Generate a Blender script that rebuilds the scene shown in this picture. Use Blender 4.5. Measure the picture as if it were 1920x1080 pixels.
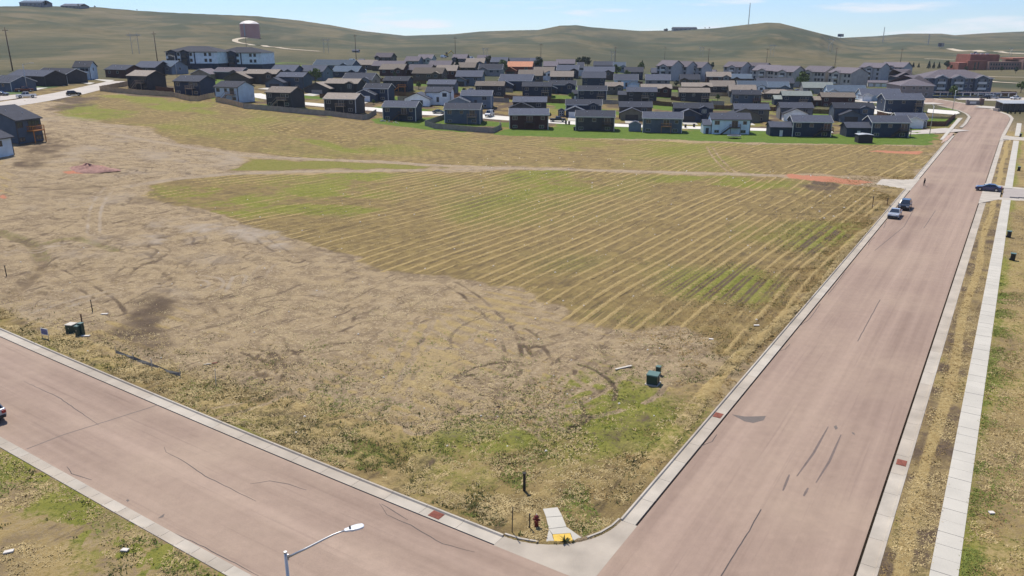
import bpy, bmesh, math, random
import numpy as np
from mathutils import Vector, Matrix
random.seed(7); RNG = np.random.default_rng(11)
for o in list(bpy.data.objects): bpy.data.objects.remove(o)
SC = bpy.context.scene
COL = SC.collection
R = math.radians

# ---------------------------------------------------------------- camera, sky, sun, exposure
F = 1450.0                       # focal length in photo pixels (1920 wide)
PITCH = math.atan(465.0 / F)     # the eye looks down by this much
EYE = 30.0                       # metres above the road
cam = bpy.data.cameras.new('camera'); cam.sensor_width = 36.0; cam.lens = F / 1920 * 36
cam.clip_start = 1.0; cam.clip_end = 20000
camo = bpy.data.objects.new('camera', cam); COL.objects.link(camo)
camo.location = (0, 0, EYE); camo.rotation_euler = (math.pi / 2 - PITCH, 0, 0)
SC.camera = camo

SUN_AZ, SUN_EL = R(-24), R(60)   # azimuth from +Y towards +X
world = bpy.data.worlds.new('World'); SC.world = world; world.use_nodes = True
wt = world.node_tree; wt.nodes.clear()
wo = wt.nodes.new('ShaderNodeOutputWorld'); bg = wt.nodes.new('ShaderNodeBackground')
sky = wt.nodes.new('ShaderNodeTexSky'); sky.sky_type = 'NISHITA'; sky.sun_disc = False
sky.sun_elevation = SUN_EL; sky.sun_rotation = SUN_AZ % (2 * math.pi)
sky.altitude = 1000; sky.air_density = 1.0; sky.dust_density = 0.0; sky.ozone_density = 2.5
tc = wt.nodes.new('ShaderNodeTexCoord')
# thin cumulus low over the horizon and faint cirrus higher up, all round the sky
mp = wt.nodes.new('ShaderNodeMapping'); mp.inputs['Scale'].default_value = (1.0, 1.0, 8.0)
mp.inputs['Location'].default_value = (0.35, 0.12, 0.0)
wt.links.new(tc.outputs['Generated'], mp.inputs['Vector'])
cn = wt.nodes.new('ShaderNodeTexNoise'); cn.inputs['Scale'].default_value = 6.5; cn.inputs['Detail'].default_value = 7; cn.inputs['Roughness'].default_value = 0.52
wt.links.new(mp.outputs['Vector'], cn.inputs['Vector'])
cr = wt.nodes.new('ShaderNodeMapRange'); cr.interpolation_type = 'SMOOTHSTEP'
cr.inputs['From Min'].default_value = 0.52; cr.inputs['From Max'].default_value = 0.68; cr.inputs['To Max'].default_value = 0.85
wt.links.new(cn.outputs['Fac'], cr.inputs['Value'])
cm = wt.nodes.new('ShaderNodeMix'); cm.data_type = 'RGBA'
wt.links.new(cr.outputs['Result'], cm.inputs['Factor'])
tint = wt.nodes.new('ShaderNodeMix'); tint.data_type = 'RGBA'; tint.blend_type = 'MULTIPLY'; tint.inputs['Factor'].default_value = 1.0
wt.links.new(sky.outputs['Color'], tint.inputs['A']); tint.inputs['B'].default_value = (0.73, 0.91, 1.22, 1)     # the air here is bluer than the model's
wt.links.new(tint.outputs['Result'], cm.inputs['A']); cm.inputs['B'].default_value = (8.2, 8.5, 9.0, 1)
bg.inputs['Strength'].default_value = 0.09
wt.links.new(cm.outputs['Result'], bg.inputs['Color']); wt.links.new(bg.outputs['Background'], wo.inputs['Surface'])

sun = bpy.data.lights.new('sun', 'SUN'); sun.energy = 4.6; sun.angle = R(0.5); sun.color = (1.0, 0.925, 0.80)
suno = bpy.data.objects.new('sun', sun); COL.objects.link(suno)
sd = Vector((math.sin(SUN_AZ) * math.cos(SUN_EL), math.cos(SUN_AZ) * math.cos(SUN_EL), math.sin(SUN_EL)))
suno.rotation_euler = sd.to_track_quat('Z', 'Y').to_euler(); suno.location = (0, 0, 80)
SC.view_settings.view_transform = 'Standard'; SC.view_settings.look = 'None'
SC.view_settings.exposure = 0.38; SC.view_settings.gamma = 1.0; SC.view_settings.use_curve_mapping = False

# ---------------------------------------------------------------- land form
CT, ST = math.cos(PITCH), math.sin(PITCH)
GX = np.array([-400, -250, -160, -110, -75, -45, -15, 10, 40, 75, 110, 160, 230, 400.])
GY = np.array([0, 60, 120, 180, 240, 270, 305, 345, 430, 520, 650.])
GZ = np.array([
 [9, 10, 11, 13, 15, 15.5, 16, 16.5, 17, 18, 20],
 [6, 7, 9, 12, 13.5, 14, 14.3, 15, 16, 16, 18],
 [4, 4.5, 7.5, 10, 11.4, 12, 12.3, 12.8, 14, 15, 17],
 [2.2, 2.6, 5, 7.7, 8.6, 9, 9.5, 10.5, 11, 13.5, 16],
 [1.1, 1.5, 2.5, 4.5, 5.2, 5.6, 6.5, 8.5, 11, 13, 16],
 [.4, .7, 1, 1.5, 1.5, 1.5, 3, 6.5, 10.5, 12.5, 16],
 [0, 0, 0, 0, 0, .3, 3.5, 5.8, 10, 12, 15],
 [0, 0, 0, 0, 0, 0, 2, 5, 9.5, 11.5, 14],
 [0, 0, 0, 0, 0, 0, .6, 3.2, 6.5, 10, 13],
 [0, 0, 0, 0, 0, 0, .2, 2.8, 5.5, 8, 11],
 [0, 0, 0, 0, 0, 0, .3, 1.5, 3, 4.5, 8],
 [0, 0, 0, 0, 0, 0, .2, .8, 2, 2, 5],
 [0, 0, 0, 0, 0, 0, 0, .5, 1.5, 1.5, 3],
 [0, 0, 0, 0, 0, 0, 0, 0, 1, 2, 3.]])
_gs = 5.0; _x0, _y0 = -450.0, -60.0
_nx, _ny = 180, 160
_xs = _x0 + _gs * np.arange(_nx); _ys = _y0 + _gs * np.arange(_ny)
_tmp = np.array([np.interp(_ys, GY, GZ[i]) for i in range(len(GX))])
_TG = np.array([np.interp(_xs, GX, _tmp[:, j]) for j in range(_ny)]).T
_k = np.exp(-0.5 * (np.arange(-6, 7) * _gs / 9.0) ** 2); _k /= _k.sum()
def _blur(a, ax):
    p = np.pad(a, [(6, 6) if i == ax else (0, 0) for i in (0, 1)], mode='edge'); out = np.zeros_like(a)
    for i, w in enumerate(_k):
        out += w * (p[i:i + a.shape[0], :] if ax == 0 else p[:, i:i + a.shape[1]])
    return out
_TG = _blur(_blur(_TG, 0), 1)
def T(x, y):
    """Height of the smooth land near the camera (arrays or numbers)."""
    fx = np.clip((np.asarray(x, float) - _x0) / _gs, 0, _nx - 1.001); fy = np.clip((np.asarray(y, float) - _y0) / _gs, 0, _ny - 1.001)
    i = fx.astype(int); j = fy.astype(int); a = fx - i; b = fy - j
    return (_TG[i, j] * (1 - a) + _TG[i + 1, j] * a) * (1 - b) + (_TG[i, j + 1] * (1 - a) + _TG[i + 1, j + 1] * a) * b

def vnoise(x, y, seed=0):
    xi = np.floor(x).astype(np.int64); yi = np.floor(y).astype(np.int64); fx = x - xi; fy = y - yi
    fx = fx * fx * (3 - 2 * fx); fy = fy * fy * (3 - 2 * fy)
    def h(a, b):
        n = (a * 374761393 + b * 668265263 + seed * 1442695041) & 0xffffffff
        n = ((n ^ (n >> 13)) * 1274126177) & 0xffffffff
        return ((n ^ (n >> 16)) & 0xffff) / 65535.0
    return (h(xi, yi) * (1 - fx) + h(xi + 1, yi) * fx) * (1 - fy) + (h(xi, yi + 1) * (1 - fx) + h(xi + 1, yi + 1) * fx) * fy
def fbm(x, y, seed=0, octv=4):
    s = 0; a = 0.5; t = 0
    for k in range(octv):
        s = s + a * vnoise(x, y, seed + k * 17); t += a; x = x * 2.03 + 13.7; y = y * 2.03 - 7.1; a *= 0.5
    return s / t
def sstep(a, b, x):
    t = np.clip((x - a) / (b - a), 0, 1); return t * t * (3 - 2 * t)

SKY = [(0, 12), (40, 11), (130, 12), (180, 13), (260, 20), (330, 24), (480, 30), (560, 38), (620, 47), (680, 58), (760, 67), (850, 64),
       (900, 59), (960, 57), (1010, 56), (1050, 48), (1080, 47), (1110, 51), (1200, 58), (1260, 57), (1340, 53), (1400, 46), (1440, 42),
       (1462, 43), (1490, 50), (1540, 63), (1575, 71), (1640, 68), (1700, 63), (1765, 63), (1790, 66), (1850, 62), (1920, 59)]
RD = [(0, 1500), (330, 1650), (620, 1900), (760, 2300), (900, 2200), (1050, 1900), (1200, 2000), (1340, 1900), (1440, 1700), (1540, 1700), (1640, 2700), (1920, 2900)]
def _azel(px, py):
    v = (py - 540) / F; h = (px - 960) / F; dy = CT - v * ST
    return math.atan2(h, dy), math.atan2(-(ST + v * CT), math.hypot(h, dy))
_a = [_azel(*p) for p in SKY]; SAZ = np.array([p[0] for p in _a]); SEL = np.array([p[1] for p in _a])
RAZ = np.array([_azel(p[0], 60)[0] for p in RD]); RR = np.array([p[1] for p in RD], float)
def hills(x, y):
    x = np.asarray(x, float); y = np.asarray(y, float)
    r = np.hypot(x, y); az = np.arctan2(x, y)
    rr = np.interp(az, RAZ, RR); el = np.interp(az, SAZ, SEL)
    zr = EYE + np.tan(el) * rr; base = T(x, y)
    t = np.clip((r - 620) / (rr - 620), 0, 1)
    S = t ** 1.75
    n = fbm(x / 260, y / 260, 5, 4) - 0.5
    gull = np.abs(fbm(x / 190 + 3, y / 190, 9, 3) - 0.5)
    add = S * (zr - base) + (n * 60 - gull * 70 + 10) * S * (1 - t) * 2.3
    beyond = np.clip((r - rr) / 900.0, 0, 1)
    add = add * (1 - 0.55 * beyond * beyond * (3 - 2 * beyond))
    return add
def land(x, y): return T(x, y) + hills(x, y)

def ray(px, py):
    v = (py - 540) / F; h = (px - 960) / F
    return h, CT - v * ST, -(ST + v * CT)
def at(px, py, dz=0.0):
    """The place on the land that the photograph shows at a pixel: x, y, z and its depth."""
    d = ray(px, py); z = np.geomspace(25, 4500, 1400)
    gap = EYE + d[2] * z - land(d[0] * z, d[1] * z) - dz
    k = int(np.argmax(gap < 0)) if (gap < 0).any() else len(z) - 1
    if k > 0:
        g0, g1 = gap[k - 1], gap[k]; zz = z[k - 1] + (z[k] - z[k - 1]) * g0 / (g0 - g1 + 1e-9)
    else: zz = z[0]
    return d[0] * zz, d[1] * zz, EYE + d[2] * zz, zz
UA = R(32.68); U = (math.sin(UA), math.cos(UA)); N = (-U[1], U[0])
def xy(s, t): return s * U[0] + t * N[0], s * U[1] + t * N[1]         # road co-ordinates: s along the avenue, t to its left
def st(x, y): return x * U[0] + y * U[1], x * N[0] + y * N[1]

# ---------------------------------------------------------------- helpers
def nodes_mat(name):
    m = bpy.data.materials.new(name); m.use_nodes = True; nt = m.node_tree
    return m, nt, nt.nodes['Principled BSDF']
def mat(name, col, rough=0.7, var=0.15, scale=1.5, bump=0.0, metal=0.0, bscale=None, spec=0.4):
    m, nt, b = nodes_mat(name)
    b.inputs['Roughness'].default_value = rough; b.inputs['Metallic'].default_value = metal; b.inputs['Specular IOR Level'].default_value = spec
    tcn = nt.nodes.new('ShaderNodeTexCoord'); n = nt.nodes.new('ShaderNodeTexNoise'); n.inputs['Scale'].default_value = scale; n.inputs['Detail'].default_value = 5
    nt.links.new(tcn.outputs['Object'], n.inputs['Vector'])
    r = nt.nodes.new('ShaderNodeValToRGB'); r.color_ramp.elements[0].position = 0.25; r.color_ramp.elements[1].position = 0.75
    r.color_ramp.elements[0].color = tuple(c * (1 - var) for c in col) + (1,); r.color_ramp.elements[1].color = tuple(min(1, c * (1 + var)) for c in col) + (1,)
    nt.links.new(n.outputs['Fac'], r.inputs['Fac']); nt.links.new(r.outputs['Color'], b.inputs['Base Color'])
    if bump:
        n2 = nt.nodes.new('ShaderNodeTexNoise'); n2.inputs['Scale'].default_value = bscale or scale * 6; nt.links.new(tcn.outputs['Object'], n2.inputs['Vector'])
        bp = nt.nodes.new('ShaderNodeBump'); bp.inputs['Strength'].default_value = bump; bp.inputs['Distance'].default_value = 0.05
        nt.links.new(n2.outputs['Fac'], bp.inputs['Height']); nt.links.new(bp.outputs['Normal'], b.inputs['Normal'])
    return m
def own_shade(nt, b, amount):
    """Each object wears its material a little lighter or darker."""
    lk = b.inputs['Base Color'].links[0]; src = lk.from_socket; oi = nt.nodes.new('ShaderNodeObjectInfo'); mr = nt.nodes.new('ShaderNodeMapRange'); mr.inputs['To Min'].default_value = 1 - amount; mr.inputs['To Max'].default_value = 1 + amount
    nt.links.new(oi.outputs['Random'], mr.inputs['Value']); mx = nt.nodes.new('ShaderNodeVectorMath'); mx.operation = 'SCALE'; nt.links.new(src, mx.inputs[0]); nt.links.new(mr.outputs['Result'], mx.inputs['Scale']); nt.links.new(mx.outputs['Vector'], b.inputs['Base Color'])
def siding(name, col):
    m, nt, b = nodes_mat(name); b.inputs['Roughness'].default_value = 0.75; b.inputs['Specular IOR Level'].default_value = 0.25
    g = nt.nodes.new('ShaderNodeTexCoord'); sp = nt.nodes.new('ShaderNodeSeparateXYZ'); nt.links.new(g.outputs['Object'], sp.inputs[0])
    mu = nt.nodes.new('ShaderNodeMath'); mu.operation = 'MULTIPLY'; mu.inputs[1].default_value = 5.0; nt.links.new(sp.outputs['Z'], mu.inputs[0])
    fr = nt.nodes.new('ShaderNodeMath'); fr.operation = 'FRACT'; nt.links.new(mu.outputs[0], fr.inputs[0])
    bp = nt.nodes.new('ShaderNodeBump'); bp.inputs['Strength'].default_value = 0.5; bp.inputs['Distance'].default_value = 0.03
    nt.links.new(fr.outputs[0], bp.inputs['Height']); nt.links.new(bp.outputs['Normal'], b.inputs['Normal'])
    n = nt.nodes.new('ShaderNodeTexNoise'); n.inputs['Scale'].default_value = 0.6; n.inputs['Detail'].default_value = 4; nt.links.new(g.outputs['Object'], n.inputs['Vector'])
    r = nt.nodes.new('ShaderNodeValToRGB'); r.color_ramp.elements[0].position = 0.3; r.color_ramp.elements[1].position = 0.7
    r.color_ramp.elements[0].color = tuple(c * 0.86 for c in col) + (1,); r.color_ramp.elements[1].color = tuple(min(1, c * 1.12) for c in col) + (1,)
    nt.links.new(n.outputs['Fac'], r.inputs['Fac']); nt.links.new(r.outputs['Color'], b.inputs['Base Color'])
    return m

class MB:
    """Collects shapes and links them as ONE mesh object."""
    def __init__(s): s.v = []; s.f = []; s.mi = []; s.cur = 0
    def add(s, vs, fs):
        o = len(s.v); s.v += [tuple(p) for p in vs]; s.f += [tuple(i + o for i in f) for f in fs]; s.mi += [s.cur] * len(fs); return s
    def box(s, x0, x1, y0, y1, z0, z1):
        return s.add([(x0, y0, z0), (x1, y0, z0), (x1, y1, z0), (x0, y1, z0), (x0, y0, z1), (x1, y0, z1), (x1, y1, z1), (x0, y1, z1)],
                     [(0, 3, 2, 1), (4, 5, 6, 7), (0, 1, 5, 4), (1, 2, 6, 5), (2, 3, 7, 6), (3, 0, 4, 7)])
    def prism(s, poly, a, b, axis='x'):
        """A polygon in the plane across an axis, run from a to b along that axis ('x': (y,z), 'y': (x,z), 'z': (x,y))."""
        n = len(poly)
        def p(q, w): return (w, q[0], q[1]) if axis == 'x' else (q[0], w, q[1]) if axis == 'y' else (q[0], q[1], w)
        fs = [tuple(range(n)), tuple(range(2 * n - 1, n - 1, -1))] + [(i, i + n, (i + 1) % n + n, (i + 1) % n) for i in range(n)]
        return s.add([p(q, a) for q in poly] + [p(q, b) for q in poly], fs)
    def bar(s, p, q, w, h=None):
        """A rectangular bar from p to q."""
        p = Vector(p); q = Vector(q); h = h or w; d = (q - p).normalized()
        side = d.cross(Vector((0, 0, 1)));
        if side.length < 1e-4: side = Vector((1, 0, 0))
        side.normalize(); up = side.cross(d); vs = []
        for e in (p, q):
            for a, b in ((-1, -1), (1, -1), (1, 1), (-1, 1)): vs.append(e + side * a * w / 2 + up * b * h / 2)
        return s.add(vs, [(0, 3, 2, 1), (4, 5, 6, 7), (0, 1, 5, 4), (1, 2, 6, 5), (2, 3, 7, 6), (3, 0, 4, 7)])
    def tube(s, pts, rad, n=8):
        pts = [Vector(p) for p in pts]; rad = rad if hasattr(rad, '__len__') else [rad] * len(pts); o = []; k = len(pts)
        for i, p in enumerate(pts):
            d = (pts[min(i + 1, k - 1)] - pts[max(i - 1, 0)]).normalized(); a = d.orthogonal().normalized() if abs(d.z) < 0.99 else Vector((1, 0, 0))
            if abs(d.z) < 0.99: a = d.cross(Vector((0, 0, 1))).normalized()
            b = d.cross(a)
            for j in range(n):
                t = 2 * math.pi * j / n; o.append(p + a * math.cos(t) * rad[i] + b * math.sin(t) * rad[i])
        fs = [(i * n + j, i * n + (j + 1) % n, (i + 1) * n + (j + 1) % n, (i + 1) * n + j) for i in range(k - 1) for j in range(n)]
        fs += [tuple(range(n - 1, -1, -1)), tuple((k - 1) * n + j for j in range(n))]
        return s.add(o, fs)
    def build(s, name, mats, parent=None, smooth=False, bevel=0.0):
        me = bpy.data.meshes.new(name); me.from_pydata(s.v, [], s.f)
        for m in (mats if isinstance(mats, (list, tuple)) else [mats]): me.materials.append(m)
        if any(s.mi): me.polygons.foreach_set('material_index', s.mi)
        bm = bmesh.new(); bm.from_mesh(me)
        if bevel: bmesh.ops.bevel(bm, geom=bm.edges[:], offset=bevel, segments=2, affect='EDGES', profile=0.6, clamp_overlap=True)
        bmesh.ops.recalc_face_normals(bm, faces=bm.faces[:]); bm.to_mesh(me); bm.free()
        if smooth: me.polygons.foreach_set('use_smooth', [True] * len(me.polygons))
        o = bpy.data.objects.new(name, me); COL.objects.link(o)
        if parent: o.parent = parent
        return o
def tag(o, label=None, cat=None, group=None, kind=None):
    if label: o['label'] = label
    if cat: o['category'] = cat
    if group: o['group'] = group
    if kind: o['kind'] = kind
    return o
def empty(name, loc, rz=0.0, label=None, cat=None, group=None, kind=None):
    o = bpy.data.objects.new(name, None); COL.objects.link(o); o.location = loc; o.rotation_euler = (0, 0, rz); o.empty_display_size = 0.5
    return tag(o, label, cat, group, kind)
def copy_tree(o, parent=None):
    c = o.copy(); COL.objects.link(c); c.parent = parent
    for ch in list(o.children): copy_tree(ch, c)
    return c
def link_mesh(name, verts, faces, m, parent=None):
    """Arrays of vertices (n,3) and faces (m,k) as one mesh object, fast."""
    me = bpy.data.meshes.new(name); n, k = faces.shape
    me.vertices.add(len(verts)); me.vertices.foreach_set('co', np.ascontiguousarray(verts, np.float32).ravel())
    me.loops.add(n * k); me.loops.foreach_set('vertex_index', np.ascontiguousarray(faces, np.int32).ravel())
    me.polygons.add(n); me.polygons.foreach_set('loop_start', np.arange(0, n * k, k, dtype=np.int32))
    try: me.polygons.foreach_set('loop_total', np.full(n, k, np.int32))
    except Exception: pass
    me.materials.append(m); me.update(calc_edges=True); me.validate()
    o = bpy.data.objects.new(name, me); COL.objects.link(o)
    if parent: o.parent = parent
    return o
# ---------------------------------------------------------------- the ground: one sheet from under the camera to the horizon
def sdf(x, y, poly):
    """Signed distance to a polygon, negative inside."""
    d = np.full(x.shape, 1e9); ins = np.zeros(x.shape, bool); n = len(poly)
    for i in range(n):
        ax, ay = poly[i]; bx, by = poly[(i + 1) % n]; ex, ey = bx - ax, by - ay
        wx, wy = x - ax, y - ay; t = np.clip((wx * ex + wy * ey) / (ex * ex + ey * ey + 1e-12), 0, 1)
        d = np.minimum(d, (wx - ex * t) ** 2 + (wy - ey * t) ** 2)
        c = ((ay > y) != (by > y)) & (x < (bx - ax) * (y - ay) / (by - ay + 1e-12) + ax); ins ^= c
    d = np.sqrt(d); return np.where(ins, -d, d)
def track_d(x, y, pts):
    """Distance to a line, cut off square at its two ends."""
    d = np.full(x.shape, 1e9); n = len(pts) - 1
    for i, ((ax, ay), (bx, by)) in enumerate(zip(pts[:-1], pts[1:])):
        ex, ey = bx - ax, by - ay; wx, wy = x - ax, y - ay; t = (wx * ex + wy * ey) / (ex * ex + ey * ey + 1e-12); c = np.clip(t, 0, 1)
        q = (wx - ex * c) ** 2 + (wy - ey * c) ** 2
        if i == 0: q = np.where(t < 0, 1e9, q)
        if i == n - 1: q = np.where(t > 1, 1e9, q)
        d = np.minimum(d, q)
    return np.sqrt(d)
def smooth_line(pts, k=3):
    for _ in range(k):
        q = [pts[0]]
        for a, b in zip(pts[:-1], pts[1:]): q += [(a[0] * .75 + b[0] * .25, a[1] * .75 + b[1] * .25), (a[0] * .25 + b[0] * .75, a[1] * .25 + b[1] * .75)]
        pts = q + [pts[-1]]
    return pts
def P(*pts): return [at(px, py)[:2] for px, py in pts]
def line_d(x, y, pts):
    d = np.full(x.shape, 1e9)
    for (ax, ay), (bx, by) in zip(pts[:-1], pts[1:]):
        ex, ey = bx - ax, by - ay; wx, wy = x - ax, y - ay
        t = np.clip((wx * ex + wy * ey) / (ex * ex + ey * ey + 1e-12), 0, 1)
        d = np.minimum(d, (wx - ex * t) ** 2 + (wy - ey * t) ** 2)
    return np.sqrt(d)

# kerb lines in road co-ordinates
ARC = [(40.6 - 5.5 * math.cos(a), 23.1 - 5.5 * math.sin(a)) for a in [R(90) * k / 12 for k in range(13)]]   # corner, from the side street round to the avenue
CURVE_L = [(300, 16.4), (340, 15.6), (369, 15.9), (382, 17.6), (397, 21.7), (420, 32), (440, 50), (455, 80), (462, 120)]
CURVE_R = [(300, 3.6), (352, 2.8), (372, 2.5), (387, 3.9), (408, 9.6), (427, 16.7), (440, 24.4), (465, 41), (480, 75), (488, 120)]
FOOT = ([(-60, 2.5), (280, 2.5)] + [(s, t - 1.2) for s, t in CURVE_R] + [(s, t + 1.2) for s, t in reversed(CURVE_L)] + [(280, 17.6)] + list(reversed(ARC)) +
        [(35.05, 140), (22.9, 140), (22.9, 23), (17.6, 17.6), (-60, 17.6)])
FOOT_XY = [xy(s, t) for s, t in FOOT]
MOUTH_L = [(181.2, 17.4), (182.4, 19.5), (184, 23.7), (192.1, 23.7), (193.3, 19.5), (195.8, 17.4)]
MOUTH_R = [(172.5, 3.0), (178.7, .5), (179.8, -4), (179.8, -60), (196.1, -60), (196.1, -1), (196.8, 1.2), (198.2, 3.0)]
MOUTH_F = [(288.3, 3.2), (292.2, .4), (292.2, -60), (302.8, -60), (302.8, .4), (306.7, 3.2)]

# outlines of the land's covers, taken from the photograph and set down on the land
FIELD = P((262, 347), (400, 330), (700, 323), (960, 319), (1300, 328), (1500, 334), (1640, 352), (1668, 372), (1640, 405), (1560, 500), (1480, 590), (1400, 660), (1300, 628),
          (1200, 622), (1120, 612), (1060, 590), (960, 548), (880, 522), (800, 520), (720, 505), (640, 478), (540, 452), (470, 430), (420, 410), (345, 392), (290, 368))
UPPER = P((95, 212), (180, 178), (250, 180), (370, 190), (520, 212), (690, 232), (930, 252), (1300, 268), (1700, 274), (1762, 278), (1700, 335), (1640, 333), (1500, 328), (1300, 322),
          (1000, 314), (700, 300), (560, 294), (450, 287), (330, 266), (260, 240), (160, 222))
MIDGRASS = P((425, 322), (470, 300), (560, 300), (700, 305), (860, 314), (700, 317), (560, 319))
LAWN = P((925, 252), (940, 243), (1060, 236), (1180, 243), (1330, 246), (1440, 244), (1560, 252), (1720, 240), (1762, 255), (1740, 272), (1600, 272), (1440, 268), (1250, 262), (1080, 259), (980, 256))
SALT = P((275, 440), (300, 400), (350, 388), (430, 412), (520, 440), (620, 490), (560, 485), (470, 460), (420, 450), (360, 462), (300, 458))
SALT2 = P((560, 532), (640, 540), (770, 570), (740, 590), (650, 570), (580, 552))
BROWN = [P((88, 206), (130, 186), (192, 178), (205, 186), (150, 200), (110, 212)), P((185, 650), (215, 600), (300, 560), (330, 580), (310, 610), (420, 660), (400, 700), (330, 680), (240, 680)), P((130, 600), (210, 590), (205, 603), (150, 610)), P((0, 250), (60, 240), (130, 262), (120, 285), (60, 318), (0, 318)),
         P((250, 345), (300, 372), (350, 400), (320, 402), (270, 380)), P((1545, 330), (1600, 360), (1560, 365), (1500, 350))]
RED = [P((1480, 327), (1560, 331), (1640, 343), (1600, 346), (1520, 340), (1470, 331)), P((120, 322), (150, 314), (190, 310), (205, 318), (190, 326), (130, 326)), P((0, 358), (14, 364), (10, 374), (0, 372)),
       P((1620, 284), (1660, 283), (1730, 285), (1728, 290), (1660, 288))]
GREEN = [P((270, 348), (420, 335), (700, 330), (760, 350), (690, 380), (600, 400), (480, 390), (380, 385), (310, 370)), P((960, 330), (1060, 320), (1130, 335), (1060, 360), (960, 370)),
         P((1230, 328), (1420, 330), (1430, 350), (1330, 345), (1240, 342)), P((110, 205), (170, 196), (240, 210), (180, 222), (120, 218)), P((230, 178), (330, 188), (430, 200), (420, 215), (300, 205)),
         P((600, 262), (660, 270), (700, 276), (640, 282)), P((1240, 660), (1330, 640), (1360, 700), (1240, 800), (1180, 900), (1080, 960), (1000, 930), (940, 850), (1080, 790), (1180, 700)),
         P((1570, 425), (1610, 410), (1630, 430), (1590, 460)), P((1040, 275), (1130, 278), (1150, 288), (1040, 290))]
BARE_L = P((0, 225), (95, 212), (260, 240), (330, 266), (450, 287), (425, 322), (262, 347), (290, 368), (420, 410), (470, 430), (640, 478), (560, 520), (400, 560), (200, 600), (0, 600))
TRACK1 = P((200, 250), (300, 268), (450, 292), (560, 298), (700, 303), (880, 313), (960, 316), (1200, 322), (1400, 328), (1510, 332), (1650, 345), (1692, 350))
TRACK2 = P((240, 350), (330, 336), (430, 327), (560, 322), (700, 320.5), (860, 318), (960, 316.5))
HOLLOW = P((548, 246), (590, 256), (625, 268), (668, 279))
EDGE = P((262, 350), (290, 366), (345, 391), (420, 411), (470, 430), (540, 452), (640, 478), (700, 505), (800, 522), (880, 530))
GULLY = P((0, 435), (60, 458), (78, 480), (76, 505), (52, 530), (12, 558))
GULLY2 = P((78, 462), (110, 450), (145, 448), (215, 470))
TYRES_PALE = [P((647, 760), (690, 680), (730, 620), (760, 568), (772, 545)), P((700, 780), (745, 690), (800, 600)), P((205, 352), (176, 392), (176, 440)), P((1000, 800), (1060, 760), (1120, 730), (1170, 690)),
              P((880, 715), (960, 742), (1020, 760), (1065, 800)), P((1030, 700), (1002, 748), (1015, 785)), P((780, 806), (850, 788), (940, 772), (1020, 758), (1100, 738)), P((950, 775), (985, 700), (1000, 655)),
              P((430, 570), (440, 540), (450, 520)), P((1330, 275), (1345, 300), (1380, 330))]
TYRES_DARK = [P((222, 528), (236, 505), (262, 494), (290, 488)), P((310, 536), (320, 508), (345, 494)), P((340, 436), (378, 444), (372, 456)), P((290, 462), (312, 470), (296, 482)), P((1005, 655), (1030, 690), (1062, 698)),
              P((940, 610), (958, 640), (965, 680), (958, 700)), P((978, 622), (1002, 640), (990, 650), (1060, 632), (1085, 628)), P((500, 668), (521, 682), (524, 705), (505, 725)), P((470, 660), (496, 668), (500, 700)), P((540, 665), (552, 690)),
              P((840, 530), (880, 552), (930, 600)), P((870, 710), (905, 735), (980, 745)), P((480, 440), (520, 470), (560, 490)), P((90, 500), (200, 560), (220, 590)), P((400, 560), (425, 590)), P((240, 350), (120, 352), (20, 356)), P((210, 318), (270, 316), (262, 326), (230, 332))]

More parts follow.
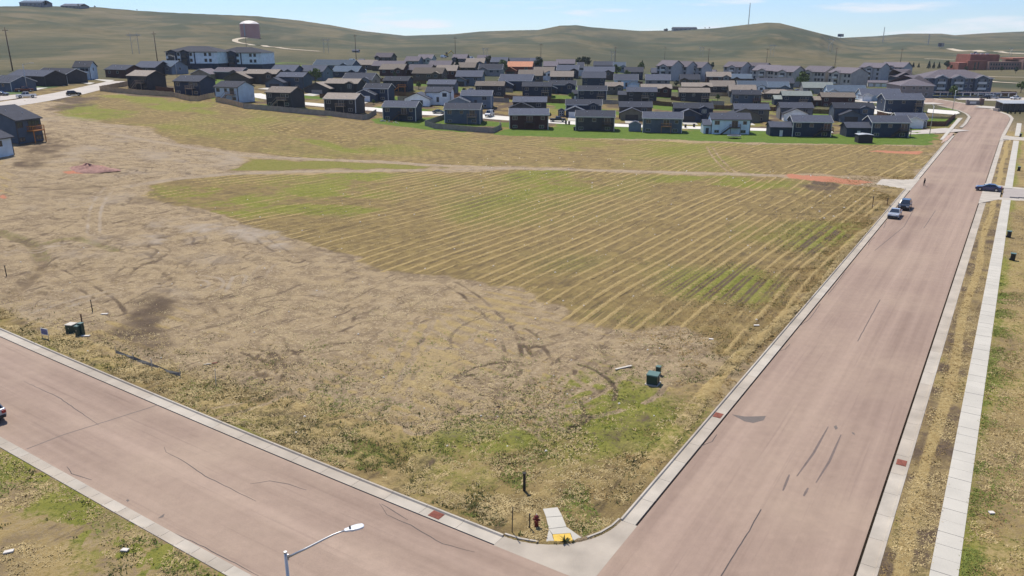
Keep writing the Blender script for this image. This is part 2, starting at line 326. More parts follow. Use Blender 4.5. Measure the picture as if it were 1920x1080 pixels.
def in_bb(x, y, pts, m):
    xs = [p[0] for p in pts]; ys = [p[1] for p in pts]
    return (x > min(xs) - m) & (x < max(xs) + m) & (y > min(ys) - m) & (y < max(ys) + m)
def soft(x, y, poly, w):
    """1 inside an outline fading to 0 over w metres, with an uneven edge."""
    out = np.zeros(x.shape); k = in_bb(x, y, poly, w * 3)
    d = sdf(x[k], y[k], poly) + (fbm(x[k] / (w * 1.6 + 1), y[k] / (w * 1.6 + 1), 41, 3) - 0.5) * w * 2.2
    out[k] = 1 - sstep(-w / 2, w / 2, d); return out
def near_line(x, y, pts, w, edge=0.5):
    out = np.zeros(x.shape); k = in_bb(x, y, pts, w * 3)
    out[k] = 1 - sstep(w * (1 - edge), w * (1 + edge), line_d(x[k], y[k], pts)); return out
def covers(x, y):
    """Height of the relief over the smooth land, and the share of each cover, for arrays of places."""
    s, t = st(x, y); r = np.hypot(x, y); near = r < 640
    out = {k: np.zeros(x.shape) for k in ('stub', 'green', 'straw', 'lawn', 'hill', 'dark', 'pale', 'red', 'weed', 'h')}
    out['hill'] = sstep(330, 430, r + 60 * (fbm(x / 80, y / 80, 3, 3) - .5) + np.where(x > 120, 40, 0))
    rr0 = np.clip((r - 620) / 900, 0, 1); fold = 1 - sstep(.0, .13, np.abs(fbm(x / 190 + 3, y / 190, 9, 3) - .5)); out['green'] = np.where(near, 0, np.clip(fold * rr0 * 2 * (.4 + 1.2 * (fbm(x / 60, y / 60, 15, 3) - .35)), 0, 1))  # scrub along the far folds, its dark colour also painting in their shade
    k = np.nonzero(near)[0]; X, Y, S_, T_ = x[k], y[k], s[k], t[k]
    n8 = fbm(X / 8, Y / 8, 1, 4); n2 = fbm(X / 2.2, Y / 2.2, 2, 3); n20 = fbm(X / 24, Y / 24, 4, 3); n06 = fbm(X / .7, Y / .7, 8, 2)
    field = soft(X, Y, FIELD, 3.5); upper = soft(X, Y, UPPER, 5); mid = soft(X, Y, MIDGRASS, 3); bare = soft(X, Y, BARE_L, 5)
    grow = np.zeros(X.shape)
    for p in GREEN: grow = np.maximum(grow, soft(X, Y, p, 16))
    # mown rows: parallel to the avenue, bending a little, merging in the upper field with rows along the slope
    wob = (fbm(S_ / 40, T_ / 40, 21, 2) - .5) * 3.0
    ph = (T_ + wob + 0.00035 * (S_ - 100) ** 2 * (T_ < 60)) / 2.05
    ph2 = (Y + 0.22 * X + 6 * (fbm(X / 60, Y / 60, 22, 2) - .5)) / 2.5
    use2 = upper * (1 - sstep(10, 60, X))
    ph2 = ph2 + .0
    f1 = np.abs((ph % 1) - .5) * 2; f2 = np.abs((ph2 % 1) - .5) * 2
    amp = 0.55 + 0.9 * (vnoise(np.floor(ph) * 7.3, S_ / 30, 77) - .4)
    row = np.where(use2 > .5, 1 - sstep(.0, .5, f2), np.maximum(1 - sstep(.0, .42, f1), .32 * (1 - sstep(.0, .22, 1 - f1)) * (vnoise(np.floor(ph + .5) * 3.1, S_ / 18, 78) > .4))) * np.clip(amp, .15, 1) * (0.6 + .9 * (n2 - .3))
    trough = np.where(use2 > .5, sstep(.55, 1, f2), sstep(.3, .6, f1) * (1 - .6 * sstep(.8, 1, f1)))
    rows = np.clip(field + upper * .75 + mid * .4, 0, 1)
    straw = rows * row * (.75 + 1.5 * n20) * 1.0 * (.45 + 1.15 * sstep(.3, .5, n8)); h = rows * row * (.22 + .04 * use2); stub = np.clip(field * .95 + upper * .9 + mid * .8, 0, 1)
    green = field * (.30 + .9 * (n20 - .5) + .4 * (n8 - .5) - .3 * row) + upper * (.34 + .8 * (n20 - .5) + .4 * (n8 - .5) - .15 * row) + mid * .6 + grow * (.42 + 1.1 * (n8 - .5) + .8 * (n2 - .5)) * (1 - .7 * rows * row)
    dark = rows * trough * (.24 + .9 * (n8 - .42) + .6 * (n20 - .5))
    # faint rows in the worn soil, parallel to the side street
    worn = (1 - field) * (1 - upper) * (1 - mid) * (T_ > 17.6) * (S_ > 35)
    g1 = np.abs((((S_ + (fbm(X / 30, Y / 30, 31, 2) - .5) * 4) / 2.3) % 1) - .5) * 2
    faint = (1 - sstep(0, .6, g1)) * worn * (Y < 150)
    straw += worn * (.08 + 1.1 * (n20 - .5) + .8 * (n8 - .5)) * (1 - .75 * bare) + faint * .30 * (n8 > .45)
    dark += worn * (.05 + 1.3 * (n8 - .5) * (n2 > .47)) * (.7 + bare * .6); h += faint * .03 + worn * .22 * (n2 - .5) + worn * bare * .5 * (n8 - .5) + worn * .1 * (n06 - .5)
    # wash lines, cracks and clods in the bare soil
    cr1 = 1 - np.abs(fbm(X / 9, Y / 9, 91, 4) - .5) * 2; cr2 = 1 - np.abs(fbm(X / 3.2, Y / 3.2, 92, 3) - .5) * 2
    crk = np.clip(sstep(.945, .99, cr1) * .9 + sstep(.95, .995, cr2) * (n8 > .47) * .75, 0, 1) * worn * (.35 + .65 * bare); dark = np.maximum(dark, crk * .66); h -= crk * .09
    damp = worn * bare * sstep(.56, .66, fbm(X / 14, Y / 14, 93, 4)); dark = np.maximum(dark, damp * .4)
    eg = near_line(X, Y, EDGE, 1.3, .7) * (n2 > .42); dark = np.maximum(dark, eg * .55)
    # rough verges with weeds
    wv = np.clip(1.15 - (T_ - 34) / 34, .32, 1); vb = (1 - sstep(4, 13, (S_ - 35.0 + 5 * (n8 - .5)) / wv)) * (S_ > 35) * (T_ > 19) * (T_ < 110)
    va = (1 - sstep(3, 9 + 9 * (n20 > .5), T_ - 17.6 + 3 * (n8 - .5))) * (T_ > 17.6) * (S_ > 38) * (S_ < 300)
    rt = (T_ < 2.5) * (S_ < 320) * 1.0; lb = (S_ < 22.9) * (T_ > 17.6) * 1.0
    ver = np.clip(vb + va, 0, 1)
    green = green * (1 - .4 * ver) + ver * (.14 + 1.0 * (n8 - .45) + .7 * (n20 - .5)); straw = straw * (1 - .5 * ver) + ver * (.26 + .9 * (n2 - .5)); dark += ver * (.15 + .9 * (n2 - .5)); h += ver * .22 * (n2 - .45) + ver * .1 * (n06 - .5)
    weed = ver * 1.0 + .25 * field
    gold = (1 - sstep(.25, .9, np.abs(T_ - 18.9 - .6 * np.sin(S_ / 9) + .02 * (S_ - 60)))) * (S_ > 46) * (S_ < 290) * (n8 > .38); straw += gold * .9; h += gold * .16; dark *= 1 - .7 * gold
    # strip and land right of the avenue, and the near left corner
    g2 = np.abs((T_ + 2.5) / 1.05 % 1 - .5) * 2
    strip = (T_ < 2.5) * (T_ > -.1) * (S_ < 300)
    ln = (1 - sstep(.15, .55, np.abs(T_ - 1.35 - .2 * np.sin(S_ / 7)))) * strip
    straw += rt * (.42 + .6 * (n8 - .5) + .4 * (n2 - .5)) + ln * .45; green += rt * (.26 + .7 * (n8 - .5)) * (1 - ln) + rt * (T_ < -1.4) * (1 - sstep(0, 1.6, -1.5 - T_)) * .35; dark += rt * (.16 + .8 * (n2 - .52)) * (1 - ln) + strip * (1 - ln) * (.34 + .4 * (n2 - .5)); h += rt * .07 * (n2 - .5)
    red = strip * 0.0
    straw += lb * (.45 + .7 * (n2 - .5)); green += lb * (.36 + .8 * (n8 - .5) + .5 * (1 - sstep(1, 5, 22.9 - S_)) * (n2 > .5)); dark += lb * (.12 + .7 * (n2 - .52)); h += lb * .10 * (n2 - .5)
    weed += rt * .45 + lb * .6
    stub = np.clip(stub + ver * .55 + rt * .6 + lb * .5 + worn * (1 - bare) * (.10 + .9 * (n20 - .5)), 0, 1)
    pale = bare * (.20 + 1.0 * (n8 - .5) + .6 * (n20 - .5))
    pale = pale + worn * (1 - bare) * (1 - ver) * (.08 + .6 * (n20 - .5) + .4 * (n8 - .5))
    pale = np.maximum(pale, soft(X, Y, SALT, 6) * (.22 + 1.0 * (n2 - .40) + .7 * (n8 - .5))); pale = np.maximum(pale, soft(X, Y, SALT2, 6) * (.18 + .8 * (n2 - .4)))
    for p in (SALT, SALT2): q = soft(X, Y, p, 3); straw *= 1 - q; green *= 1 - q; stub *= 1 - q
    for p in BROWN: q = soft(X, Y, p, 6); dark = np.maximum(dark, q * (.5 + 1.1 * (n8 - .45) + .5 * (n2 - .5))); pale *= 1 - .9 * q
    for p in RED: red = np.maximum(red, soft(X, Y, p, 1.6) * (.75 + .4 * (n2 - .5)))
    for p, w in ((TRACK1, 1.5), (TRACK2, 1.3)):
        q = near_line(X, Y, p, w, .35); rut = near_line(X, Y, p, .28, .6) * .35
        pale = np.maximum(pale, q * (.42 + .3 * (n2 - .5))) * (1 - .0 * rut); straw = straw * (1 - q) + rut * .6; green = green * (1 - q) + rut * .25; dark *= 1 - q; h *= 1 - q; stub *= 1 - q
    for p, w, dk, dp in ((GULLY, .8, .75, .35), (GULLY2, .6, .6, .2)):
        q = near_line(X, Y, p, w, .6); dark = np.maximum(dark, q * dk * (.7 + .6 * (n2 - .5))); h -= q * dp; green = np.maximum(green, near_line(X, Y, p, w * 1.8, .5) * .45 * (n8 > .45)); straw *= 1 - q
    for lst, kind in ((TYRES_PALE, 0), (TYRES_DARK, 1)):
        for p in lst:
            kk = np.nonzero(in_bb(X, Y, p, 3))[0]
            if not len(kk): continue
            d = track_d(X[kk], Y[kk], smooth_line(p)); g = np.abs(d - .85); q = (1 - sstep(.14, .46, g)) * (.5 + 1.1 * (n2[kk] - .3))
            q = np.clip(q, 0, 1)
            if kind: dark[kk] = np.maximum(dark[kk], q * .8); straw[kk] *= 1 - .6 * q
            else: straw[kk] *= 1 - .8 * q; stub[kk] *= 1 - .8 * q; pale[kk] = np.maximum(pale[kk], q * (.25 + .4 * bare[kk])); dark[kk] *= 1 - q
            h[kk] -= q * .07; green[kk] *= 1 - .8 * q
    # many lighter passes of machines over the worn ground
    rg = np.random.default_rng(23); kw = np.nonzero(worn * (Y < 190) * (X > -140) > .5)[0]; xw, yw = X[kw], Y[kw]; acc = np.zeros(len(kw)); acd = np.zeros(len(kw))
    for i in range(95):
        px_, py_ = (rg.uniform(0, 560), rg.uniform(330, 640)) if i < 55 else (rg.uniform(420, 1220), rg.uniform(520, 800)); ox, oy = at(px_, py_)[:2]; rad = rg.uniform(3, 30) if i % 3 else rg.uniform(2.5, 8); th0 = rg.uniform(0, 6.28); cx_, cy_ = ox - rad * math.cos(th0), oy - rad * math.sin(th0); span = min(2.4, rg.uniform(5, 26) / rad)
        kk = np.nonzero((np.abs(xw - ox) < 30) & (np.abs(yw - oy) < 30))[0]; dx, dy = xw[kk] - cx_, yw[kk] - cy_; a = (np.arctan2(dy, dx) - th0 + span / 2) % 6.2832; rr_ = np.hypot(dx, dy); g = np.minimum(np.abs(rr_ - rad), np.abs(rr_ - rad - 1.75)); q = (1 - sstep(.14, .42, g)) * sstep(0, .15, a) * (1 - sstep(span - .2, span, a)) * rg.uniform(.35, 1) * (.4 + 1.2 * (n2[kw][kk] - .3))
        if i % 5 < 3: acc[kk] = np.maximum(acc[kk], q)
        else: acd[kk] = np.maximum(acd[kk], q)
    acc = np.clip(acc, 0, 1); acd = np.clip(acd, 0, 1); dark[kw] = np.maximum(dark[kw] * (1 - acc), acd * .85); pale[kw] = np.maximum(pale[kw], acc * (.25 + .45 * bare[kw])); straw[kw] *= 1 - .8 * np.maximum(acd, acc); green[kw] *= 1 - .8 * acc; stub[kw] *= 1 - .8 * acc; h[kw] -= (acc + acd) * .08
    # scars of the spinning wheels in the lower field: many short arcs
    cx, cy = at(1005, 690)[:2]
    rr = np.hypot(X - cx, Y - cy); k2 = np.nonzero(rr < 16)[0]
    rg = np.random.default_rng(5)
    for i in range(44):
        ox, oy = cx + rg.normal(0, 5.0), cy + rg.normal(0, 5.5); rad = rg.uniform(2.5, 9); a0 = rg.uniform(0, 6.28); da = rg.uniform(.5, 1.4)
        dx, dy = X[k2] - ox, Y[k2] - oy; a = (np.arctan2(dy, dx) - a0) % 6.283; q = (1 - sstep(.14, .40, np.abs(np.hypot(dx, dy) - rad))) * (a < da) * rg.uniform(.6, 1.0)
        if i % 3: straw[k2] *= 1 - .8 * q; green[k2] *= 1 - .8 * q; stub[k2] *= 1 - .8 * q; pale[k2] = np.maximum(pale[k2], q * .28)
        else: dark[k2] = np.maximum(dark[k2], q * .85)
        h[k2] -= q * .05
    hol = np.exp(-(line_d(X, Y, HOLLOW) / 5.5) ** 2); h = h - 1.9 * hol; green = np.maximum(green, np.exp(-(line_d(X, Y, HOLLOW[1:]) / 3.5) ** 2) * .8 * (n8 > .42)); dark = np.maximum(dark, upper * use2 * (1 - row) * .55 * (n8 - .35) * 2)
    lawn = soft(X, Y, LAWN, 2.0) * 1.0
    # gardens in the housing
    town = (Y > 255 - .0 * X) * (r[k] < 600) * (1 - upper) * (1 - field) * (T_ > 20)
    lawn = np.maximum(lawn, town * (X > -.38 * Y) * sstep(.60, .68, fbm(X / 22, Y / 14, 61, 2)) * .8)
    green = np.maximum(green, town * .55 * (n20 > .45) * (X > -.38 * Y)); straw = np.maximum(straw, town * .28); stub = np.maximum(stub, town * .85); dark = np.maximum(dark, town * sstep(.45, .58, fbm(X / 9, Y / 6, 63, 3)) * .8)
    for key, a in (('green', green), ('straw', straw), ('lawn', lawn), ('dark', dark), ('pale', pale), ('red', red), ('weed', weed), ('h', h), ('stub', stub)): out[key][k] = np.clip(a, -1, 1)
    lw = out['lawn']; out['green'] *= 1 - lw; out['straw'] *= 1 - lw; out['dark'] *= 1 - lw; out['pale'] *= 1 - lw
    return out
def footing(x, y):
    d = np.full(x.shape, 50.0); k = (np.hypot(x, y) < 560) & (y > -70); d[k] = sdf(x[k], y[k], FOOT_XY)
    for p in (MOUTH_L, MOUTH_R, MOUTH_F):
        q = [xy(*w) for w in p]; k = in_bb(x, y, q, 3); d[k] = np.minimum(d[k], sdf(x[k], y[k], q))
    return d
def ground_z(x, y):
    x = np.asarray(x, float); y = np.asarray(y, float); return land(x, y) + .10 + covers(x, y)['h'] * .6

ang = np.concatenate([np.arange(-180, -44, 4.0), np.arange(-44, 44.01, .095), np.arange(48, 180, 4.0)])
rad = [6.0]
while rad[-1] < 5200:
    q = rad[-1]; rad.append(q * (1.04 if q < 30 else 1.0042 if q < 300 else 1.006 if q < 640 else 1.013))
rad = np.array(rad); na, nr = len(ang), len(rad)
AA, RRR = np.meshgrid(np.radians(ang), rad, indexing='ij'); gx = (np.sin(AA) * RRR).ravel(); gy = (np.cos(AA) * RRR).ravel()
cov = covers(gx, gy); dist = footing(gx, gy)
RAMP_XY = [at(*q)[:2] for q in ((1020, 958.5), (1044, 956), (1060, 986), (1086, 1009), (1078, 1016), (1026, 1016.5), (1032, 994))]
dist = np.where((np.abs(gx) < 20) & (gy < 60) & (gy > 30), np.minimum(dist, sdf(gx, gy, RAMP_XY)), dist)
base = land(gx, gy); up = sstep(-.35, 0.0, dist)
gz = base - .30 * (1 - up) + up * (.085 + cov['h'] * sstep(0, 1.0, dist))
ii, jj = np.meshgrid(np.arange(na), np.arange(nr - 1), indexing='ij'); i2 = (ii + 1) % na
faces = np.stack([ii * nr + jj, ii * nr + jj + 1, i2 * nr + jj + 1, i2 * nr + jj], -1).reshape(-1, 4)
hub = len(gx); 
verts = np.stack([gx, gy, gz], 1)

def ground_material():
    m, nt, b = nodes_mat('ground_cover'); L = nt.links.new; b.inputs['Roughness'].default_value = .95; b.inputs['Specular IOR Level'].default_value = .12
    geo = nt.nodes.new('ShaderNodeNewGeometry')
    def noise(scale, det=5, vec=None, rough=.6):
        n = nt.nodes.new('ShaderNodeTexNoise'); n.inputs['Scale'].default_value = scale; n.inputs['Detail'].default_value = det; n.inputs['Roughness'].default_value = rough
        L(vec or geo.outputs['Position'], n.inputs['Vector']); return n.outputs['Fac']
    mp = nt.nodes.new('ShaderNodeMapping'); mp.vector_type = 'TEXTURE'; mp.inputs['Rotation'].default_value = (0, 0, math.pi / 2 - UA); mp.inputs['Scale'].default_value = (6, 1, 1)
    L(geo.outputs['Position'], mp.inputs['Vector'])
    n_big = noise(.05, 4); n_m = noise(.5, 6); n_s = noise(2.6, 5, None, .7); n_f = noise(9, 4, None, .75); n_str = noise(1.1, 5, mp.outputs['Vector'], .65)
    a1 = nt.nodes.new('ShaderNodeAttribute'); a1.attribute_name = 'growth'; a2 = nt.nodes.new('ShaderNodeAttribute'); a2.attribute_name = 'soil'
    s1 = nt.nodes.new('ShaderNodeSeparateColor'); L(a1.outputs['Color'], s1.inputs[0]); s2 = nt.nodes.new('ShaderNodeSeparateColor'); L(a2.outputs['Color'], s2.inputs[0])
    def mix(a, bcol, fac):
        x = nt.nodes.new('ShaderNodeMix'); x.data_type = 'RGBA'
        for sock, v in (('A', a), ('B', bcol)):
            if isinstance(v, tuple): x.inputs[sock].default_value = v + (1,)
            else: L(v, x.inputs[sock])
        if isinstance(fac, float): x.inputs['Factor'].default_value = fac
        else: L(fac, x.inputs['Factor'])
        return x.outputs['Result']
    def rng(v, lo, hi, a=0.0, bb=1.0):
        x = nt.nodes.new('ShaderNodeMapRange'); x.interpolation_type = 'SMOOTHSTEP'; L(v, x.inputs['Value'])
        for i, q in (('From Min', lo), ('From Max', hi), ('To Min', a), ('To Max', bb)): x.inputs[i].default_value = q
        return x.outputs['Result']
    def thr(mask, n, k=.9, lo=.3, hi=.72):
        x = nt.nodes.new('ShaderNodeMath'); x.operation = 'MULTIPLY_ADD'; L(n, x.inputs[0]); x.inputs[1].default_value = k; x.inputs[2].default_value = -k / 2
        y = nt.nodes.new('ShaderNodeMath'); y.operation = 'ADD'; L(x.outputs[0], y.inputs[0]); L(mask, y.inputs[1]); return rng(y.outputs[0], lo, hi)
    soil = mix((.325, .250, .150), (.220, .165, .103), rng(n_m, .38, .62)); soil = mix(soil, (.42, .335, .215), rng(n_s, .50, .66, 0, .85)); soil = mix(soil, (.105, .075, .055), rng(n_str, .56, .68, 0, .8)); soil = mix(soil, (.10, .075, .055), rng(n_f, .53, .66, 0, .8))
    stub = mix((.235, .175, .072), (.165, .12, .056), rng(n_m, .38, .62)); stub = mix(stub, (.095, .07, .04), rng(n_str, .52, .66, 0, .85)); stub = mix(stub, (.30, .235, .11), rng(n_f, .52, .68, 0, .8)); stub = mix(stub, (.085, .065, .035), rng(n_s, .56, .68, 0, .7))
    straw = mix((.355, .27, .125), (.265, .19, .08), rng(n_s, .35, .65)); straw = mix(straw, (.44, .35, .17), rng(n_f, .5, .72, 0, .7))
    green = mix((.155, .165, .030), (.205, .20, .045), rng(n_m, .35, .65)); green = mix(green, (.07, .085, .02), rng(n_s, .5, .68, 0, .8)); green = mix(green, (.24, .21, .075), rng(n_f, .52, .7, 0, .6))
    lawn = mix((.075, .125, .018), (.105, .155, .026), rng(n_m, .35, .65)); lawn = mix(lawn, (.13, .17, .04), rng(n_s, .5, .7, 0, .5))
    dark = mix((.085, .062, .042), (.13, .094, .064), rng(n_s, .4, .65))
    pale = mix((.385, .325, .255), (.27, .225, .175), rng(n_s, .38, .65))
    red = mix((.42, .18, .105), (.34, .15, .095), rng(n_s, .4, .65))
    mh = nt.nodes.new('ShaderNodeMapping'); mh.inputs['Scale'].default_value = (1, .35, 5); L(geo.outputs['Position'], mh.inputs['Vector']); mhv = mh.outputs['Vector']
    hill = mix((.126, .106, .056), (.088, .081, .043), rng(n_big, .35, .62)); n_h = noise(.0075, 6, mhv); hill = mix(hill, (.040, .051, .029), rng(n_h, .47, .62, 0, .85)); hill = mix(hill, (.155, .125, .075), rng(noise(.016, 5, mhv), .54, .7, 0, .7)); hill = mix(hill, (.046, .053, .031), rng(noise(.0035, 5, mhv), .50, .62, 0, .7))  # dark patches are scrub and also colour in the shading of the folds
    hill = mix(hill, (.06, .07, .04), rng(noise(.07, 5, mhv, .7), .58, .72, 0, .6))
    hill = mix(hill, (.045, .056, .031), rng(s1.outputs['Red'], .1, .9, 0, .85))
    c = mix(soil, stub, thr(a2.outputs['Alpha'], n_s, .7)); c = mix(c, straw, thr(s1.outputs['Green'], n_s, .75, .28, .6)); c = mix(c, green, thr(s1.outputs['Red'], n_s, 1.0)); c = mix(c, dark, thr(s2.outputs['Red'], n_s, .9, .3, .8))
    c = mix(c, pale, thr(s2.outputs['Green'], n_s, .7, .15, .8)); c = mix(c, red, thr(s2.outputs['Blue'], n_s, .8)); c = mix(c, hill, a1.outputs['Alpha']); c = mix(c, lawn, thr(s1.outputs['Blue'], n_s, .5))
    L(c, b.inputs['Base Color'])
    bp = nt.nodes.new('ShaderNodeBump'); bp.inputs['Strength'].default_value = .9; bp.inputs['Distance'].default_value = .12
    ad = nt.nodes.new('ShaderNodeMath'); ad.operation = 'MULTIPLY_ADD'; L(n_s, ad.inputs[0]); ad.inputs[1].default_value = 1.2; L(n_f, ad.inputs[2]); L(ad.outputs[0], bp.inputs['Height']); L(bp.outputs['Normal'], b.inputs['Normal'])
    return m
ground = link_mesh('ground', verts, faces, ground_material()); tag(ground, kind='structure')
ground.data.polygons.foreach_set('use_smooth', np.ones(len(faces), bool))
for nm, ch in (('growth', ('green', 'straw', 'lawn', 'hill')), ('soil', ('dark', 'pale', 'red', 'stub'))):
    a = ground.data.attributes.new(nm, 'FLOAT_COLOR', 'POINT'); arr = np.ones((len(gx), 4), np.float32)
    for q, c in enumerate(ch):
        if c: arr[:, q] = np.clip(cov[c], 0, 1)
    a.data.foreach_set('color', arr.ravel())

# ---------------------------------------------------------------- roads, kerbs, pavements
def strip_mesh(name, left, right, off, m, cross=1, parent=None, kind='structure', step=4.0):
    """A draped sheet between two lines of equal length given in x, y; carries road co-ordinates."""
    Lp, Rp = [], []
    for a, b, c, d in zip(left[:-1], left[1:], right[:-1], right[1:]):
        k = max(1, int(math.hypot(b[0] - a[0], b[1] - a[1]) / step))
        for i in range(k): f = i / k; Lp.append((a[0] + (b[0] - a[0]) * f, a[1] + (b[1] - a[1]) * f)); Rp.append((c[0] + (d[0] - c[0]) * f, c[1] + (d[1] - c[1]) * f))
    Lp.append(left[-1]); Rp.append(right[-1]); v = []; n = len(Lp)
    for l, r_ in zip(Lp, Rp):
        for c in range(cross + 1): f = c / cross; v.append((l[0] + (r_[0] - l[0]) * f, l[1] + (r_[1] - l[1]) * f))
    v = np.array(v); z = T(v[:, 0], v[:, 1]) + off; w = cross + 1
    f = np.array([(i * w + c, i * w + c + 1, (i + 1) * w + c + 1, (i + 1) * w + c) for i in range(n - 1) for c in range(cross)])
    o = link_mesh(name, np.column_stack([v, z]), f, m, parent)
    nz = sum(p.normal.z for p in o.data.polygons)
    if nz < 0: o.data.flip_normals()
    if kind: o['kind'] = kind
    return o
def S(pts): return [xy(s, t) for s, t in pts]
def asphalt_material(name, c1, c2, warm, along):
    m, nt, b = nodes_mat(name); L = nt.links.new; b.inputs['Roughness'].default_value = .88; b.inputs['Specular IOR Level'].default_value = .2
    geo = nt.nodes.new('ShaderNodeNewGeometry'); mp = nt.nodes.new('ShaderNodeMapping'); mp.vector_type = 'TEXTURE'
    mp.inputs['Rotation'].default_value = (0, 0, math.pi / 2 - UA if along else -UA); mp.inputs['Scale'].default_value = (60, 1.0, 1)
    L(geo.outputs['Position'], mp.inputs['Vector'])
    def noise(vec, sc, det=4, rough=.55):
        n = nt.nodes.new('ShaderNodeTexNoise'); n.inputs['Scale'].default_value = sc; n.inputs['Detail'].default_value = det; n.inputs['Roughness'].default_value = rough; L(vec, n.inputs['Vector']); return n.outputs['Fac']
    def ramp(v, a, b2, ca, cb):
        r = nt.nodes.new('ShaderNodeValToRGB'); r.color_ramp.elements[0].position = a; r.color_ramp.elements[1].position = b2; r.color_ramp.elements[0].color = ca + (1,); r.color_ramp.elements[1].color = cb + (1,); L(v, r.inputs['Fac']); return r.outputs['Color']
    def mul(a, bb, f=1.0):
        x = nt.nodes.new('ShaderNodeMix'); x.data_type = 'RGBA'; x.blend_type = 'MULTIPLY'; x.inputs['Factor'].default_value = f; L(a, x.inputs['A']); L(bb, x.inputs['B']); return x.outputs['Result']
    bands = ramp(noise(mp.outputs['Vector'], .55, 5, .6), .32, .66, c1, c2)
    g = geo.outputs['Position']
    x = nt.nodes.new('ShaderNodeMix'); x.data_type = 'RGBA'; L(bands, x.inputs['A']); x.inputs['B'].default_value = warm + (1,)
    r2 = nt.nodes.new('ShaderNodeMapRange'); r2.inputs['From Min'].default_value = .45; r2.inputs['From Max'].default_value = .75; r2.inputs['To Max'].default_value = .8; L(noise(g, .07, 5), r2.inputs['Value']); L(r2.outputs['Result'], x.inputs['Factor'])
    c = mul(x.outputs['Result'], ramp(noise(g, 1.2, 6, .65), .3, .7, (.93,) * 3, (1.06,) * 3)); c = mul(c, ramp(noise(g, 14, 3, .7), .3, .75, (.90,) * 3, (1.08,) * 3))
    c = mul(c, ramp(noise(mp.outputs['Vector'], 2.6, 3, .6), .60, .72, (1.0,) * 3, (.86, .85, .86)))
    L(c, b.inputs['Base Color'])
    bp = nt.nodes.new('ShaderNodeBump'); bp.inputs['Strength'].default_value = .25; bp.inputs['Distance'].default_value = .01; L(noise(g, 22, 3, .7), bp.inputs['Height']); L(bp.outputs['Normal'], b.inputs['Normal'])
    return m
M = {}
M['asphalt'] = asphalt_material('pink_asphalt', (.210, .150, .120), (.310, .230, .184), (.330, .252, .192), True)
M['asphalt_side'] = asphalt_material('pink_asphalt_side', (.228, .166, .131), (.315, .236, .188), (.34, .263, .20), False)
M['concrete'] = mat('concrete', (.37, .335, .285), .85, .2, .5, .2, bscale=12)
M['concrete_warm'] = mat('gutter_concrete', (.34, .30, .25), .88, .22, .4, .25, bscale=10)
M['concrete_white'] = mat('new_concrete', (.41, .39, .345), .85, .12, .3, .15, bscale=12)
M['tar'] = mat('tar', (.055, .046, .046), .8, .2, 2)
M['patch'] = mat('asphalt_patch', (.125, .105, .095), .9, .12, 3)
M['skid'] = mat('tyre_rubber', (.13, .10, .09), .9, .15, 2)
M['iron_red'] = mat('rusty_iron', (.19, .06, .04), .85, .3, 3)
M['yellow'] = mat('yellow_tactile', (.60, .40, .07), .75, .12, 4, .5, bscale=30)

avenue = strip_mesh('avenue', S([(-60, 16.4), (280, 16.4)] + CURVE_L), S([(-60, 3.7), (280, 3.7)] + [(s, t) for s, t in CURVE_R[:9]] + [CURVE_R[9]])[:11], 0.0, M['asphalt'], cross=6)
side_road = strip_mesh('side_road', S([(33.9, 16.4), (33.9, 140)]), S([(23.7, 16.4), (23.7, 140)]), 0.0, M['asphalt_side'], cross=5)
# concrete fillet in the corner between the two asphalt edges
fl = S(ARC); cor = [xy(33.9, 23.1 + (16.4 - 23.1) * min(1, k / 6)) if k <= 6 else xy(33.9 + (40.6 - 33.9) * (k - 6) / 6, 16.4) for k in range(13)]
strip_mesh('corner_apron', fl, cor, .004, M['concrete_warm'], cross=3)
fl2 = [(22.9 - 5 + 5 * math.cos(a) , 22.6 - 5 * math.sin(a)) for a in [R(90) * k / 8 for k in range(9)]]
strip_mesh('corner_apron', S([(s, t) for s, t in fl2]), S([(23.7, 22.6 + (16.4 - 22.6) * min(1, k / 4)) if k <= 4 else (23.7 - 5.8 * (k - 4) / 4, 16.4) for k in range(9)]), .004, M['concrete_warm'], cross=2)

def kerb(name, path, inward, seg, first, last, off0=0.0, wg=1.05, raised=True, label_m=None):
    """Kerb and gutter along a line of road co-ordinates (back of the kerb), cut into segments with open joints."""
    root = empty(name, (0, 0, 0), kind='structure'); pts = [Vector(p) for p in path]
    L_ = [0]
    for a, b in zip(pts[:-1], pts[1:]): L_.append(L_[-1] + (b - a).length)
    def pos(d):
        d = max(0, min(L_[-1], d)); i = max(0, min(len(pts) - 2, int(np.searchsorted(L_, d)) - 1)); f = (d - L_[i]) / max(1e-6, L_[i + 1] - L_[i]); p = pts[i].lerp(pts[i + 1], f); return p
    d = 0.0
    while d < L_[-1] - .05:
        e = min(L_[-1], d + seg); long_run = d > last
        if long_run: e = L_[-1]
        k = max(1, int((e - d) / (4.0 if long_run else .8)))
        mb = MB(); rows = []
        for i in range(k + 1):
            q = d + .012 + (e - d - .024) * i / k; p = pos(q); tn = (pos(q + .3) - pos(q - .3)).normalized(); nn = Vector((-tn.y, tn.x)) * inward
            prof = [(0, -.3), (0, .125), (.13, .125), (.19, .02), (.2, .008), (wg, .006), (wg, -.3)] if raised else [(0, -.3), (0, .03), (.15, .02), (.19, .014), (.2, .01), (wg, .006), (wg, -.3)]
            for a, z in prof:
                w = p + nn * a; X_, Y_ = xy(w.x, w.y); rows.append((X_, Y_, float(T(X_, Y_)) + z + off0))
        n = 7; fs = [(i * n + j, i * n + j + 1, (i + 1) * n + j + 1, (i + 1) * n + j) for i in range(k) for j in range(n - 1)] + [tuple(range(n)), tuple(k * n + j for j in range(n - 1, -1, -1))]
        o = mb.add(rows, fs).build('kerb_segment', M['concrete_warm'] if int(d * 7) % 3 else M['concrete'], root)
        if long_run: o['kind'] = 'stuff'
        d = e
    return root
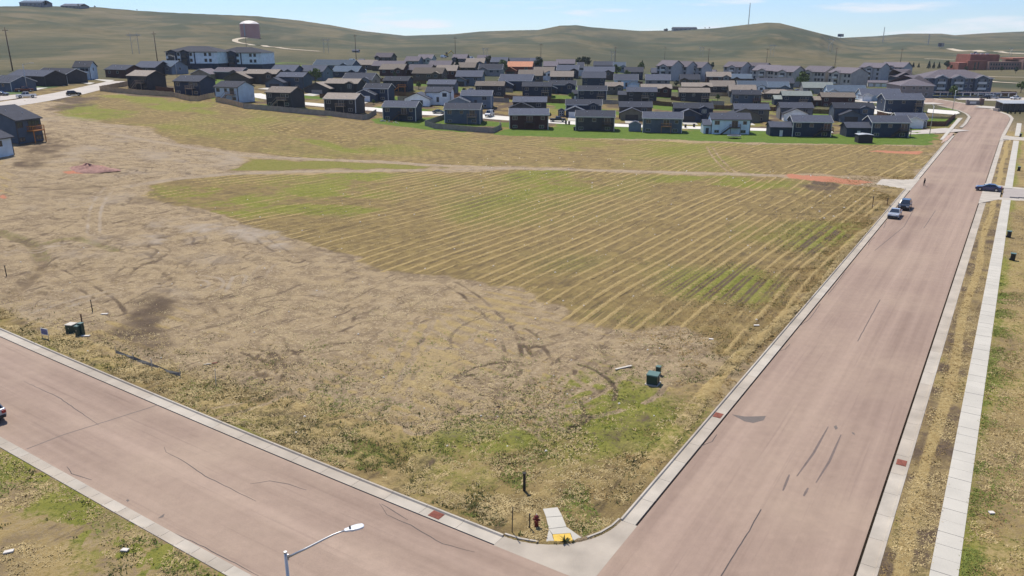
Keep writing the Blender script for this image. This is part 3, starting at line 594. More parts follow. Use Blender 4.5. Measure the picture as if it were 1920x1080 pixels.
kerb('kerb', [(40.6, 17.6)] + [(s, 17.6) for s in (60, 100, 150, 181.5)], -1, 3.05, 0, 70)
kerb('kerb', [(195.5, 17.6), (240, 17.6), (280, 17.6), (296, 17.6)], -1, 3.05, 0, 0)
kerb('kerb', [(35.05, 23.1)] + [(35.05, t) for t in (40, 60, 80, 100, 140)], 1, 3.05, 0, 72)
ARC2 = [(40.6 - 5.5 * math.cos(R(a)), 23.1 - 5.5 * math.sin(R(a))) for a in range(0, 91, 3)]
kerb('kerb', ARC2[:9], 1, 2.2, 0, 99, wg=.5); kerb('kerb', ARC2[8:20], 1, 4.2, 0, 99, wg=.5, raised=False); kerb('kerb', ARC2[19:], 1, 2.2, 0, 99, wg=.5)
kerb('kerb', [(22.9, 22.6)] + [(22.9, t) for t in (40, 60, 80, 140)], -1, 1.55, 0, 56, wg=.9)
kerb('kerb', [(20, 2.5), (60, 2.5), (120, 2.5), (173, 2.5)], 1, 3.05, 0, 75)
kerb('kerb', [(197, 2.5), (240, 2.5), (289, 2.5)], 1, 3.05, 0, 0)
kerb('kerb', [(306, 2.5)] + [(s, t - 1.2) for s, t in CURVE_R[1:]], 1, 3.05, 0, 0)
kerb('kerb', [(325, 17.2)] + [(s, t + 1.2) for s, t in CURVE_L[1:]], -1, 3.05, 0, 0)

def slab_walk(name, s0, s1, t0, t1, near_to, m, slab=1.52, dz=.12, along=True):
    root = empty(name, (0, 0, 0), kind='structure'); s = s0; k = 0; me = None
    while s < s1 - .1:
        e = s + slab if s < near_to else s1
        mb = MB(); n = max(1, int((e - s) / 4)); g = .014
        if s < near_to:
            a = [xy(*q) for q in ((s + g, t0), (e - g, t0), (e - g, t1), (s + g, t1))]; z = [float(T(*q)) + dz + .006 * math.sin(k * 2.3) for q in a]
            mb.add([(q[0], q[1], -.2 + float(T(*q))) for q in a] + [(q[0], q[1], zz) for q, zz in zip(a, z)], [(0, 3, 2, 1), (4, 5, 6, 7), (0, 1, 5, 4), (1, 2, 6, 5), (2, 3, 7, 6), (3, 0, 4, 7)])
            mb.build('slab', m, root)
        else:
            q = s
            while q < s1 - .1:
                f = min(s1, q + slab); a = [xy(*w) for w in ((q + g, t0), (f - g, t0), (f - g, t1), (q + g, t1))]
                mb.add([(w[0], w[1], float(T(*w)) - .2) for w in a] + [(w[0], w[1], float(T(*w)) + dz) for w in a], [(0, 3, 2, 1), (4, 5, 6, 7), (0, 1, 5, 4), (1, 2, 6, 5), (2, 3, 7, 6), (3, 0, 4, 7)]); q = f
            mb.build('slab', m, root)['kind'] = 'stuff'
        s = e; k += 1
    return root
slab_walk('pavement', 20, 178.6, -.05, -1.5, 105, M['concrete_white'])
slab_walk('pavement', 193.5, 290, -.05, -1.5, 0, M['concrete_white'])
slab_walk('pavement', 305, 352, -.1, -1.6, 0, M['concrete_white'])

# the stub of path at the corner with its yellow tactile plate
ramp = empty('corner_ramp', (0, 0, 0), kind='structure')
def plate(name, pts, z, m, parent, thick=.25, kind=None):
    a = [xy(*q) for q in pts]; mb = MB(); n = len(a)
    zt = [float(T(*q)) + (z if not hasattr(z, '__len__') else z[i]) for i, q in enumerate(a)]
    mb.add([(q[0], q[1], zz - thick) for q, zz in zip(a, zt)] + [(q[0], q[1], zz) for q, zz in zip(a, zt)], [tuple(range(n - 1, -1, -1)), tuple(range(n, 2 * n))] + [(i, (i + 1) % n, (i + 1) % n + n, i + n) for i in range(n)])
    o = mb.build(name, m, parent)
    if kind: o['kind'] = kind
    return o
def pxy(px, py): return st(*at(px, py)[:2])
plate('slab', [pxy(1018, 957), pxy(1045, 954), pxy(1054, 970), pxy(1024, 972.5)], .125, M['concrete_white'], ramp)
plate('slab', [pxy(1024, 973), pxy(1054, 970.8), pxy(1062, 990), pxy(1029, 994)], .12, M['concrete_white'], ramp)
plate('slab', [pxy(1029, 994.6), pxy(1062, 990.8), pxy(1073, 1001), pxy(1036, 1003.5)], (.115, .115, .08, .08), M['concrete_white'], ramp)
plate('tactile_plate', [pxy(1036, 1004.2), pxy(1069, 1001.8), pxy(1074, 1014), pxy(1040, 1017.5)], (.08, .08, .03, .03), M['yellow'], ramp)
plate('ramp_wing', [pxy(1029, 995), pxy(1035, 1004), pxy(1039, 1018), pxy(1024, 1017)], (.11, .08, .03, .09), M['concrete_white'], ramp)
plate('ramp_wing', [pxy(1063, 991), pxy(1090, 1010), pxy(1075, 1014), pxy(1070, 1002)], (.11, .10, .03, .08), M['concrete_white'], ramp)

# mouths of the drives and cross streets
plate('drive_mouth', [(181, 17.8), (182.2, 19.5), (183.6, 24), (192.5, 24), (193.6, 19.5), (196, 17.8), (197, 16.42), (180, 16.42)], .02, M['concrete'], None, .3, 'structure')
plate('cross_street', [(181.5, -.0), (181.5, -60), (194, -60), (194, -.0)], .045, mat('grey_street', (.30, .27, .25), .9, .1, .3), None, .3, 'structure')
plate('drive_mouth', [(172, 3.68), (178.5, .6), (179.6, -4), (179.6, -60), (181.4, -60), (181.4, .4), (193.9, .4), (193.9, -60), (196.3, -60), (196.3, -1), (197, 1.2), (198.5, 3.68)], .055, M['concrete'], None, .33, 'structure')
plate('drive_mouth', [(288, 3.6), (292, .5), (292, -60), (303, -60), (303, .5), (307, 3.5)], .05, M['concrete'], None, .33, 'structure')

# drain grates in the gutters, cracks, patches and rubber on the asphalt
def decal(name, pts, m, parent, off=.004):
    a = [at(px, py)[:2] for px, py in pts]; mb = MB(); mb.add([(q[0], q[1], float(T(*q)) + off) for q in a], [tuple(range(len(a)))]); o = mb.build(name, m, parent)
    if o.data.polygons[0].normal.z < 0: o.data.flip_normals()
    return o
def ribbon(name, pts, w, m, parent, off=.004, jig=.0, taper=False):
    a = [Vector(at(px, py)[:2]) for px, py in pts]; q = []
    for p, e in zip(a[:-1], a[1:]):
        k = max(1, int((e - p).length / .5))
        for i in range(k): q.append(p.lerp(e, i / k) + Vector((random.uniform(-jig, jig), random.uniform(-jig, jig))))
    q.append(a[-1]); v = []
    for i, p in enumerate(q):
        d = (q[min(i + 1, len(q) - 1)] - q[max(i - 1, 0)]).normalized(); n_ = Vector((-d.y, d.x)); ww = w * (.35 + .65 * math.sin(math.pi * (i + .5) / len(q))) if taper else w
        for sg in (-1, 1): c = p + n_ * ww / 2 * sg; v.append((c.x, c.y, float(T(c.x, c.y)) + off))
    mb = MB(); mb.add(v, [(2 * i, 2 * i + 1, 2 * i + 3, 2 * i + 2) for i in range(len(q) - 1)]); o = mb.build(name, m, parent)
    if sum(f.normal.z for f in o.data.polygons) < 0: o.data.flip_normals()
    return o
for p in ([(1650, 562), (1608, 640)], [(1427, 955), (1405, 995), (1352, 1080)], [(1712, 395), (1695, 425), (1640, 470)], [(1754, 395), (1732, 428)]): ribbon('tar_crack', p, .07, M['tar'], avenue, .005, .02)
for p in ([(1538, 570), (1524, 590), (1516, 600), (1498, 612)], [(1482, 645), (1472, 655), (1456, 660)], [(1344, 815), (1335, 828), (1312, 838)], [(1585, 510), (1570, 530), (1553, 552)], [(1662, 415), (1657, 428)], [(1640, 445), (1632, 452), (1628, 460)], [(1243, 906), (1232, 925), (1229, 940)]): ribbon('tar_crack', p, .06, M['tar'], avenue, .005, .03)
for p in ([(1553, 800), (1525, 850), (1494, 893)], [(1577, 815), (1555, 865), (1530, 905)], [(1480, 890), (1468, 920)], [(1515, 915), (1507, 930)]): ribbon('skid_mark', p, .17, M['skid'], avenue, .006, 0, True)
decal('patch', [(1372, 777), (1396, 781), (1412, 781), (1436, 780), (1432, 788), (1412, 793), (1396, 790)], M['patch'], avenue, .007)
for p in ([(308, 838), (312, 848), (350, 868), (385, 893), (430, 915), (480, 940)], [(470, 907), (505, 902), (540, 908), (575, 919)], [(125, 875), (135, 888), (172, 900)], [(310, 992), (360, 1015), (420, 1045), (485, 1080)], [(712, 944), (725, 965), (770, 985), (830, 1020), (890, 1035)], [(715, 945), (765, 975)], [(45, 715), (110, 745), (185, 797)]): ribbon('tar_crack', p, .065, M['tar'], side_road, .005, .03, True)
ribbon('seam', [(50, 842), (120, 815), (215, 785), (300, 758)], .09, M['patch'], side_road, .006, .02)
decal('oil_stain', [(296, 972), (304, 966), (309, 963), (306, 970)], M['patch'], side_road, .006)
decal('oil_stain', [(236, 938), (240, 936), (243, 939), (239, 941)], M['patch'], side_road, .006)
for p in ([(1563, 800), (1568, 797), (1571, 803), (1567, 806)], [(1597, 810), (1602, 812), (1603, 816), (1598, 813)]): decal('oil_stain', p, M['patch'], avenue, .006)
GR = [((1343, 778), (58.6, 17.05), 'rust red drain grate in the gutter beside the dark asphalt patch'), ((1690, 868), (58.5, 3.05), 'rust red drain grate in the gutter beside the strip of dry grass by the pavement'), ((820, 968), (34.5, 28.1), 'rust red drain grate in the kerb of the side road left of the red hydrant')]
for _, (s, t), lab in GR:
    g = empty('drain_grate', (*xy(s, t), 0.0), math.pi / 2 - UA, lab, 'drain grate', 'rust red drain grates in the gutters')
    if t > 20: g.rotation_euler.z += math.pi / 2
    g.location.z = float(T(*xy(s, t))) + .012
    MB().box(-.45, .45, -.33, .33, -.02, .02).build('frame', M['iron_red'], g)
    for i in range(6): MB().box(-.4, .4, -.28 + i * .1, -.22 + i * .1, .02, .035).build('bar', M['iron_red'], g)
# ---------------------------------------------------------------- houses
WALL = {'navy': (.034, .048, .078), 'charcoal': (.048, .048, .054), 'maroon': (.070, .034, .032), 'slate': (.13, .16, .20), 'lightblue': (.50, .60, .68), 'white': (.72, .74, .75),
        'grey': (.21, .21, .21), 'olive': (.15, .145, .115), 'brown': (.085, .068, .058), 'tan': (.32, .27, .21), 'red': (.16, .055, .045), 'purple': (.07, .062, .075), 'bluegrey': (.075, .10, .135), 'palegreen': (.36, .40, .36)}
ROOF = {'slate': (.058, .066, .090), 'brown': (.185, .160, .138), 'lavender': (.125, .113, .13), 'terracotta': (.42, .20, .125), 'green': (.21, .235, .225), 'dark': (.046, .050, .066), 'blue': (.078, .108, .15)}
for k, c in WALL.items(): M['w_' + k] = siding('siding_' + k, c)
for k, c in ROOF.items(): M['r_' + k] = mat('shingles_' + k, c, .9, .18, 1.2, .5, bscale=9, spec=.15)
for k_ in list(WALL) + list(ROOF):
    for pre in ('w_', 'r_'):
        if pre + k_ in M: own_shade(M[pre + k_].node_tree, M[pre + k_].node_tree.nodes['Principled BSDF'], .18 if pre == 'w_' else .24)
M['frame_pale'] = mat('frame_pale', (.34, .34, .33), .6, .1); M['trim_white'] = mat('trim_white', (.58, .58, .56), .6, .05); M['trim_dark'] = mat('trim_dark', (.05, .05, .055), .6, .1)
M['glass'] = mat('window_glass', (.03, .04, .055), .08, .1, 1, spec=.8); M['curtain_glass'] = mat('pale_glass', (.16, .18, .20), .12, .3, 1, spec=.8)
M['door_white'] = mat('garage_white', (.72, .72, .72), .5, .04); M['door_dark'] = mat('garage_dark', (.035, .033, .035), .5, .1); M['door_tan'] = mat('garage_tan', (.27, .24, .22), .6, .08)
M['deck_wood'] = mat('deck_wood', (.26, .20, .15), .85, .2, 2); M['deck_orange'] = mat('deck_cedar', (.42, .17, .045), .7, .18, 3); M['deck_dark'] = mat('deck_dark', (.06, .045, .04), .8, .2, 2)
M['fence_tan'] = mat('fence_tan', (.42, .31, .20), .9, .2, 1.0); M['fence_grey'] = mat('fence_grey', (.26, .235, .21), .9, .2, 1.0); M['fence_brown'] = mat('fence_brown', (.11, .055, .038), .9, .2, 1.0); M['fence_orange'] = mat('fence_orange', (.33, .17, .085), .9, .2, 1)
M['metal'] = mat('galvanised', (.42, .43, .44), .4, .1, 3, metal=.6); M['steel'] = mat('grey_steel', (.32, .32, .33), .45, .1, 3, metal=.5); M['wood_pole'] = mat('pole_wood', (.12, .085, .062), .9, .25, 2)
M['vent'] = mat('vent_white', (.6, .6, .6), .5, .05)

def rect_poly(d, h, p): return [(0, 0), (d, 0), (d, h), (d / 2, h + d / 2 * p), (0, h)]
def chevron(d, h, p, ov=.45, th=.2):
    """Cross-section of a pitched roof over a span 0..d."""
    e = -ov; a = h - ov * p
    return [(e, a), (e, a + th), (d / 2, h + d / 2 * p + th), (d + ov, a + th), (d + ov, a), (d / 2, h + d / 2 * p)]
def window(parent, face, u, z, w, h, wallx, frame='trim_white', pane='glass', far=False, y=0.0):
    """face 'f' looks to -y at depth y, 'l' and 'r' look along -x and +x at wallx."""
    fr = MB(); pn = MB(); b = .09; t = .05
    def bx(m, u0, u1, z0, z1, a0, a1):
        if face == 'f': m.box(u0, u1, y - a1, y - a0, z0, z1)
        elif face == 'r': m.box(wallx + a0, wallx + a1, u0, u1, z0, z1)
        else: m.box(wallx - a1, wallx - a0, u0, u1, z0, z1)
    u0, u1, z0, z1 = u - w / 2, u + w / 2, z, z + h
    bx(fr, u0 - b, u1 + b, z1, z1 + b, .0, t); bx(fr, u0 - b, u1 + b, z0 - b, z0, .0, t); bx(fr, u0 - b, u0, z0, z1, .0, t); bx(fr, u1, u1 + b, z0, z1, .0, t)
    if w > 1.2: bx(fr, u - .035, u + .035, z0, z1, .0, t)
    if far:
        fr.cur = 1; bx(fr, u0, u1, z0, z1, -.02, .02); return fr.build('window', [M[frame], M[pane]], parent)
    o = fr.build('window', M[frame], parent); bx(pn, u0, u1, z0, z1, -.02, .02); pn.build('pane', M[pane], o); return o
def garage_door(parent, u, w, h, y, mt):
    m = MB(); n = 4
    for i in range(n): m.box(u - w / 2, u + w / 2, y - .06, y + .02, .05 + h * i / n + .015, .05 + h * (i + 1) / n - .015)
    m.box(u - w / 2, u + w / 2, y - .035, y + .02, .05, .05 + h)
    return m.build('garage_door', M[mt], parent)
def deck(parent, u, w, dep, z, y, mt, stair=0):
    o = MB().box(u - w / 2, u + w / 2, y - dep, y, z - .2, z).build('deck', M[mt], parent)
    for a in (u - w / 2 + .12, u + w / 2 - .12): MB().box(a - .08, a + .08, y - dep + .05, y - dep + .21, -1.5, z - .2).build('post', M[mt], o)
    r = MB(); r.box(u - w / 2, u + w / 2, y - dep, y - dep + .06, z + .9, z + 1.0); r.box(u - w / 2, u - w / 2 + .06, y - dep, y, z + .9, z + 1.0); r.box(u + w / 2 - .06, u + w / 2, y - dep, y, z + .9, z + 1.0)
    k = int(w / .32)
    for i in range(k + 1): a = u - w / 2 + .03 + (w - .06) * i / k; r.box(a - .03, a + .03, y - dep + .01, y - dep + .05, z, z + .9)
    for sx in (u - w / 2 + .03, u + w / 2 - .03):
        for i in range(4): yy = y - dep * (i + .5) / 4; r.box(sx - .02, sx + .02, yy - .03, yy + .03, z, z + .9)
    r.build('railing', M[mt], o)
    if stair:
        s = MB(); e = u + stair * (w / 2); f = e + stair * (z * 1.25); n = 9
        for yy in (y - dep + .15, y - dep + 1.15): s.bar((e, yy, z - .1), (f, yy, .0), .06, .28)
        for i in range(n): a = e + (f - e) * (i + .5) / n; zz = z - z * (i + .5) / n; s.box(a - .15, a + .15, y - dep + .15, y - dep + 1.15, zz - .03, zz + .03)
        s.bar((e, y - dep + .12, z + .95), (f, y - dep + .12, .95), .06, .09); s.build('stair', M[mt], o)
    return o

HOUSES = []
def house(cx, by, wpx, yaw, wall, roof, kind, label, h=None, d=8.0, p=.42, trim='white', deckat=None, stair=0, deckm='deck_wood', gar=0, gw=6.2, gproj=2.6, gdoor='door_white', gwall=None, bump=0, bumpwall=None,
          wing=0, gpx=None, far=False, frame='frame_pale', gside=None, drive=True, hip=False, solar=False, zadd=0.0, wmax=None):
    X, Y, Z, zc = at(cx, by); yr = R(yaw)
    k = math.cos(yr) - X / Y * math.sin(yr); w = wpx * zc / F / k
    if wmax: w = min(w, wmax)
    if far and not hip: d = max(d, 10.5); p = .5
    h = h or {'rear': 4.9, 'front': 4.1, 'plain': 3.6, 'ranch': 2.9}[kind]
    pale = wall in ('white', 'lightblue', 'palegreen')
    root = empty('house', (X, Y, Z + zadd), yr, label, 'house', 'houses of the new estate'); HOUSES.append((root, w, d))
    wm = MB().prism(rect_poly(d, h, p), -w / 2, w / 2); wm.box(-w / 2 + .05, w / 2 - .05, .05, d - .05, -2.2, .02); wm.build('wall', M['w_' + wall], root)
    rf = MB()
    if hip:
        ov = .5; a = h - .2; top = h + d / 2 * p
        rf.add([(-w / 2 - ov, -ov, a), (w / 2 + ov, -ov, a), (w / 2 + ov, d + ov, a), (-w / 2 - ov, d + ov, a), (-w / 2 + d / 2, d / 2, top + .1), (w / 2 - d / 2, d / 2, top + .1)], [(0, 1, 5, 4), (1, 2, 5), (2, 3, 4, 5), (3, 0, 4), (3, 2, 1, 0)])
    else: rf.prism(chevron(d, h + .003, p), -w / 2 - .38, w / 2 + .38)
    ro = rf.build('roof', M['r_' + roof], root)
    if not far:
        for q in ((-.22, .55), (.18, .3)):
            zz = h + d / 2 * p * 2 * q[1] * .5; MB().tube([(w * q[0], d * q[1] * .5 + .4, zz - .1), (w * q[0], d * q[1] * .5 + .4, zz + .65)], .09, 6).build('vent_pipe', M['vent'], ro)
    # rake and eave boards, corner boards
    tm = 'trim_white' if trim == 'white' else 'trim_dark'; tr = MB(); ov = .45
    if not hip:
        for sx in (-1, 1):
            x0 = sx * (w / 2 + .38); x1 = sx * (w / 2 + .42)
            for ya, yb in ((-ov, d / 2), (d + ov, d / 2)):
                za = h - ov * p - .02; zb = h + d / 2 * p - .02
                tr.add([(x0, ya, za), (x1, ya, za), (x1, yb, zb), (x0, yb, zb), (x0, ya, za + .24), (x1, ya, za + .24), (x1, yb, zb + .24), (x0, yb, zb + .24)], [(0, 3, 2, 1), (4, 5, 6, 7), (0, 1, 5, 4), (1, 2, 6, 5), (2, 3, 7, 6), (3, 0, 4, 7)])
    tr.box(-w / 2 - .42, w / 2 + .42, -ov - .05, -ov - .003, h - ov * p - .03, h - ov * p + .2)
    if not far:
        for sx in (-1, 1): tr.box(sx * w / 2 - .11, sx * w / 2 + .11, -.025, .12, -.1, h - .1)
    tr.build('trim', M[tm], root)
    W = lambda *a, **q: window(root, *a, far=far, **q)
    if kind == 'rear':
        dk = deckat if deckat is not None else .18
        if dk is not False:
            du = dk * w; W('f', du, h - 2.45, 1.9, 1.95, 0, frame=frame)
            deck(root, du, 3.4, 1.8, h - 2.5, 0, deckm, stair)
        W('f', -w * .36, h - 1.7, 1.5, 1.15, 0, frame=frame); W('f', -w * .36, .55, 1.4, .8, 0, frame=frame)
        W('f', (w * .36 if dk is False or abs(dk) < .25 else -w * .02), h - 1.6, 1.1, 1.0, 0, frame=frame); W('f', w * .33, .5, 1.5, .9, 0, frame=frame)
        if X > 70: W('l', d * .45, h - 1.6, 1.0, 1.1, -w / 2, frame=frame)
    elif kind == 'front':
        free = -1 if gar > 0 else 1
        W('f', free * w * .27, h - 1.75, 1.7, 1.25, 0, frame=frame)
        W('f', free * w * .27, .6, 1.5, .85, 0, frame=frame)
        if bump:
            bu = free * w * .27; bw = 3.6; bh = h - .02; bz = MB()
            if bumpwall is None: bumpwall = wall
            bz.prism([(bu - bw / 2, .0), (bu + bw / 2, .0), (bu + bw / 2, bh), (bu, bh + bw / 2 * p), (bu - bw / 2, bh)], -.55, 2.0, 'y'); bz.build('bay_wall', M['w_' + bumpwall], root)
            c = chevron(bw, bh, p, .35, .18); MB().prism([(q[0] + bu - bw / 2, q[1]) for q in c], -.9, 2.4, 'y').build('bay_roof', M['r_' + roof], root)
            window(root, 'f', bu, h - 1.75, 1.6, 1.3, 0, frame, 'glass', far, y=-.55)
        m = MB().box(-free * w * .02 - .5, -free * w * .02 + .5, -.04, .02, 1.2, 3.2); m.build('door', M['trim_dark'], root)
    elif kind == 'plain':
        for q in ((-.32, 1.5), (.05, 1.8), (.33, 1.2)): W('f', q[0] * w, h - 1.7, q[1], 1.1, 0, frame=frame)
        if X > 70: W('l', d * .5, h - 1.6, 1.0, 1.1, -w / 2, frame=frame)
        if X < -20: W('r', d * .5, h - 1.6, 1.0, 1.1, w / 2, frame=frame)
        if bump:
            bu = bump * w * .3; bw = 3.8; bz = MB(); bz.prism([(bu - bw / 2, 0), (bu + bw / 2, 0), (bu + bw / 2, h - .02), (bu, h - .02 + bw / 2 * p), (bu - bw / 2, h - .02)], -.7, 2, 'y'); bz.build('bay_wall', M['w_' + (bumpwall or wall)], root)
            c = chevron(bw, h - .02, p, .4, .18); MB().prism([(q[0] + bu - bw / 2, q[1]) for q in c], -1.1, 2.6, 'y').build('bay_roof', M['r_' + roof], root)
            window(root, 'f', bu, h - 1.7, 1.4, 1.1, 0, frame, 'glass', far, y=-.7)
    elif kind == 'ranch':
        for q in ((-.3, 1.2), (.1, 1.2)): W('f', q[0] * w, h - 1.6, q[1], 1.0, 0, frame=frame)
    if gar:
        gu = gar * (w / 2 - gw / 2 + (.8 if kind == 'front' else .1)); gh = 2.75
        if gpx: gu = -w / 2 + gpx[0] * zc / F; gw = gpx[1] * zc / F * .94; gproj = max(gproj, 4.2)
        gp2 = d * .45; g = MB(); gwl = gwall or wall
        g.prism([(gu - gw / 2, -2), (gu + gw / 2, -2), (gu + gw / 2, gh), (gu, gh + gw / 2 * p), (gu - gw / 2, gh)], -gproj, gp2, 'y'); go = g.build('garage_wall', M['w_' + gwl], root)
        c = chevron(gw, gh + .003, p, .45, .2); MB().prism([(q[0] + gu - gw / 2, q[1]) for q in c], -gproj - .5, gp2 + 1.2, 'y').build('garage_roof', M['r_' + roof], root)
        t2 = MB()
        for a, b in ((-1, 0), (1, 0)):
            xa = gu + a * (gw / 2 + .45); za = gh - .45 * p - .02; zb = gh + gw / 2 * p - .02; ya, yb = -gproj - .55, -gproj - .503
            t2.add([(xa, ya, za), (xa, yb, za), (gu, yb, zb), (gu, ya, zb), (xa, ya, za + .24), (xa, yb, za + .24), (gu, yb, zb + .24), (gu, ya, zb + .24)], [(0, 1, 2, 3), (7, 6, 5, 4), (0, 4, 5, 1), (1, 5, 6, 2), (2, 6, 7, 3), (3, 7, 4, 0)])
        t2.build('garage_trim', M[tm], root); garage_door(root, gu, min(4.8, gw - 1.2), 2.15, -gproj, gdoor)
        if kind == 'front' and drive and not far:
            c_, s_ = math.cos(yr), math.sin(yr); q = [(gu - 2.6, -gproj - .1), (gu + 2.6, -gproj - .1), (gu + 2.6, -gproj - 9), (gu - 2.6, -gproj - 9)]
            w4 = [(X + a * c_ - b * s_, Y + a * s_ + b * c_) for a, b in q]
            strip_mesh('driveway', [w4[0], w4[3]], [w4[1], w4[2]], .17, M['concrete_white'], cross=2, step=2)
    if gside:   # a lower wing beside the house, ridge the same way: side, width px, lower by
        sg, wp = gside; ww = wp * zc / F; x0, x1 = (w / 2, w / 2 + ww) if sg > 0 else (-w / 2 - ww, -w / 2); hh = 3.0; dd = d * .8
        MB().prism([(a + .6, b) for a, b in rect_poly(dd, hh, p)], x0 + (.003 if sg > 0 else 0), x1 - (.003 if sg < 0 else 0)).build('garage_wall', M['w_' + wall], root)
        MB().prism([(a + .6, b) for a, b in chevron(dd, hh + .003, p)], x0 - (.35 if sg < 0 else -.01), x1 + (.35 if sg > 0 else -.01)).build('garage_roof', M['r_' + roof], root)
        MB().box(min(x0, x1) - .02, max(x0, x1) + .02, .57, .72, -2, hh - .2).build('garage_wall', M['w_' + wall], root)
        MB().box((x0 + x1) / 2 - .5, (x0 + x1) / 2 + .5, .54, .62, .0, 2.0).build('door', M[tm], root)
    return root

H = house
# the row that backs on to the field, left to right
H(260, 167, 37, -27, 'charcoal', 'brown', 'rear', 'charcoal two storey house with tan roof standing inside the corner of the long wooden fence', trim='dark', deckat=.2, stair=-1, h=5.0, frame='trim_dark', d=8.6)
H(352.5, 178, 47, -20, 'navy', 'slate', 'rear', 'navy house with small deck behind the tan fence, in front of the white apartment blocks', trim='dark', deckat=.18, h=5.0, deckm='deck_wood', d=8.8)
H(426, 189.5, 42, -25, 'lightblue', 'dark', 'rear', 'pale blue white house with dark roof and wooden outside stair, backing on the field', trim='dark', deckat=.25, stair=-1, frame='trim_dark', h=5.0, d=8.4)
H(523.5, 200, 45, -22, 'charcoal', 'brown', 'rear', 'near black house with grey brown roof and pale wooden stair to a grey fenced yard', trim='dark', deckat=.2, stair=-1, h=5.0, d=8.2)
H(638, 210.5, 58, -14, 'charcoal', 'brown', 'rear', 'dark house with brown roof at the bend of the grey wooden fence, small deck', trim='white', deckat=.05, h=4.8, d=8.2)
H(749, 226.5, 61, -10, 'navy', 'slate', 'rear', 'navy house with white corner boards and junk along its unfenced back wall', deckat=.15, stair=-1, deckm='deck_dark', h=4.9, d=8.2)
H(867, 232, 66, -5, 'bluegrey', 'slate', 'rear', 'dark blue house with a white edged balcony inside its own grey fence loop', deckat=.28, h=5.1, d=8.2)
H(991.5, 242.5, 72, -2, 'maroon', 'slate', 'rear', 'maroon brown house with a dark roof on bright green lawn, black pickup parked beside it', deckat=.02, h=5.0, deckm='deck_dark')
H(1115, 246, 72, -7, 'charcoal', 'slate', 'rear', 'charcoal house on the lawn between the maroon house and the small grey shed', deckat=.32, h=4.9, deckm='deck_dark')
H(1241, 249.5, 73, -10, 'slate', 'slate', 'rear', 'slate blue house with a brown balcony and the small grey shed at its left wall', deckat=.1, h=4.9, deckm='fence_orange')
H(1369, 252, 72, -5, 'lightblue', 'slate', 'rear', 'light blue house with a dark stair and deck and the round trampoline on its lawn', trim='dark', deckat=.1, stair=-1, h=4.9, deckm='deck_dark', gside=(-1, 14))
H(1521, 257, 72, -6, 'navy', 'slate', 'rear', 'navy house with white corner boards, low garage wing on the left and dark deck stair', deckat=.38, stair=-1, h=4.8, deckm='deck_dark', gside=(-1, 40))
H(1667.5, 258, 70, -4, 'navy', 'slate', 'rear', 'blue black house nearest the avenue with corner deck and square dark hut on its lawn', deckat=.36, stair=-1, h=4.8, deckm='deck_dark', gside=(-1, 44))
# second row, across the estate street, fronts and garages towards the field
H(428, 150, 50, -14, 'purple', 'lavender', 'front', 'purple grey house below the white apartments with a pale gabled garage at its left', gpx=(-18, 44), gar=-1, bump=1, gdoor='door_tan', gwall='tan', h=3.8, drive=False)
H(490, 158, 58, -14, 'brown', 'brown', 'front', 'dark brown house with brown roof and a low wide garage gable at its left', gpx=(-8, 55), gar=-1, bump=1, gdoor='door_dark', trim='dark', h=4.6, drive=False)
H(545, 166, 48, -15, 'bluegrey', 'slate', 'front', 'blue grey two storey house with a dark gabled garage beside the pale street', gpx=(4, 40), gar=-1, gdoor='door_dark', trim='dark', h=4.9)
H(641, 178, 60, -13, 'charcoal', 'brown', 'front', 'charcoal house with mauve brown roof and grey garage door where the pale street turns', gpx=(-8, 54), gar=-1, bump=1, gdoor='door_tan', trim='dark', h=4.7, gproj=4.5)
H(706, 189, 44, -11, 'navy', 'slate', 'front', 'navy house with white garage door and white trim above a bright sloping lawn', gpx=(7, 44), gar=-1, gdoor='door_white', h=5.0, gproj=3.4)
H(822, 197, 46, -6, 'white', 'slate', 'front', 'white house with an arched upper window and a dark garage door', gpx=(-13, 50), gar=-1, bump=1, bumpwall='white', gdoor='door_dark', trim='dark', h=5.2, gproj=3.6, frame='trim_dark')
H(893, 203, 56, -5, 'slate', 'slate', 'front', 'slate blue house behind the fence loop house, green strip of lawn at its right', gpx=(-2, 43), gar=-1, h=5.0, gdoor='door_tan', gwall='slate')
H(993, 214, 61, -4, 'charcoal', 'slate', 'front', 'dark grey house right behind the maroon house, its garage gable showing over the roof', gpx=(16, 46), gar=-1, h=4.6, trim='dark', gdoor='door_dark')
H(1094, 219, 66, -5, 'navy', 'slate', 'front', 'navy house with white trim, pale garage door and white doored playhouse at its left', gpx=(17, 36), gar=-1, bump=1, gdoor='door_white', h=4.6)
H(1191, 224, 60, -6, 'brown', 'slate', 'front', 'dark house with a broad olive brown garage gable, behind the slate blue house', gpx=(22, 44), gar=-1, gwall='olive', gdoor='door_dark', trim='dark', h=4.7, gw=7)
H(1299, 227, 72, -6, 'navy', 'slate', 'front', 'navy house with a blue left wall and long dark garage facing the white drive', gpx=(25, 46), gar=-1, gwall='navy', bump=1, gdoor='door_dark', trim='dark', h=4.8, gw=7)
H(1408, 228, 64, -7, 'olive', 'slate', 'front', 'house with olive garage face and dark gable just behind the light blue house', gpx=(16, 58), gar=-1, gwall='olive', gdoor='door_dark', trim='dark', h=4.6, gw=7.2)
H(1492, 225, 60, -7, 'grey', 'slate', 'front', 'light grey house with white gabled garage, bright lawn square at its right', gpx=(24, 46), gar=-1, gwall='white', gdoor='door_tan', trim='dark', h=4.6)
H(1599, 228, 74, -8, 'bluegrey', 'slate', 'front', 'dark blue house with black garage gable between the two navy houses of the front row', gpx=(26, 40), gar=-1, bump=1, gdoor='door_dark', trim='dark', h=5.0, gw=6.8)
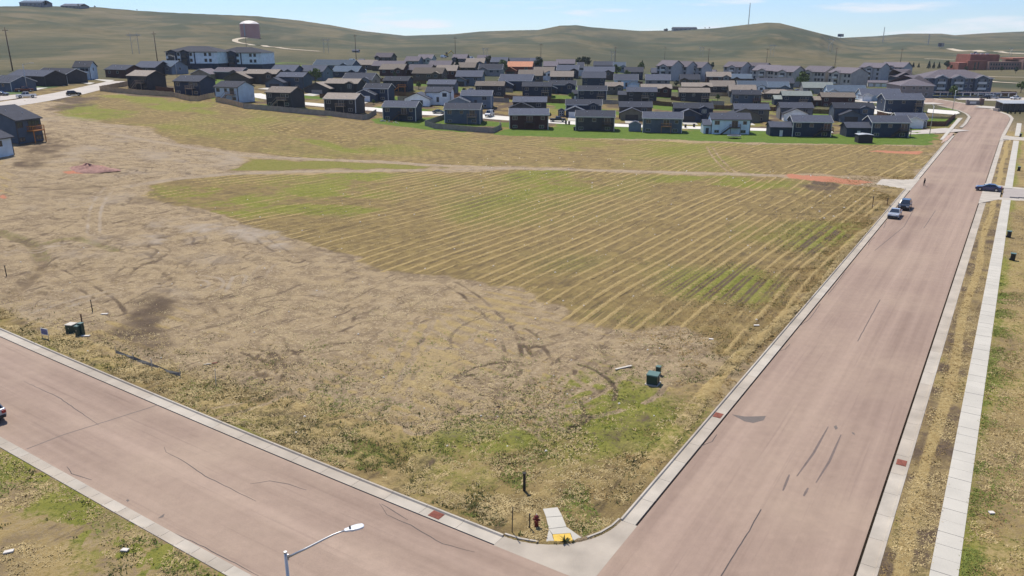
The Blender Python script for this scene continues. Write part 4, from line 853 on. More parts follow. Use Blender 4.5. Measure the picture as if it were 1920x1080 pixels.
H(1709, 239, 54, -7, 'grey', 'slate', 'ranch', 'low grey house with a white gabled garage on the corner of the avenue', gpx=(22, 34), gar=-1, gwall='white', gdoor='door_white', h=3.0, drive=False)
H(1693, 211, 72, -6, 'navy', 'slate', 'rear', 'large lone navy house with wide dark wall and white edged balcony near the avenue bend', deckat=.38, h=5.4, d=10)
# third row, backs with fences
H(742, 171, 45, -12, 'navy', 'slate', 'rear', 'navy house with slanting orange deck stair in its shaded back yard', deckat=.3, stair=-1, deckm='deck_orange', h=4.6, trim='dark', frame='trim_dark')
H(827, 177, 50, -9, 'slate', 'slate', 'rear', 'slate house with plain navy roof behind the white house', deckat=False, h=4.4, trim='dark')
H(918, 180, 52, -6, 'charcoal', 'brown', 'rear', 'dark house with a light brown roof, grey fence running from its right corner', deckat=False, h=4.4, trim='dark')
H(1006.5, 181, 53, -5, 'navy', 'slate', 'rear', 'navy house with slate roof in the back row above the dark yard fence', deckat=.3, h=4.4, trim='dark')
H(1054, 176, 50, -5, 'navy', 'slate', 'front', 'dark house with white pillars at its open garage and a pointed bay at the right', gar=-1, bump=1, gdoor='door_dark', h=4.2, gw=4.6, drive=False)
H(1110, 189, 53, -6, 'navy', 'slate', 'rear', 'navy house with dark garage wing at left, behind the house with the pale garage door', deckat=.3, h=4.6, gside=(-1, 11), trim='white')
H(1151, 178, 32, -6, 'olive', 'brown', 'plain', 'olive dark house with light brown roof squeezed between two navy back row houses', bump=1, h=4.0, trim='dark')
H(1202.5, 191, 55, -7, 'charcoal', 'slate', 'rear', 'charcoal back row house with a small white trimmed gable at its left end', deckat=.12, h=4.4, gside=(-1, 16), trim='dark')
H(1230, 182, 56, -7, 'maroon', 'brown', 'plain', 'maroon house with light brown roof and maroon gable, junk yard at its right', bump=1, h=4.0, trim='dark')
H(1301, 191, 56, -8, 'charcoal', 'brown', 'rear', 'charcoal house with a wide grey brown roof above the navy house with the blue wall', deckat=.36, h=4.2, trim='dark')
H(1306, 176, 56, -8, 'brown', 'brown', 'plain', 'brown roofed house whose wide roof shows just over the charcoal house', bump=1, h=3.6, trim='dark')
H(1399, 196, 52, -8, 'bluegrey', 'slate', 'rear', 'slate roofed back row house with a reddish brown fence at its left', deckat=.36, h=4.4, trim='dark', deckm='fence_brown')
H(1493, 199, 54, -8, 'navy', 'green', 'rear', 'dark house with a greenish grey roof and reddish fence, behind the light grey house', deckat=.2, h=4.6, trim='dark', gside=(-1, 14))
H(1570, 201, 62, -9, 'maroon', 'brown', 'rear', 'dark red house with tan roof, back to a long brown fence', deckat=False, h=4.4, trim='dark', gside=(-1, 14))
H(1460, 187, 56, -8, 'brown', 'brown', 'plain', 'low house with broad tan hipped roof and brown fence', h=3.0, hip=True, trim='dark')
# fourth row
H(879, 161, 48, -7, 'slate', 'slate', 'front', 'slate roofed house with grey stone front and lawn strip, white car in front', gar=-1, h=4.4, gdoor='door_dark', far=True, trim='dark')
H(966, 170, 60, -12, 'navy', 'slate', 'front', 'blue black house with steep stacked gables on its left, above the yellow grass plot', gar=-1, h=4.6, gw=8, gdoor='door_dark', far=True)
H(994, 156, 44, -6, 'brown', 'brown', 'plain', 'brown roofed house behind the blue black stacked gables', h=3.8, far=True, trim='dark')
H(1019, 151, 36, -6, 'white', 'brown', 'plain', 'house with a white gable front and light brown roof', h=4.2, far=True, bump=1, bumpwall='white')
H(1053, 156, 42, -6, 'brown', 'brown', 'plain', 'low house with narrow pinkish brown roof behind the house with white pillars', h=3.4, far=True, trim='dark')
H(1113, 162, 43, -6, 'navy', 'slate', 'rear', 'navy house with flat looking slate roof and small white vent, mid estate', deckat=False, h=4.4, far=True, trim='dark')
H(1173, 167, 44, -7, 'lightblue', 'slate', 'front', 'bright pale blue house with a small white gabled garage in mid estate', gar=1, gwall='lightblue', h=4.6, far=True, gw=6)
H(1233, 163, 45, -7, 'grey', 'slate', 'plain', 'pale grey walled house with slate roof right of the bright pale blue house', h=3.8, far=True)
H(1293, 161, 36, -8, 'brown', 'slate', 'plain', 'slate roofed house with two small dark brown gables', h=3.6, far=True, bump=-1, trim='dark')
H(1311, 151, 33, -8, 'navy', 'brown', 'ranch', 'narrow brown roofed navy house in front of the grey apartments with stepped gables', h=3.2, far=True, trim='dark')
H(1347, 157, 45, -8, 'maroon', 'brown', 'plain', 'maroon house with brown roof, arched porch and a pale gable at its right', h=4.4, far=True, bump=1, bumpwall='grey')
H(1395, 158, 50, -9, 'brown', 'blue', 'plain', 'brown walled house under a long navy blue roof', h=3.6, far=True, bump=-1, trim='dark')
H(1354, 175, 45, -8, 'charcoal', 'brown', 'plain', 'charcoal house with light brown roof behind a yellow grass plot', h=3.6, far=True, trim='dark')
H(1410, 176, 54, -8, 'slate', 'blue', 'plain', 'house with blue grey roof and a white garage gable at its right end', h=3.8, far=True, bump=1, bumpwall='white')
H(1392, 184, 50, -8, 'charcoal', 'brown', 'plain', 'brown roofed house with low dark gables just above the slate roofed back row house', h=3.4, far=True, bump=1, trim='dark')
H(1453, 167, 68, -9, 'bluegrey', 'slate', 'plain', 'long low house with a dark gable at its right, below the beige apartments', h=3.4, far=True, bump=1, trim='dark')
H(1456, 174, 46, -9, 'slate', 'blue', 'plain', 'low house with sky blue grey roof and white edged gables', h=3.0, far=True, bump=1)
H(1533, 176, 56, -9, 'grey', 'green', 'ranch', 'grey house with plain pale green grey roof beside the leafy tree', h=3.2, far=True, trim='dark')
H(1587, 182, 72, -9, 'lightblue', 'blue', 'ranch', 'long light blue ranch house with two gables and a white garage', h=3.0, gar=-1, gwall='white', gw=5, far=True)
H(1651, 190, 74, -8, 'lightblue', 'slate', 'ranch', 'light blue ranch house with navy roof and arched white porch, closest to the lodge', h=3.0, gar=-1, gwall='white', gw=4.5, far=True)
# upper left and far rows
H(583, 151, 46, -15, 'slate', 'slate', 'plain', 'slate walled house with long blue grey roof above the leafy garden tree', h=4.4, far=True, trim='dark')
H(530, 150, 44, -16, 'bluegrey', 'slate', 'plain', 'blue grey house behind the dark brown garage house', h=4.2, far=True, bump=1, trim='dark')
H(670, 166, 54, -13, 'tan', 'slate', 'plain', 'tan walled house under a navy roof with a white edged blue gable', h=4.0, far=True, bump=1, bumpwall='slate')
H(624, 134, 72, -15, 'bluegrey', 'blue', 'plain', 'wide blue roofed house with two gables at the upper estate edge by bare ground', h=3.8, far=True, bump=1)
H(647, 146, 48, -13, 'navy', 'blue', 'plain', 'low navy house with blue roof beside the white parked trailer', h=3.2, far=True, bump=1, trim='dark')
H(718, 123, 30, -14, 'charcoal', 'lavender', 'plain', 'tall dark house with mauve roof and two tiny dormers beside the utility pole', h=5.4, far=True, trim='dark', bump=-1)
H(684, 131, 36, -14, 'brown', 'brown', 'ranch', 'low brown garage roofed house just left of the tall mauve roofed one', h=3.0, far=True, trim='dark')
H(727, 134, 58, -12, 'brown', 'lavender', 'ranch', 'long house with pale mauve roof behind the maroon gables', h=3.2, far=True, trim='dark')
H(734, 143, 44, -12, 'maroon', 'brown', 'plain', 'maroon house with brown roof and a white garage door under its gable', h=3.6, far=True, bump=1, trim='dark')
H(796, 126, 26, -12, 'palegreen', 'lavender', 'plain', 'tall pale green house with mauve roof near the earth moving yard', h=5.2, far=True, bump=1, bumpwall='palegreen')
H(772, 127, 26, -12, 'slate', 'lavender', 'ranch', 'slate gabled house attached to the left of the tall pale green one', h=4.2, far=True, trim='dark')
H(786, 143, 42, -11, 'maroon', 'lavender', 'plain', 'maroon house with a mauve roof in the upper rows', h=3.4, far=True, trim='dark')
H(801, 152, 55, -11, 'brown', 'brown', 'plain', 'house with broad brown roof and grey right gable, upper left of the slate walled one', h=3.8, far=True, bump=1, trim='dark')
H(861, 125, 26, -10, 'navy', 'lavender', 'plain', 'tall navy house with a mauve roof and paired dormer gables', h=5.2, far=True, bump=-1, trim='dark')
H(824, 133, 40, -10, 'brown', 'lavender', 'ranch', 'low mauve roofed house in front of the tall navy one', h=3.2, far=True, trim='dark')
H(836, 148, 38, -9, 'maroon', 'brown', 'plain', 'brown roofed maroon house left of the tall garden conifer', h=4.2, far=True, trim='dark')
H(890, 131, 34, -8, 'bluegrey', 'brown', 'plain', 'blue house with light brown roof beyond the garden conifer', h=4.2, far=True, bump=1, trim='dark')
H(870, 137, 40, -9, 'charcoal', 'brown', 'ranch', 'low brown roofed house behind the garden conifer', h=3.2, far=True, trim='dark')
H(905, 123, 22, -9, 'maroon', 'lavender', 'plain', 'small dark maroon house at the far edge of the estate near the dust cloud', h=4.2, far=True, trim='dark')
H(935, 134, 30, -9, 'navy', 'slate', 'plain', 'tall blue black house with a plain slate roof beside dark trees', h=5.6, far=True, trim='dark')
H(919, 143, 43, -8, 'grey', 'slate', 'plain', 'grey fronted house with slate roof and a front gable, left of the orange roof', h=3.8, far=True, bump=-1)
H(973, 125, 42, -7, 'bluegrey', 'slate', 'ranch', 'low slate roofed house behind the orange roofed one', h=3.0, far=True, trim='dark')
H(974, 141, 46, -8, 'red', 'terracotta', 'front', 'dark red house with an orange terracotta roof', h=4.8, gar=-1, gdoor='door_dark', far=True, trim='dark')
H(1004, 129, 20, -7, 'navy', 'slate', 'plain', 'navy house with solar dark roof at the far edge', h=4.2, far=True, trim='dark')
H(1032, 137, 26, -6, 'purple', 'lavender', 'plain', 'mauve roofed house right of the garden tree behind the orange roof', h=4.2, far=True, trim='dark')
H(1060, 129, 34, -6, 'charcoal', 'lavender', 'ranch', 'dark house with low mauve roof in front of the dark green clump of trees', h=3.4, far=True, trim='dark')
H(1064, 146, 40, -6, 'charcoal', 'slate', 'plain', 'dark house with a white edged small front gable below the clump of trees', h=4.4, far=True, bump=1)
H(1088, 143, 11, -6, 'white', 'slate', 'plain', 'narrow white gabled house end with one dark round window', h=5.4, far=True, d=6)
H(1123, 149, 56, -7, 'brown', 'slate', 'plain', 'long brown walled house with slate roof and a dark front gable at right', h=4.4, far=True, bump=1, trim='dark')
H(1132, 131, 38, -7, 'slate', 'slate', 'ranch', 'far low house with pale slate roof right of the clump of trees', h=3.0, far=True, trim='dark')
H(1161, 136, 22, -7, 'slate', 'blue', 'plain', 'small house with light blue grey roof and garden shrubs in front', h=4.0, far=True, bump=1)
H(1188, 149, 34, -7, 'navy', 'dark', 'plain', 'house with a tall navy roof and a dark gabled porch', h=4.4, far=True, d=10, trim='dark')
H(1238, 149, 34, -8, 'navy', 'slate', 'plain', 'dark house with slate roof in front of the left end of the grey apartments', h=4.2, far=True, trim='dark')
# the far left street
H(218, 146, 38, -28, 'maroon', 'slate', 'ranch', 'dark maroon bungalow with slate roof where the far left street ends', h=3.6, d=9, trim='dark')
H(156, 150, 30, 12, 'lightblue', 'dark', 'plain', 'pale blue two storey house with dark roof on the far left street', h=5.4, d=11, trim='dark', frame='trim_dark')
H(97, 155, 58, -28, 'charcoal', 'dark', 'ranch', 'charcoal bungalow with a white gable and white garage end on the far left street', h=3.6, d=9)
H(52, 160, 66, -28, 'charcoal', 'slate', 'ranch', 'dark bungalow with long grey roof and white garage door, second on far left street', h=3.6, d=9, trim='dark')
H(4, 171, 36, -28, 'bluegrey', 'slate', 'ranch', 'blue grey bungalow with white garage door cut by the left edge on the far street', h=3.2, d=9)
H(272, 139, 40, -24, 'charcoal', 'slate', 'ranch', 'dark low house whose roof shows behind the tan roofed charcoal house', h=3.2, far=True, trim='dark')
H(308, 139, 30, -24, 'slate', 'blue', 'plain', 'slate blue house with front gable below the utility pole left of the white apartments', h=3.6, far=True, bump=1, trim='dark')

# the two houses at the near left
H(60, 267, 46, 78, 'bluegrey', 'dark', 'rear', 'dark slate two storey house with cedar orange deck on posts beside the bare ground', trim='dark', deckat=.12, deckm='deck_orange', h=5.3, d=13, frame='trim_dark')
H(-2, 297, 62, 78, 'lightblue', 'dark', 'ranch', 'white blue house with dark roof and tall narrow windows cut off by the left edge', h=4.0, d=13, trim='dark', frame='trim_dark')
# ---------------------------------------------------------------- large buildings
def block(name, cx, by, wpx, yaw, d, h, p, wallm, roofm, label, cat, base=None, storeys=3, bays=(), wins=(), hip=False, wwall='f', fr='trim_dark', endwins=(), group=None, zadd=0, balcony='trim_white'):
    X, Y, Z, zc = at(cx, by); yr = R(yaw); k = math.cos(yr) - X / Y * math.sin(yr); w = wpx * zc / F / max(.15, k)
    root = empty(name, (X, Y, Z + zadd), yr, label, cat, group)
    MB().prism(rect_poly(d, h, 0.0 if hip else p), -w / 2, w / 2).box(-w / 2 + .05, w / 2 - .05, .05, d - .05, -3, .02).build('wall', M[wallm], root)
    if base: MB().box(-w / 2 - .06, w / 2 + .06, -.06, d + .06, -3, h / storeys).build('base_storey', M[base], root)
    rf = MB()
    if hip:
        ov = .7; a = h - .1; top = h + d / 2 * p
        rf.add([(-w / 2 - ov, -ov, a), (w / 2 + ov, -ov, a), (w / 2 + ov, d + ov, a), (-w / 2 - ov, d + ov, a), (-w / 2 + d * .55, d / 2, top), (w / 2 - d * .55, d / 2, top)], [(0, 1, 5, 4), (1, 2, 5), (2, 3, 4, 5), (3, 0, 4), (3, 2, 1, 0)])
    else: rf.prism(chevron(d, h + .003, p, .6, .25), -w / 2 - .5, w / 2 + .5)
    ro = rf.build('roof', M[roofm], root)
    MB().box(-w / 2 - .55, w / 2 + .55, -.68, -.62, h - .32, h - .02).build('eave_board', M['trim_dark' if fr == 'trim_dark' else 'trim_white'], root)
    sh = h / storeys
    for u in wins:
        for s in range(storeys):
            if base and s == 0 and storeys == 3: continue
            window(root, 'f', u * w, sh * s + .95, 1.3, 1.5, 0, fr, 'glass', True)
    for u, bw, pr, wl in bays:                       # gabled bays with stacked balconies
        bu = u * w; b = MB(); b.prism([(bu - bw / 2, -3), (bu + bw / 2, -3), (bu + bw / 2, h - .03), (bu, h - .03 + bw / 2 * p * 1.1), (bu - bw / 2, h - .03)], -pr, 2.5, 'y'); b.build('bay_wall', M[wl], root)
        c = chevron(bw, h - .03, p * 1.1, .5, .22); MB().prism([(q[0] + bu - bw / 2, q[1]) for q in c], -pr - .6, 5, 'y').build('bay_roof', M[roofm], root)
        for s in range(storeys):
            MB().box(bu - bw * .3, bu + bw * .3, -pr - .04, -pr + .02, sh * s + .3, sh * s + 2.3).build('balcony_opening', M['glass'], root)
            if s: q = MB().box(bu - bw * .34, bu + bw * .34, -pr - 1.3, -pr - .05, sh * s - .05, sh * s + .12); q.box(bu - bw * .34, bu + bw * .34, -pr - 1.3, -pr - 1.22, sh * s + .12, sh * s + 1.1); q.build('balcony', M[balcony], root)
    for u in endwins:
        for s in range(storeys): window(root, 'r', u * d, sh * s + .95, 1.2, 1.4, w / 2, fr, 'glass', True)
    return root, w
M['w_beige'] = siding('siding_beige', (.44, .41, .37)); M['w_stone'] = siding('siding_stone', (.22, .20, .19)); M['brick'] = mat('red_brick', (.24, .085, .06), .9, .2, .3, .3); M['brick_dull'] = mat('dull_brick', (.21, .13, .11), .9, .2, .3)
M['w_iceblue'] = siding('siding_ice', (.66, .74, .80)); M['w_lodge'] = siding('siding_lodge', (.13, .14, .18)); M['roof_metal'] = mat('pale_metal_roof', (.36, .38, .40), .5, .08, .4, metal=.2); M['orange_roof'] = mat('orange_roof', (.34, .14, .09), .85, .15, .5)
def apartments():
    for cx, by, wp, lab in ((362, 130, 96, 'left one of the two white apartment blocks with dark balcony bays and hipped roof'), (449, 131, 86, 'right one of the two white apartment blocks, its long white side clear of the other')):
        r, w = block('apartment_block', cx, by, wp, -8, 17, 9.4, .34, 'w_iceblue', 'r_dark', lab, 'apartment block', base='w_navy', bays=((-.36, 4.6, 1.0, 'w_navy'), (-.12, 4.6, 1.0, 'w_navy')), wins=(-.47, -.25, -.01, .27, .36), hip=True, balcony='trim_dark', group='white apartment blocks')
        for u in (.06,): MB().box(u * w - .35, u * w + .35, -.09, .0, 0, 9.1).build('corner_strip', M['w_navy'], r)
    def bl(cx, by, wp, yaw, d, h, lab, **q): return block('apartment_block', cx, by, wp, yaw, d, h, .42, q.pop('wall', 'w_beige'), 'r_lavender', lab, 'apartment block', bays=q.pop('bays', ((-.3, 5, 1, 'w_beige'), (.22, 5, 1, 'w_beige'))), wins=q.pop('wins', (-.44, -.12, .02, .42)), fr='trim_dark', group='three storey apartment blocks with mauve roofs', **q)
    M['w_palegrey'] = siding('siding_palegrey', (.36, .36, .37)); G = dict(wall='w_palegrey', bays=((0, 5, 1, 'w_palegrey'),), wins=(-.38, .38))
    bl(1244, 150, 28, -40, 15, 8.6, 'left third of the pale grey stepped apartments behind the small houses', **dict(G)); bl(1272, 151, 28, -40, 15, 8.6, 'middle third of the pale grey stepped apartments', **dict(G)); bl(1300, 152, 28, -40, 15, 8.6, 'right third of the pale grey stepped apartments with a blank end wall', **dict(G))
    bl(1372, 150, 34, -42, 15, 8.8, 'far grey apartments in front of the power pole, left of the beige rows', **dict(G)); bl(1412, 151, 36, -42, 14, 8.8, 'far apartments with one long mauve roof behind the beige row', **dict(G))
    bl(1428, 160, 40, -48, 15, 9.2, 'beige apartment block with white balconies, leftmost of the near beige row', bays=((0, 5, 1, 'w_beige'),), wins=(-.38, .3, .42)); bl(1466, 163, 36, -50, 15, 9.2, 'second beige apartment block, tan end wall next to the leafy tree', bays=((0, 5, 1, 'w_beige'),), wins=(-.38, .36))
    bl(1522, 164, 42, -52, 15, 9.4, 'beige apartment block with dark windows right of the leafy tree', bays=((-.2, 5, 1, 'w_beige'),), wins=(-.42, .12, .26, .42)); bl(1571, 167, 42, -66, 14, 9.4, 'beige apartment block with a large blank end wall facing the camera', bays=((-.1, 5, 1, 'w_beige'),), wins=(-.42, .25, .42))
    bl(1628, 151, 40, -50, 14, 9, 'rear beige apartments showing above the blank walled block', **dict(G)); bl(1668, 150, 44, -50, 15, 9, 'rear beige apartments with wide mauve roof and pointed gable behind the lodge', **dict(G))
apartments()
r, w = block('lodge', 1792, 178, 128, -7, 20, 9.0, .40, 'w_lodge', 'r_lavender', 'large grey lodge with three white trimmed gabled bays and a broad mauve roof', 'lodge', wins=(-.46, -.18, -.1, .12, .2, .44), hip=True, bays=((-.27, 6, 2.2, 'w_slate'), (-.02, 7, 2.2, 'w_slate'), (.32, 6.4, 2.2, 'w_slate')), fr='trim_white')
for u in (-.27, -.02, .32):
    bw = 6.5; bu = u * w
    for a in (-1, 1): MB().bar((bu + a * (bw / 2 + .5), -2.85, 8.75), (bu, -2.85, 9.05 + bw / 2 * .44), .12, .4).build('gable_trim', M['trim_white'], r)
    for k in range(3): MB().box(bu - 1.3, bu + 1.3, -2.26, -2.2, 1 + k * 3, 2.6 + k * 3).build('window', M['curtain_glass'], r)
r2, w2 = block('lodge_wing', 1717, 183, 62, -7, 22, 6.2, .42, 'w_stone', 'r_lavender', 'low stone grey wing of the lodge with a wide hipped roof', 'building', storeys=2, wins=(-.4, -.1, .1, .3), hip=True, fr='trim_white')
r3, w3 = block('lodge_gable', 1692, 172, 26, -10, 16, 8.4, .5, 'w_navy', 'r_lavender', 'navy gabled end of the lodge with four white framed windows', 'building', wins=(-.25, .22), fr='trim_white', bays=((0, 8, .6, 'w_navy'),), hip=True)
rp = empty('porch', (*at(1828, 184)[:2], at(1828, 184)[2]), R(-7), 'long white railed porch with columns along the foot of the grey lodge', 'porch')
MB().box(-22, 20, -1, 3, 2.6, 2.9).build('porch_roof', M['r_lavender'], rp)
for i in range(12): MB().box(-21.5 + i * 3.7, -21.1 + i * 3.7, -.9, -.5, -1, 2.6).build('column', M['trim_white'], rp)
MB().box(-22, 20, -.95, -.85, .3, 1.0).build('railing', M['w_slate'], rp)
def school():
    X, Y, Z, zc = at(1842, 131.5); root = empty('school', (X, Y, Z), R(-6), 'red brick school with flat stepped roofs and rows of small dark windows', 'school'); m = zc / F
    def part(nm, x0, x1, y0, d, h, mt): return MB().box(x0 * m, x1 * m, y0, y0 + d, -3, h).build(nm, M[mt], root)
    part('main_hall', -20, 32, 6, 30, 13.5, 'brick'); part('low_wing', -42, -20, 2, 24, 6.5, 'brick'); part('front_wing', -28, 6, 0, 5.9, 8.5, 'brick'); part('classroom_wing', 6, 62, -4, 9.8, 7.6, 'brick_dull'); part('classroom_wing', 62, 100, -8, 40, 9.5, 'brick_dull')
    MB().box(52 * m, 100 * m, 2, 26, 9.5, 11.0).build('orange_roof', M['orange_roof'], root); MB().box(-19 * m, 31 * m, 7, 35, 13.5, 13.9).build('parapet', M['brick'], root)
    for i in range(11): MB().box((9 + i * 4.7) * m, (11.4 + i * 4.7) * m, -4.08, -3.9, 4.4, 6.2).build('window', M['glass'], root); MB().box((9 + i * 4.7) * m, (11.4 + i * 4.7) * m, -4.08, -3.9, .9, 2.7).build('window', M['glass'], root)
    for i in range(8): MB().box((64 + i * 4.4) * m, (66.4 + i * 4.4) * m, -8.08, -7.9, 5.6, 7.6).build('window', M['glass'], root)
    for i in (-16, -10): MB().box(i * m, (i + 2.2) * m, -.08, .1, 1, 7).build('window', M['glass'], root)
    for i in range(4): MB().box((-12 + i * 9) * m, (-8 + i * 9) * m, 14, 17, 13.5, 15).build('roof_unit', M['metal'], root)
school()
# water tank with its ring of plates
X, Y, Z, zc = at(470, 71); tk = empty('water_tank', (X, Y, Z), 0, 'pink rust coloured round water tank with a pale domed roof on the slope', 'water tank'); rr = 17.5 * zc / F; hh = 25 * zc / F
M['tank'] = mat('tank_pink', (.46, .215, .19), .75, .08, .1); M['tank_roof'] = mat('tank_roof', (.62, .57, .55), .5, .06, .1)
n = 40; cyl = MB(); cyl.add([(rr * math.cos(2 * math.pi * i / n), rr * math.sin(2 * math.pi * i / n), z) for z in (-4, hh) for i in range(n)], [(i, (i + 1) % n, (i + 1) % n + n, i + n) for i in range(n)]); cyl.build('shell', M['tank'], tk, smooth=True)
dm = MB(); ring = [(rr * 1.02, hh - .3), (rr * 1.0, hh), (rr * .75, hh + 2.4), (rr * .4, hh + 3.9), (.2, hh + 4.4)]
dm.add([(q * math.cos(2 * math.pi * i / n), q * math.sin(2 * math.pi * i / n), z) for q, z in ring for i in range(n)], [(k * n + i, k * n + (i + 1) % n, (k + 1) * n + (i + 1) % n, (k + 1) * n + i) for k in range(len(ring) - 1) for i in range(n)]); dm.build('dome', M['tank_roof'], tk, smooth=True)
MB().box(-rr * .32, -rr * .20, -rr * 1.02, -rr * .94, 0, hh).build('ladder', M['steel'], tk)
# pale track climbing to the tank
def trail(name, pts, w, m):
    a = [Vector(at(*p)[:2]) for p in pts]; L_, R_ = [], []
    for i, p in enumerate(a):
        d = (a[min(i + 1, len(a) - 1)] - a[max(i - 1, 0)]).normalized(); n_ = Vector((-d.y, d.x)) * w / 2; L_.append(p + n_); R_.append(p - n_)
    v = []; k = 0
    for l0, l1, r0, r1 in zip(L_[:-1], L_[1:], R_[:-1], R_[1:]):
        for i in range(6): f = i / 6; v += [l0.lerp(l1, f), r0.lerp(r1, f)]
    v += [L_[-1], R_[-1]]; v = np.array([(q.x, q.y) for q in v]); z = land(v[:, 0], v[:, 1]) + .45; n_ = len(v) // 2
    f = np.array([(2 * i, 2 * i + 1, 2 * i + 3, 2 * i + 2) for i in range(n_ - 1)]); o = link_mesh(name, np.column_stack([v, z]), f, m)
    if sum(p.normal.z for p in o.data.polygons) < 0: o.data.flip_normals()
    o['kind'] = 'structure'; return o
M['gravel'] = mat('pale_gravel', (.42, .36, .27), .95, .15, .1)
trail('gravel_track', [(462, 71.5), (450, 72.5), (441, 75), (441, 78), (450, 81), (470, 84), (500, 88), (540, 92.5), (600, 97)], 7, M['gravel'])
trail('gravel_track', [(1780, 91.5), (1830, 95), (1880, 99), (1925, 101)], 14, M['gravel']); trail('gravel_track', [(1736, 111), (1760, 111.5), (1790, 113)], 9, M['gravel'])
trail('gravel_track', [(1845, 152), (1870, 155), (1925, 158)], 5, M['gravel']); trail('gravel_track', [(1822, 143), (1870, 145), (1925, 146)], 4, M['gravel'])
# works yard, bare earth and hill-top buildings
for cx, by, w_, h_, d_, mt, lab, nm, cat in ((58, 12, 42, 9, 30, 'r_blue', 'long blue building on the hill top at far left', 'hall', 'building'), (132, 15, 36, 5, 30, 'w_slate', 'low grey blue building on the hill crest right of the blue one', 'hall', 'building'),
        (1285, 56.5, 44, 4, 24, 'w_slate', 'long low grey green building on the skyline at centre right', 'hall', 'building'), (1249, 58.5, 6, 4, 10, 'w_brown', 'tiny dark house on the skyline left of the long low building', 'house', 'house'),
        (666, 98.5, 11, 4, 8, 'w_slate', 'grey barn on the plain beside the utility pole', 'barn', 'barn'), (677, 115.5, 9, 3, 6, 'r_green', 'pale green shed roof by the parked vehicles at the estate edge', 'shed', 'shed')):
    X, Y, Z, zc = at(cx, by); m = zc / F; root = empty(nm, (X, Y, Z), 0, lab, cat)
    MB().box(-w_ / 2 * m, w_ / 2 * m, 0, d_, -6, h_ * m * .75).build('wall', M[mt], root); MB().prism(chevron(d_, h_ * m * .75, .25, .5, .3), -w_ / 2 * m - .5, w_ / 2 * m + .5).build('roof', M['r_blue' if mt == 'r_blue' else 'r_slate'], root)
    for i in range(5): MB().box((-.42 + i * .19) * w_ * m, (-.33 + i * .19) * w_ * m, -.1, .1, h_ * m * .2, h_ * m * .55).build('window', M['glass'], root)
# carport roof on columns at the right edge, brown screen fence, entrance sign, low garages between the apartments
def carport():
    X, Y, Z, zc = at(1905, 210); root = empty('carport', (X, Y, Z), R(-4), 'long open carport with pale metal roof and dark bays at the right edge', 'carport'); m = zc / F
    MB().prism([(-.5, 3.4), (6.5, 4.2), (6.5, 4.45), (-.5, 3.65)], -26 * m, 60 * m).build('roof', M['roof_metal'], root); MB().box(-26 * m, 60 * m, 5.8, 6, -1, 4.0).build('back_wall', M['w_stone'], root)
    for i in range(9): MB().box((-25 + i * 10) * m - .15, (-25 + i * 10) * m + .15, 0, .3, -1, 3.45).build('post', M['trim_dark'], root)
    MB().box(-31 * m, -26.5 * m, 1, 5, -1, 1.2).build('planter', M['w_stone'], root)
carport()
for i, (cx, by, w_) in enumerate(((1345, 146, 44), (1645, 163, 34), (1330, 141, 22), (1390, 144, 26))):
    X, Y, Z, zc = at(cx, by); m = zc / F; root = empty('garage_row', (X, Y, Z), R(-20), ['row of low pale roofed garages in front of the far grey apartments', 'single low garage with mauve roof between the blank end wall and the lodge', 'small pale roofed garage beside the grey stepped apartments', 'low pale garage row half hidden below the long mauve roof'][i], 'garage')
    MB().box(-w_ / 2 * m, w_ / 2 * m, 0, 7, -2, 2.6).build('wall', M['w_beige'], root); MB().prism(chevron(7, 2.603, .32), -w_ / 2 * m - .3, w_ / 2 * m + .3).build('roof', M['r_lavender'], root)
    for k in range(max(2, int(w_ / 10))): u = -w_ / 2 * m + (k + .5) * w_ * m / max(2, int(w_ / 10)); MB().box(u - 1.2, u + 1.2, -.05, .02, .05, 2.1).build('garage_door', M['door_white'], root)
X, Y, Z, zc = at(1827, 197); sg = empty('entrance_sign', (X, Y, Z), R(-6), 'low stone entrance sign with pale panel between two pillars at the avenue bend', 'sign')
MB().box(-3.2, 3.0, 0, .8, -.5, 2.0).build('body', M['w_stone'], sg, bevel=.05); MB().box(2.2, 4.0, -.3, 1.1, -.5, 2.9).build('pillar', M['brick_dull'], sg, bevel=.05); MB().box(-3.7, -2.9, -.2, 1.0, -.5, 2.4).build('pillar', M['w_stone'], sg, bevel=.05); MB().box(-2.2, .6, -.06, .02, .6, 1.6).build('panel', M['trim_white'], sg)

# sheds
def shed(cx, by, w, d, h, wall, roof, yaw, label, doors=0, flat=False):
    X, Y, Z, zc = at(cx, by); root = empty('shed', (X, Y, Z), R(yaw), label, 'shed'); ppoly = [(-w / 2, -.4), (w / 2, -.4), (w / 2, h), (0, h + (0.05 if flat else w * .25)), (-w / 2, h)]
    MB().prism(ppoly, 0, d, 'y').build('wall', M[wall], root)
    c = chevron(w, h + .004, .1 if flat else .5, .15, .1); MB().prism([(q[0] - w / 2, q[1]) for q in c], -.2, d + .2, 'y').build('roof', M[roof], root)
    for k in range(doors):
        sx = (-1 if k == 0 else 1) * .45; o = MB().box(sx - .4, sx + .4, -.05, .02, .1, h - .1).build('door', M['trim_white'], root); MB().box(sx - .25, sx + .25, -.09, -.04, h * .5, h - .3).build('pane', M['glass'], o); MB().box(sx - .25, sx + .25, -.09, -.04, .3, h * .42).build('panel', M['w_navy'], o)
    return root
shed(1190, 247, 4.2, 3.4, 2.4, 'w_slate', 'r_slate', -10, 'small grey garden shed against the left wall of the slate blue house'); shed(1052.5, 218, 2.5, 2.5, 2.2, 'w_navy', 'r_slate', -4, 'little playhouse shed with white framed double doors', doors=2)
shed(1622, 269, 4.2, 3.6, 2.5, 'w_charcoal', 'roof_metal', -6, 'square dark hut with a flat pale roof on the lawn', flat=True)

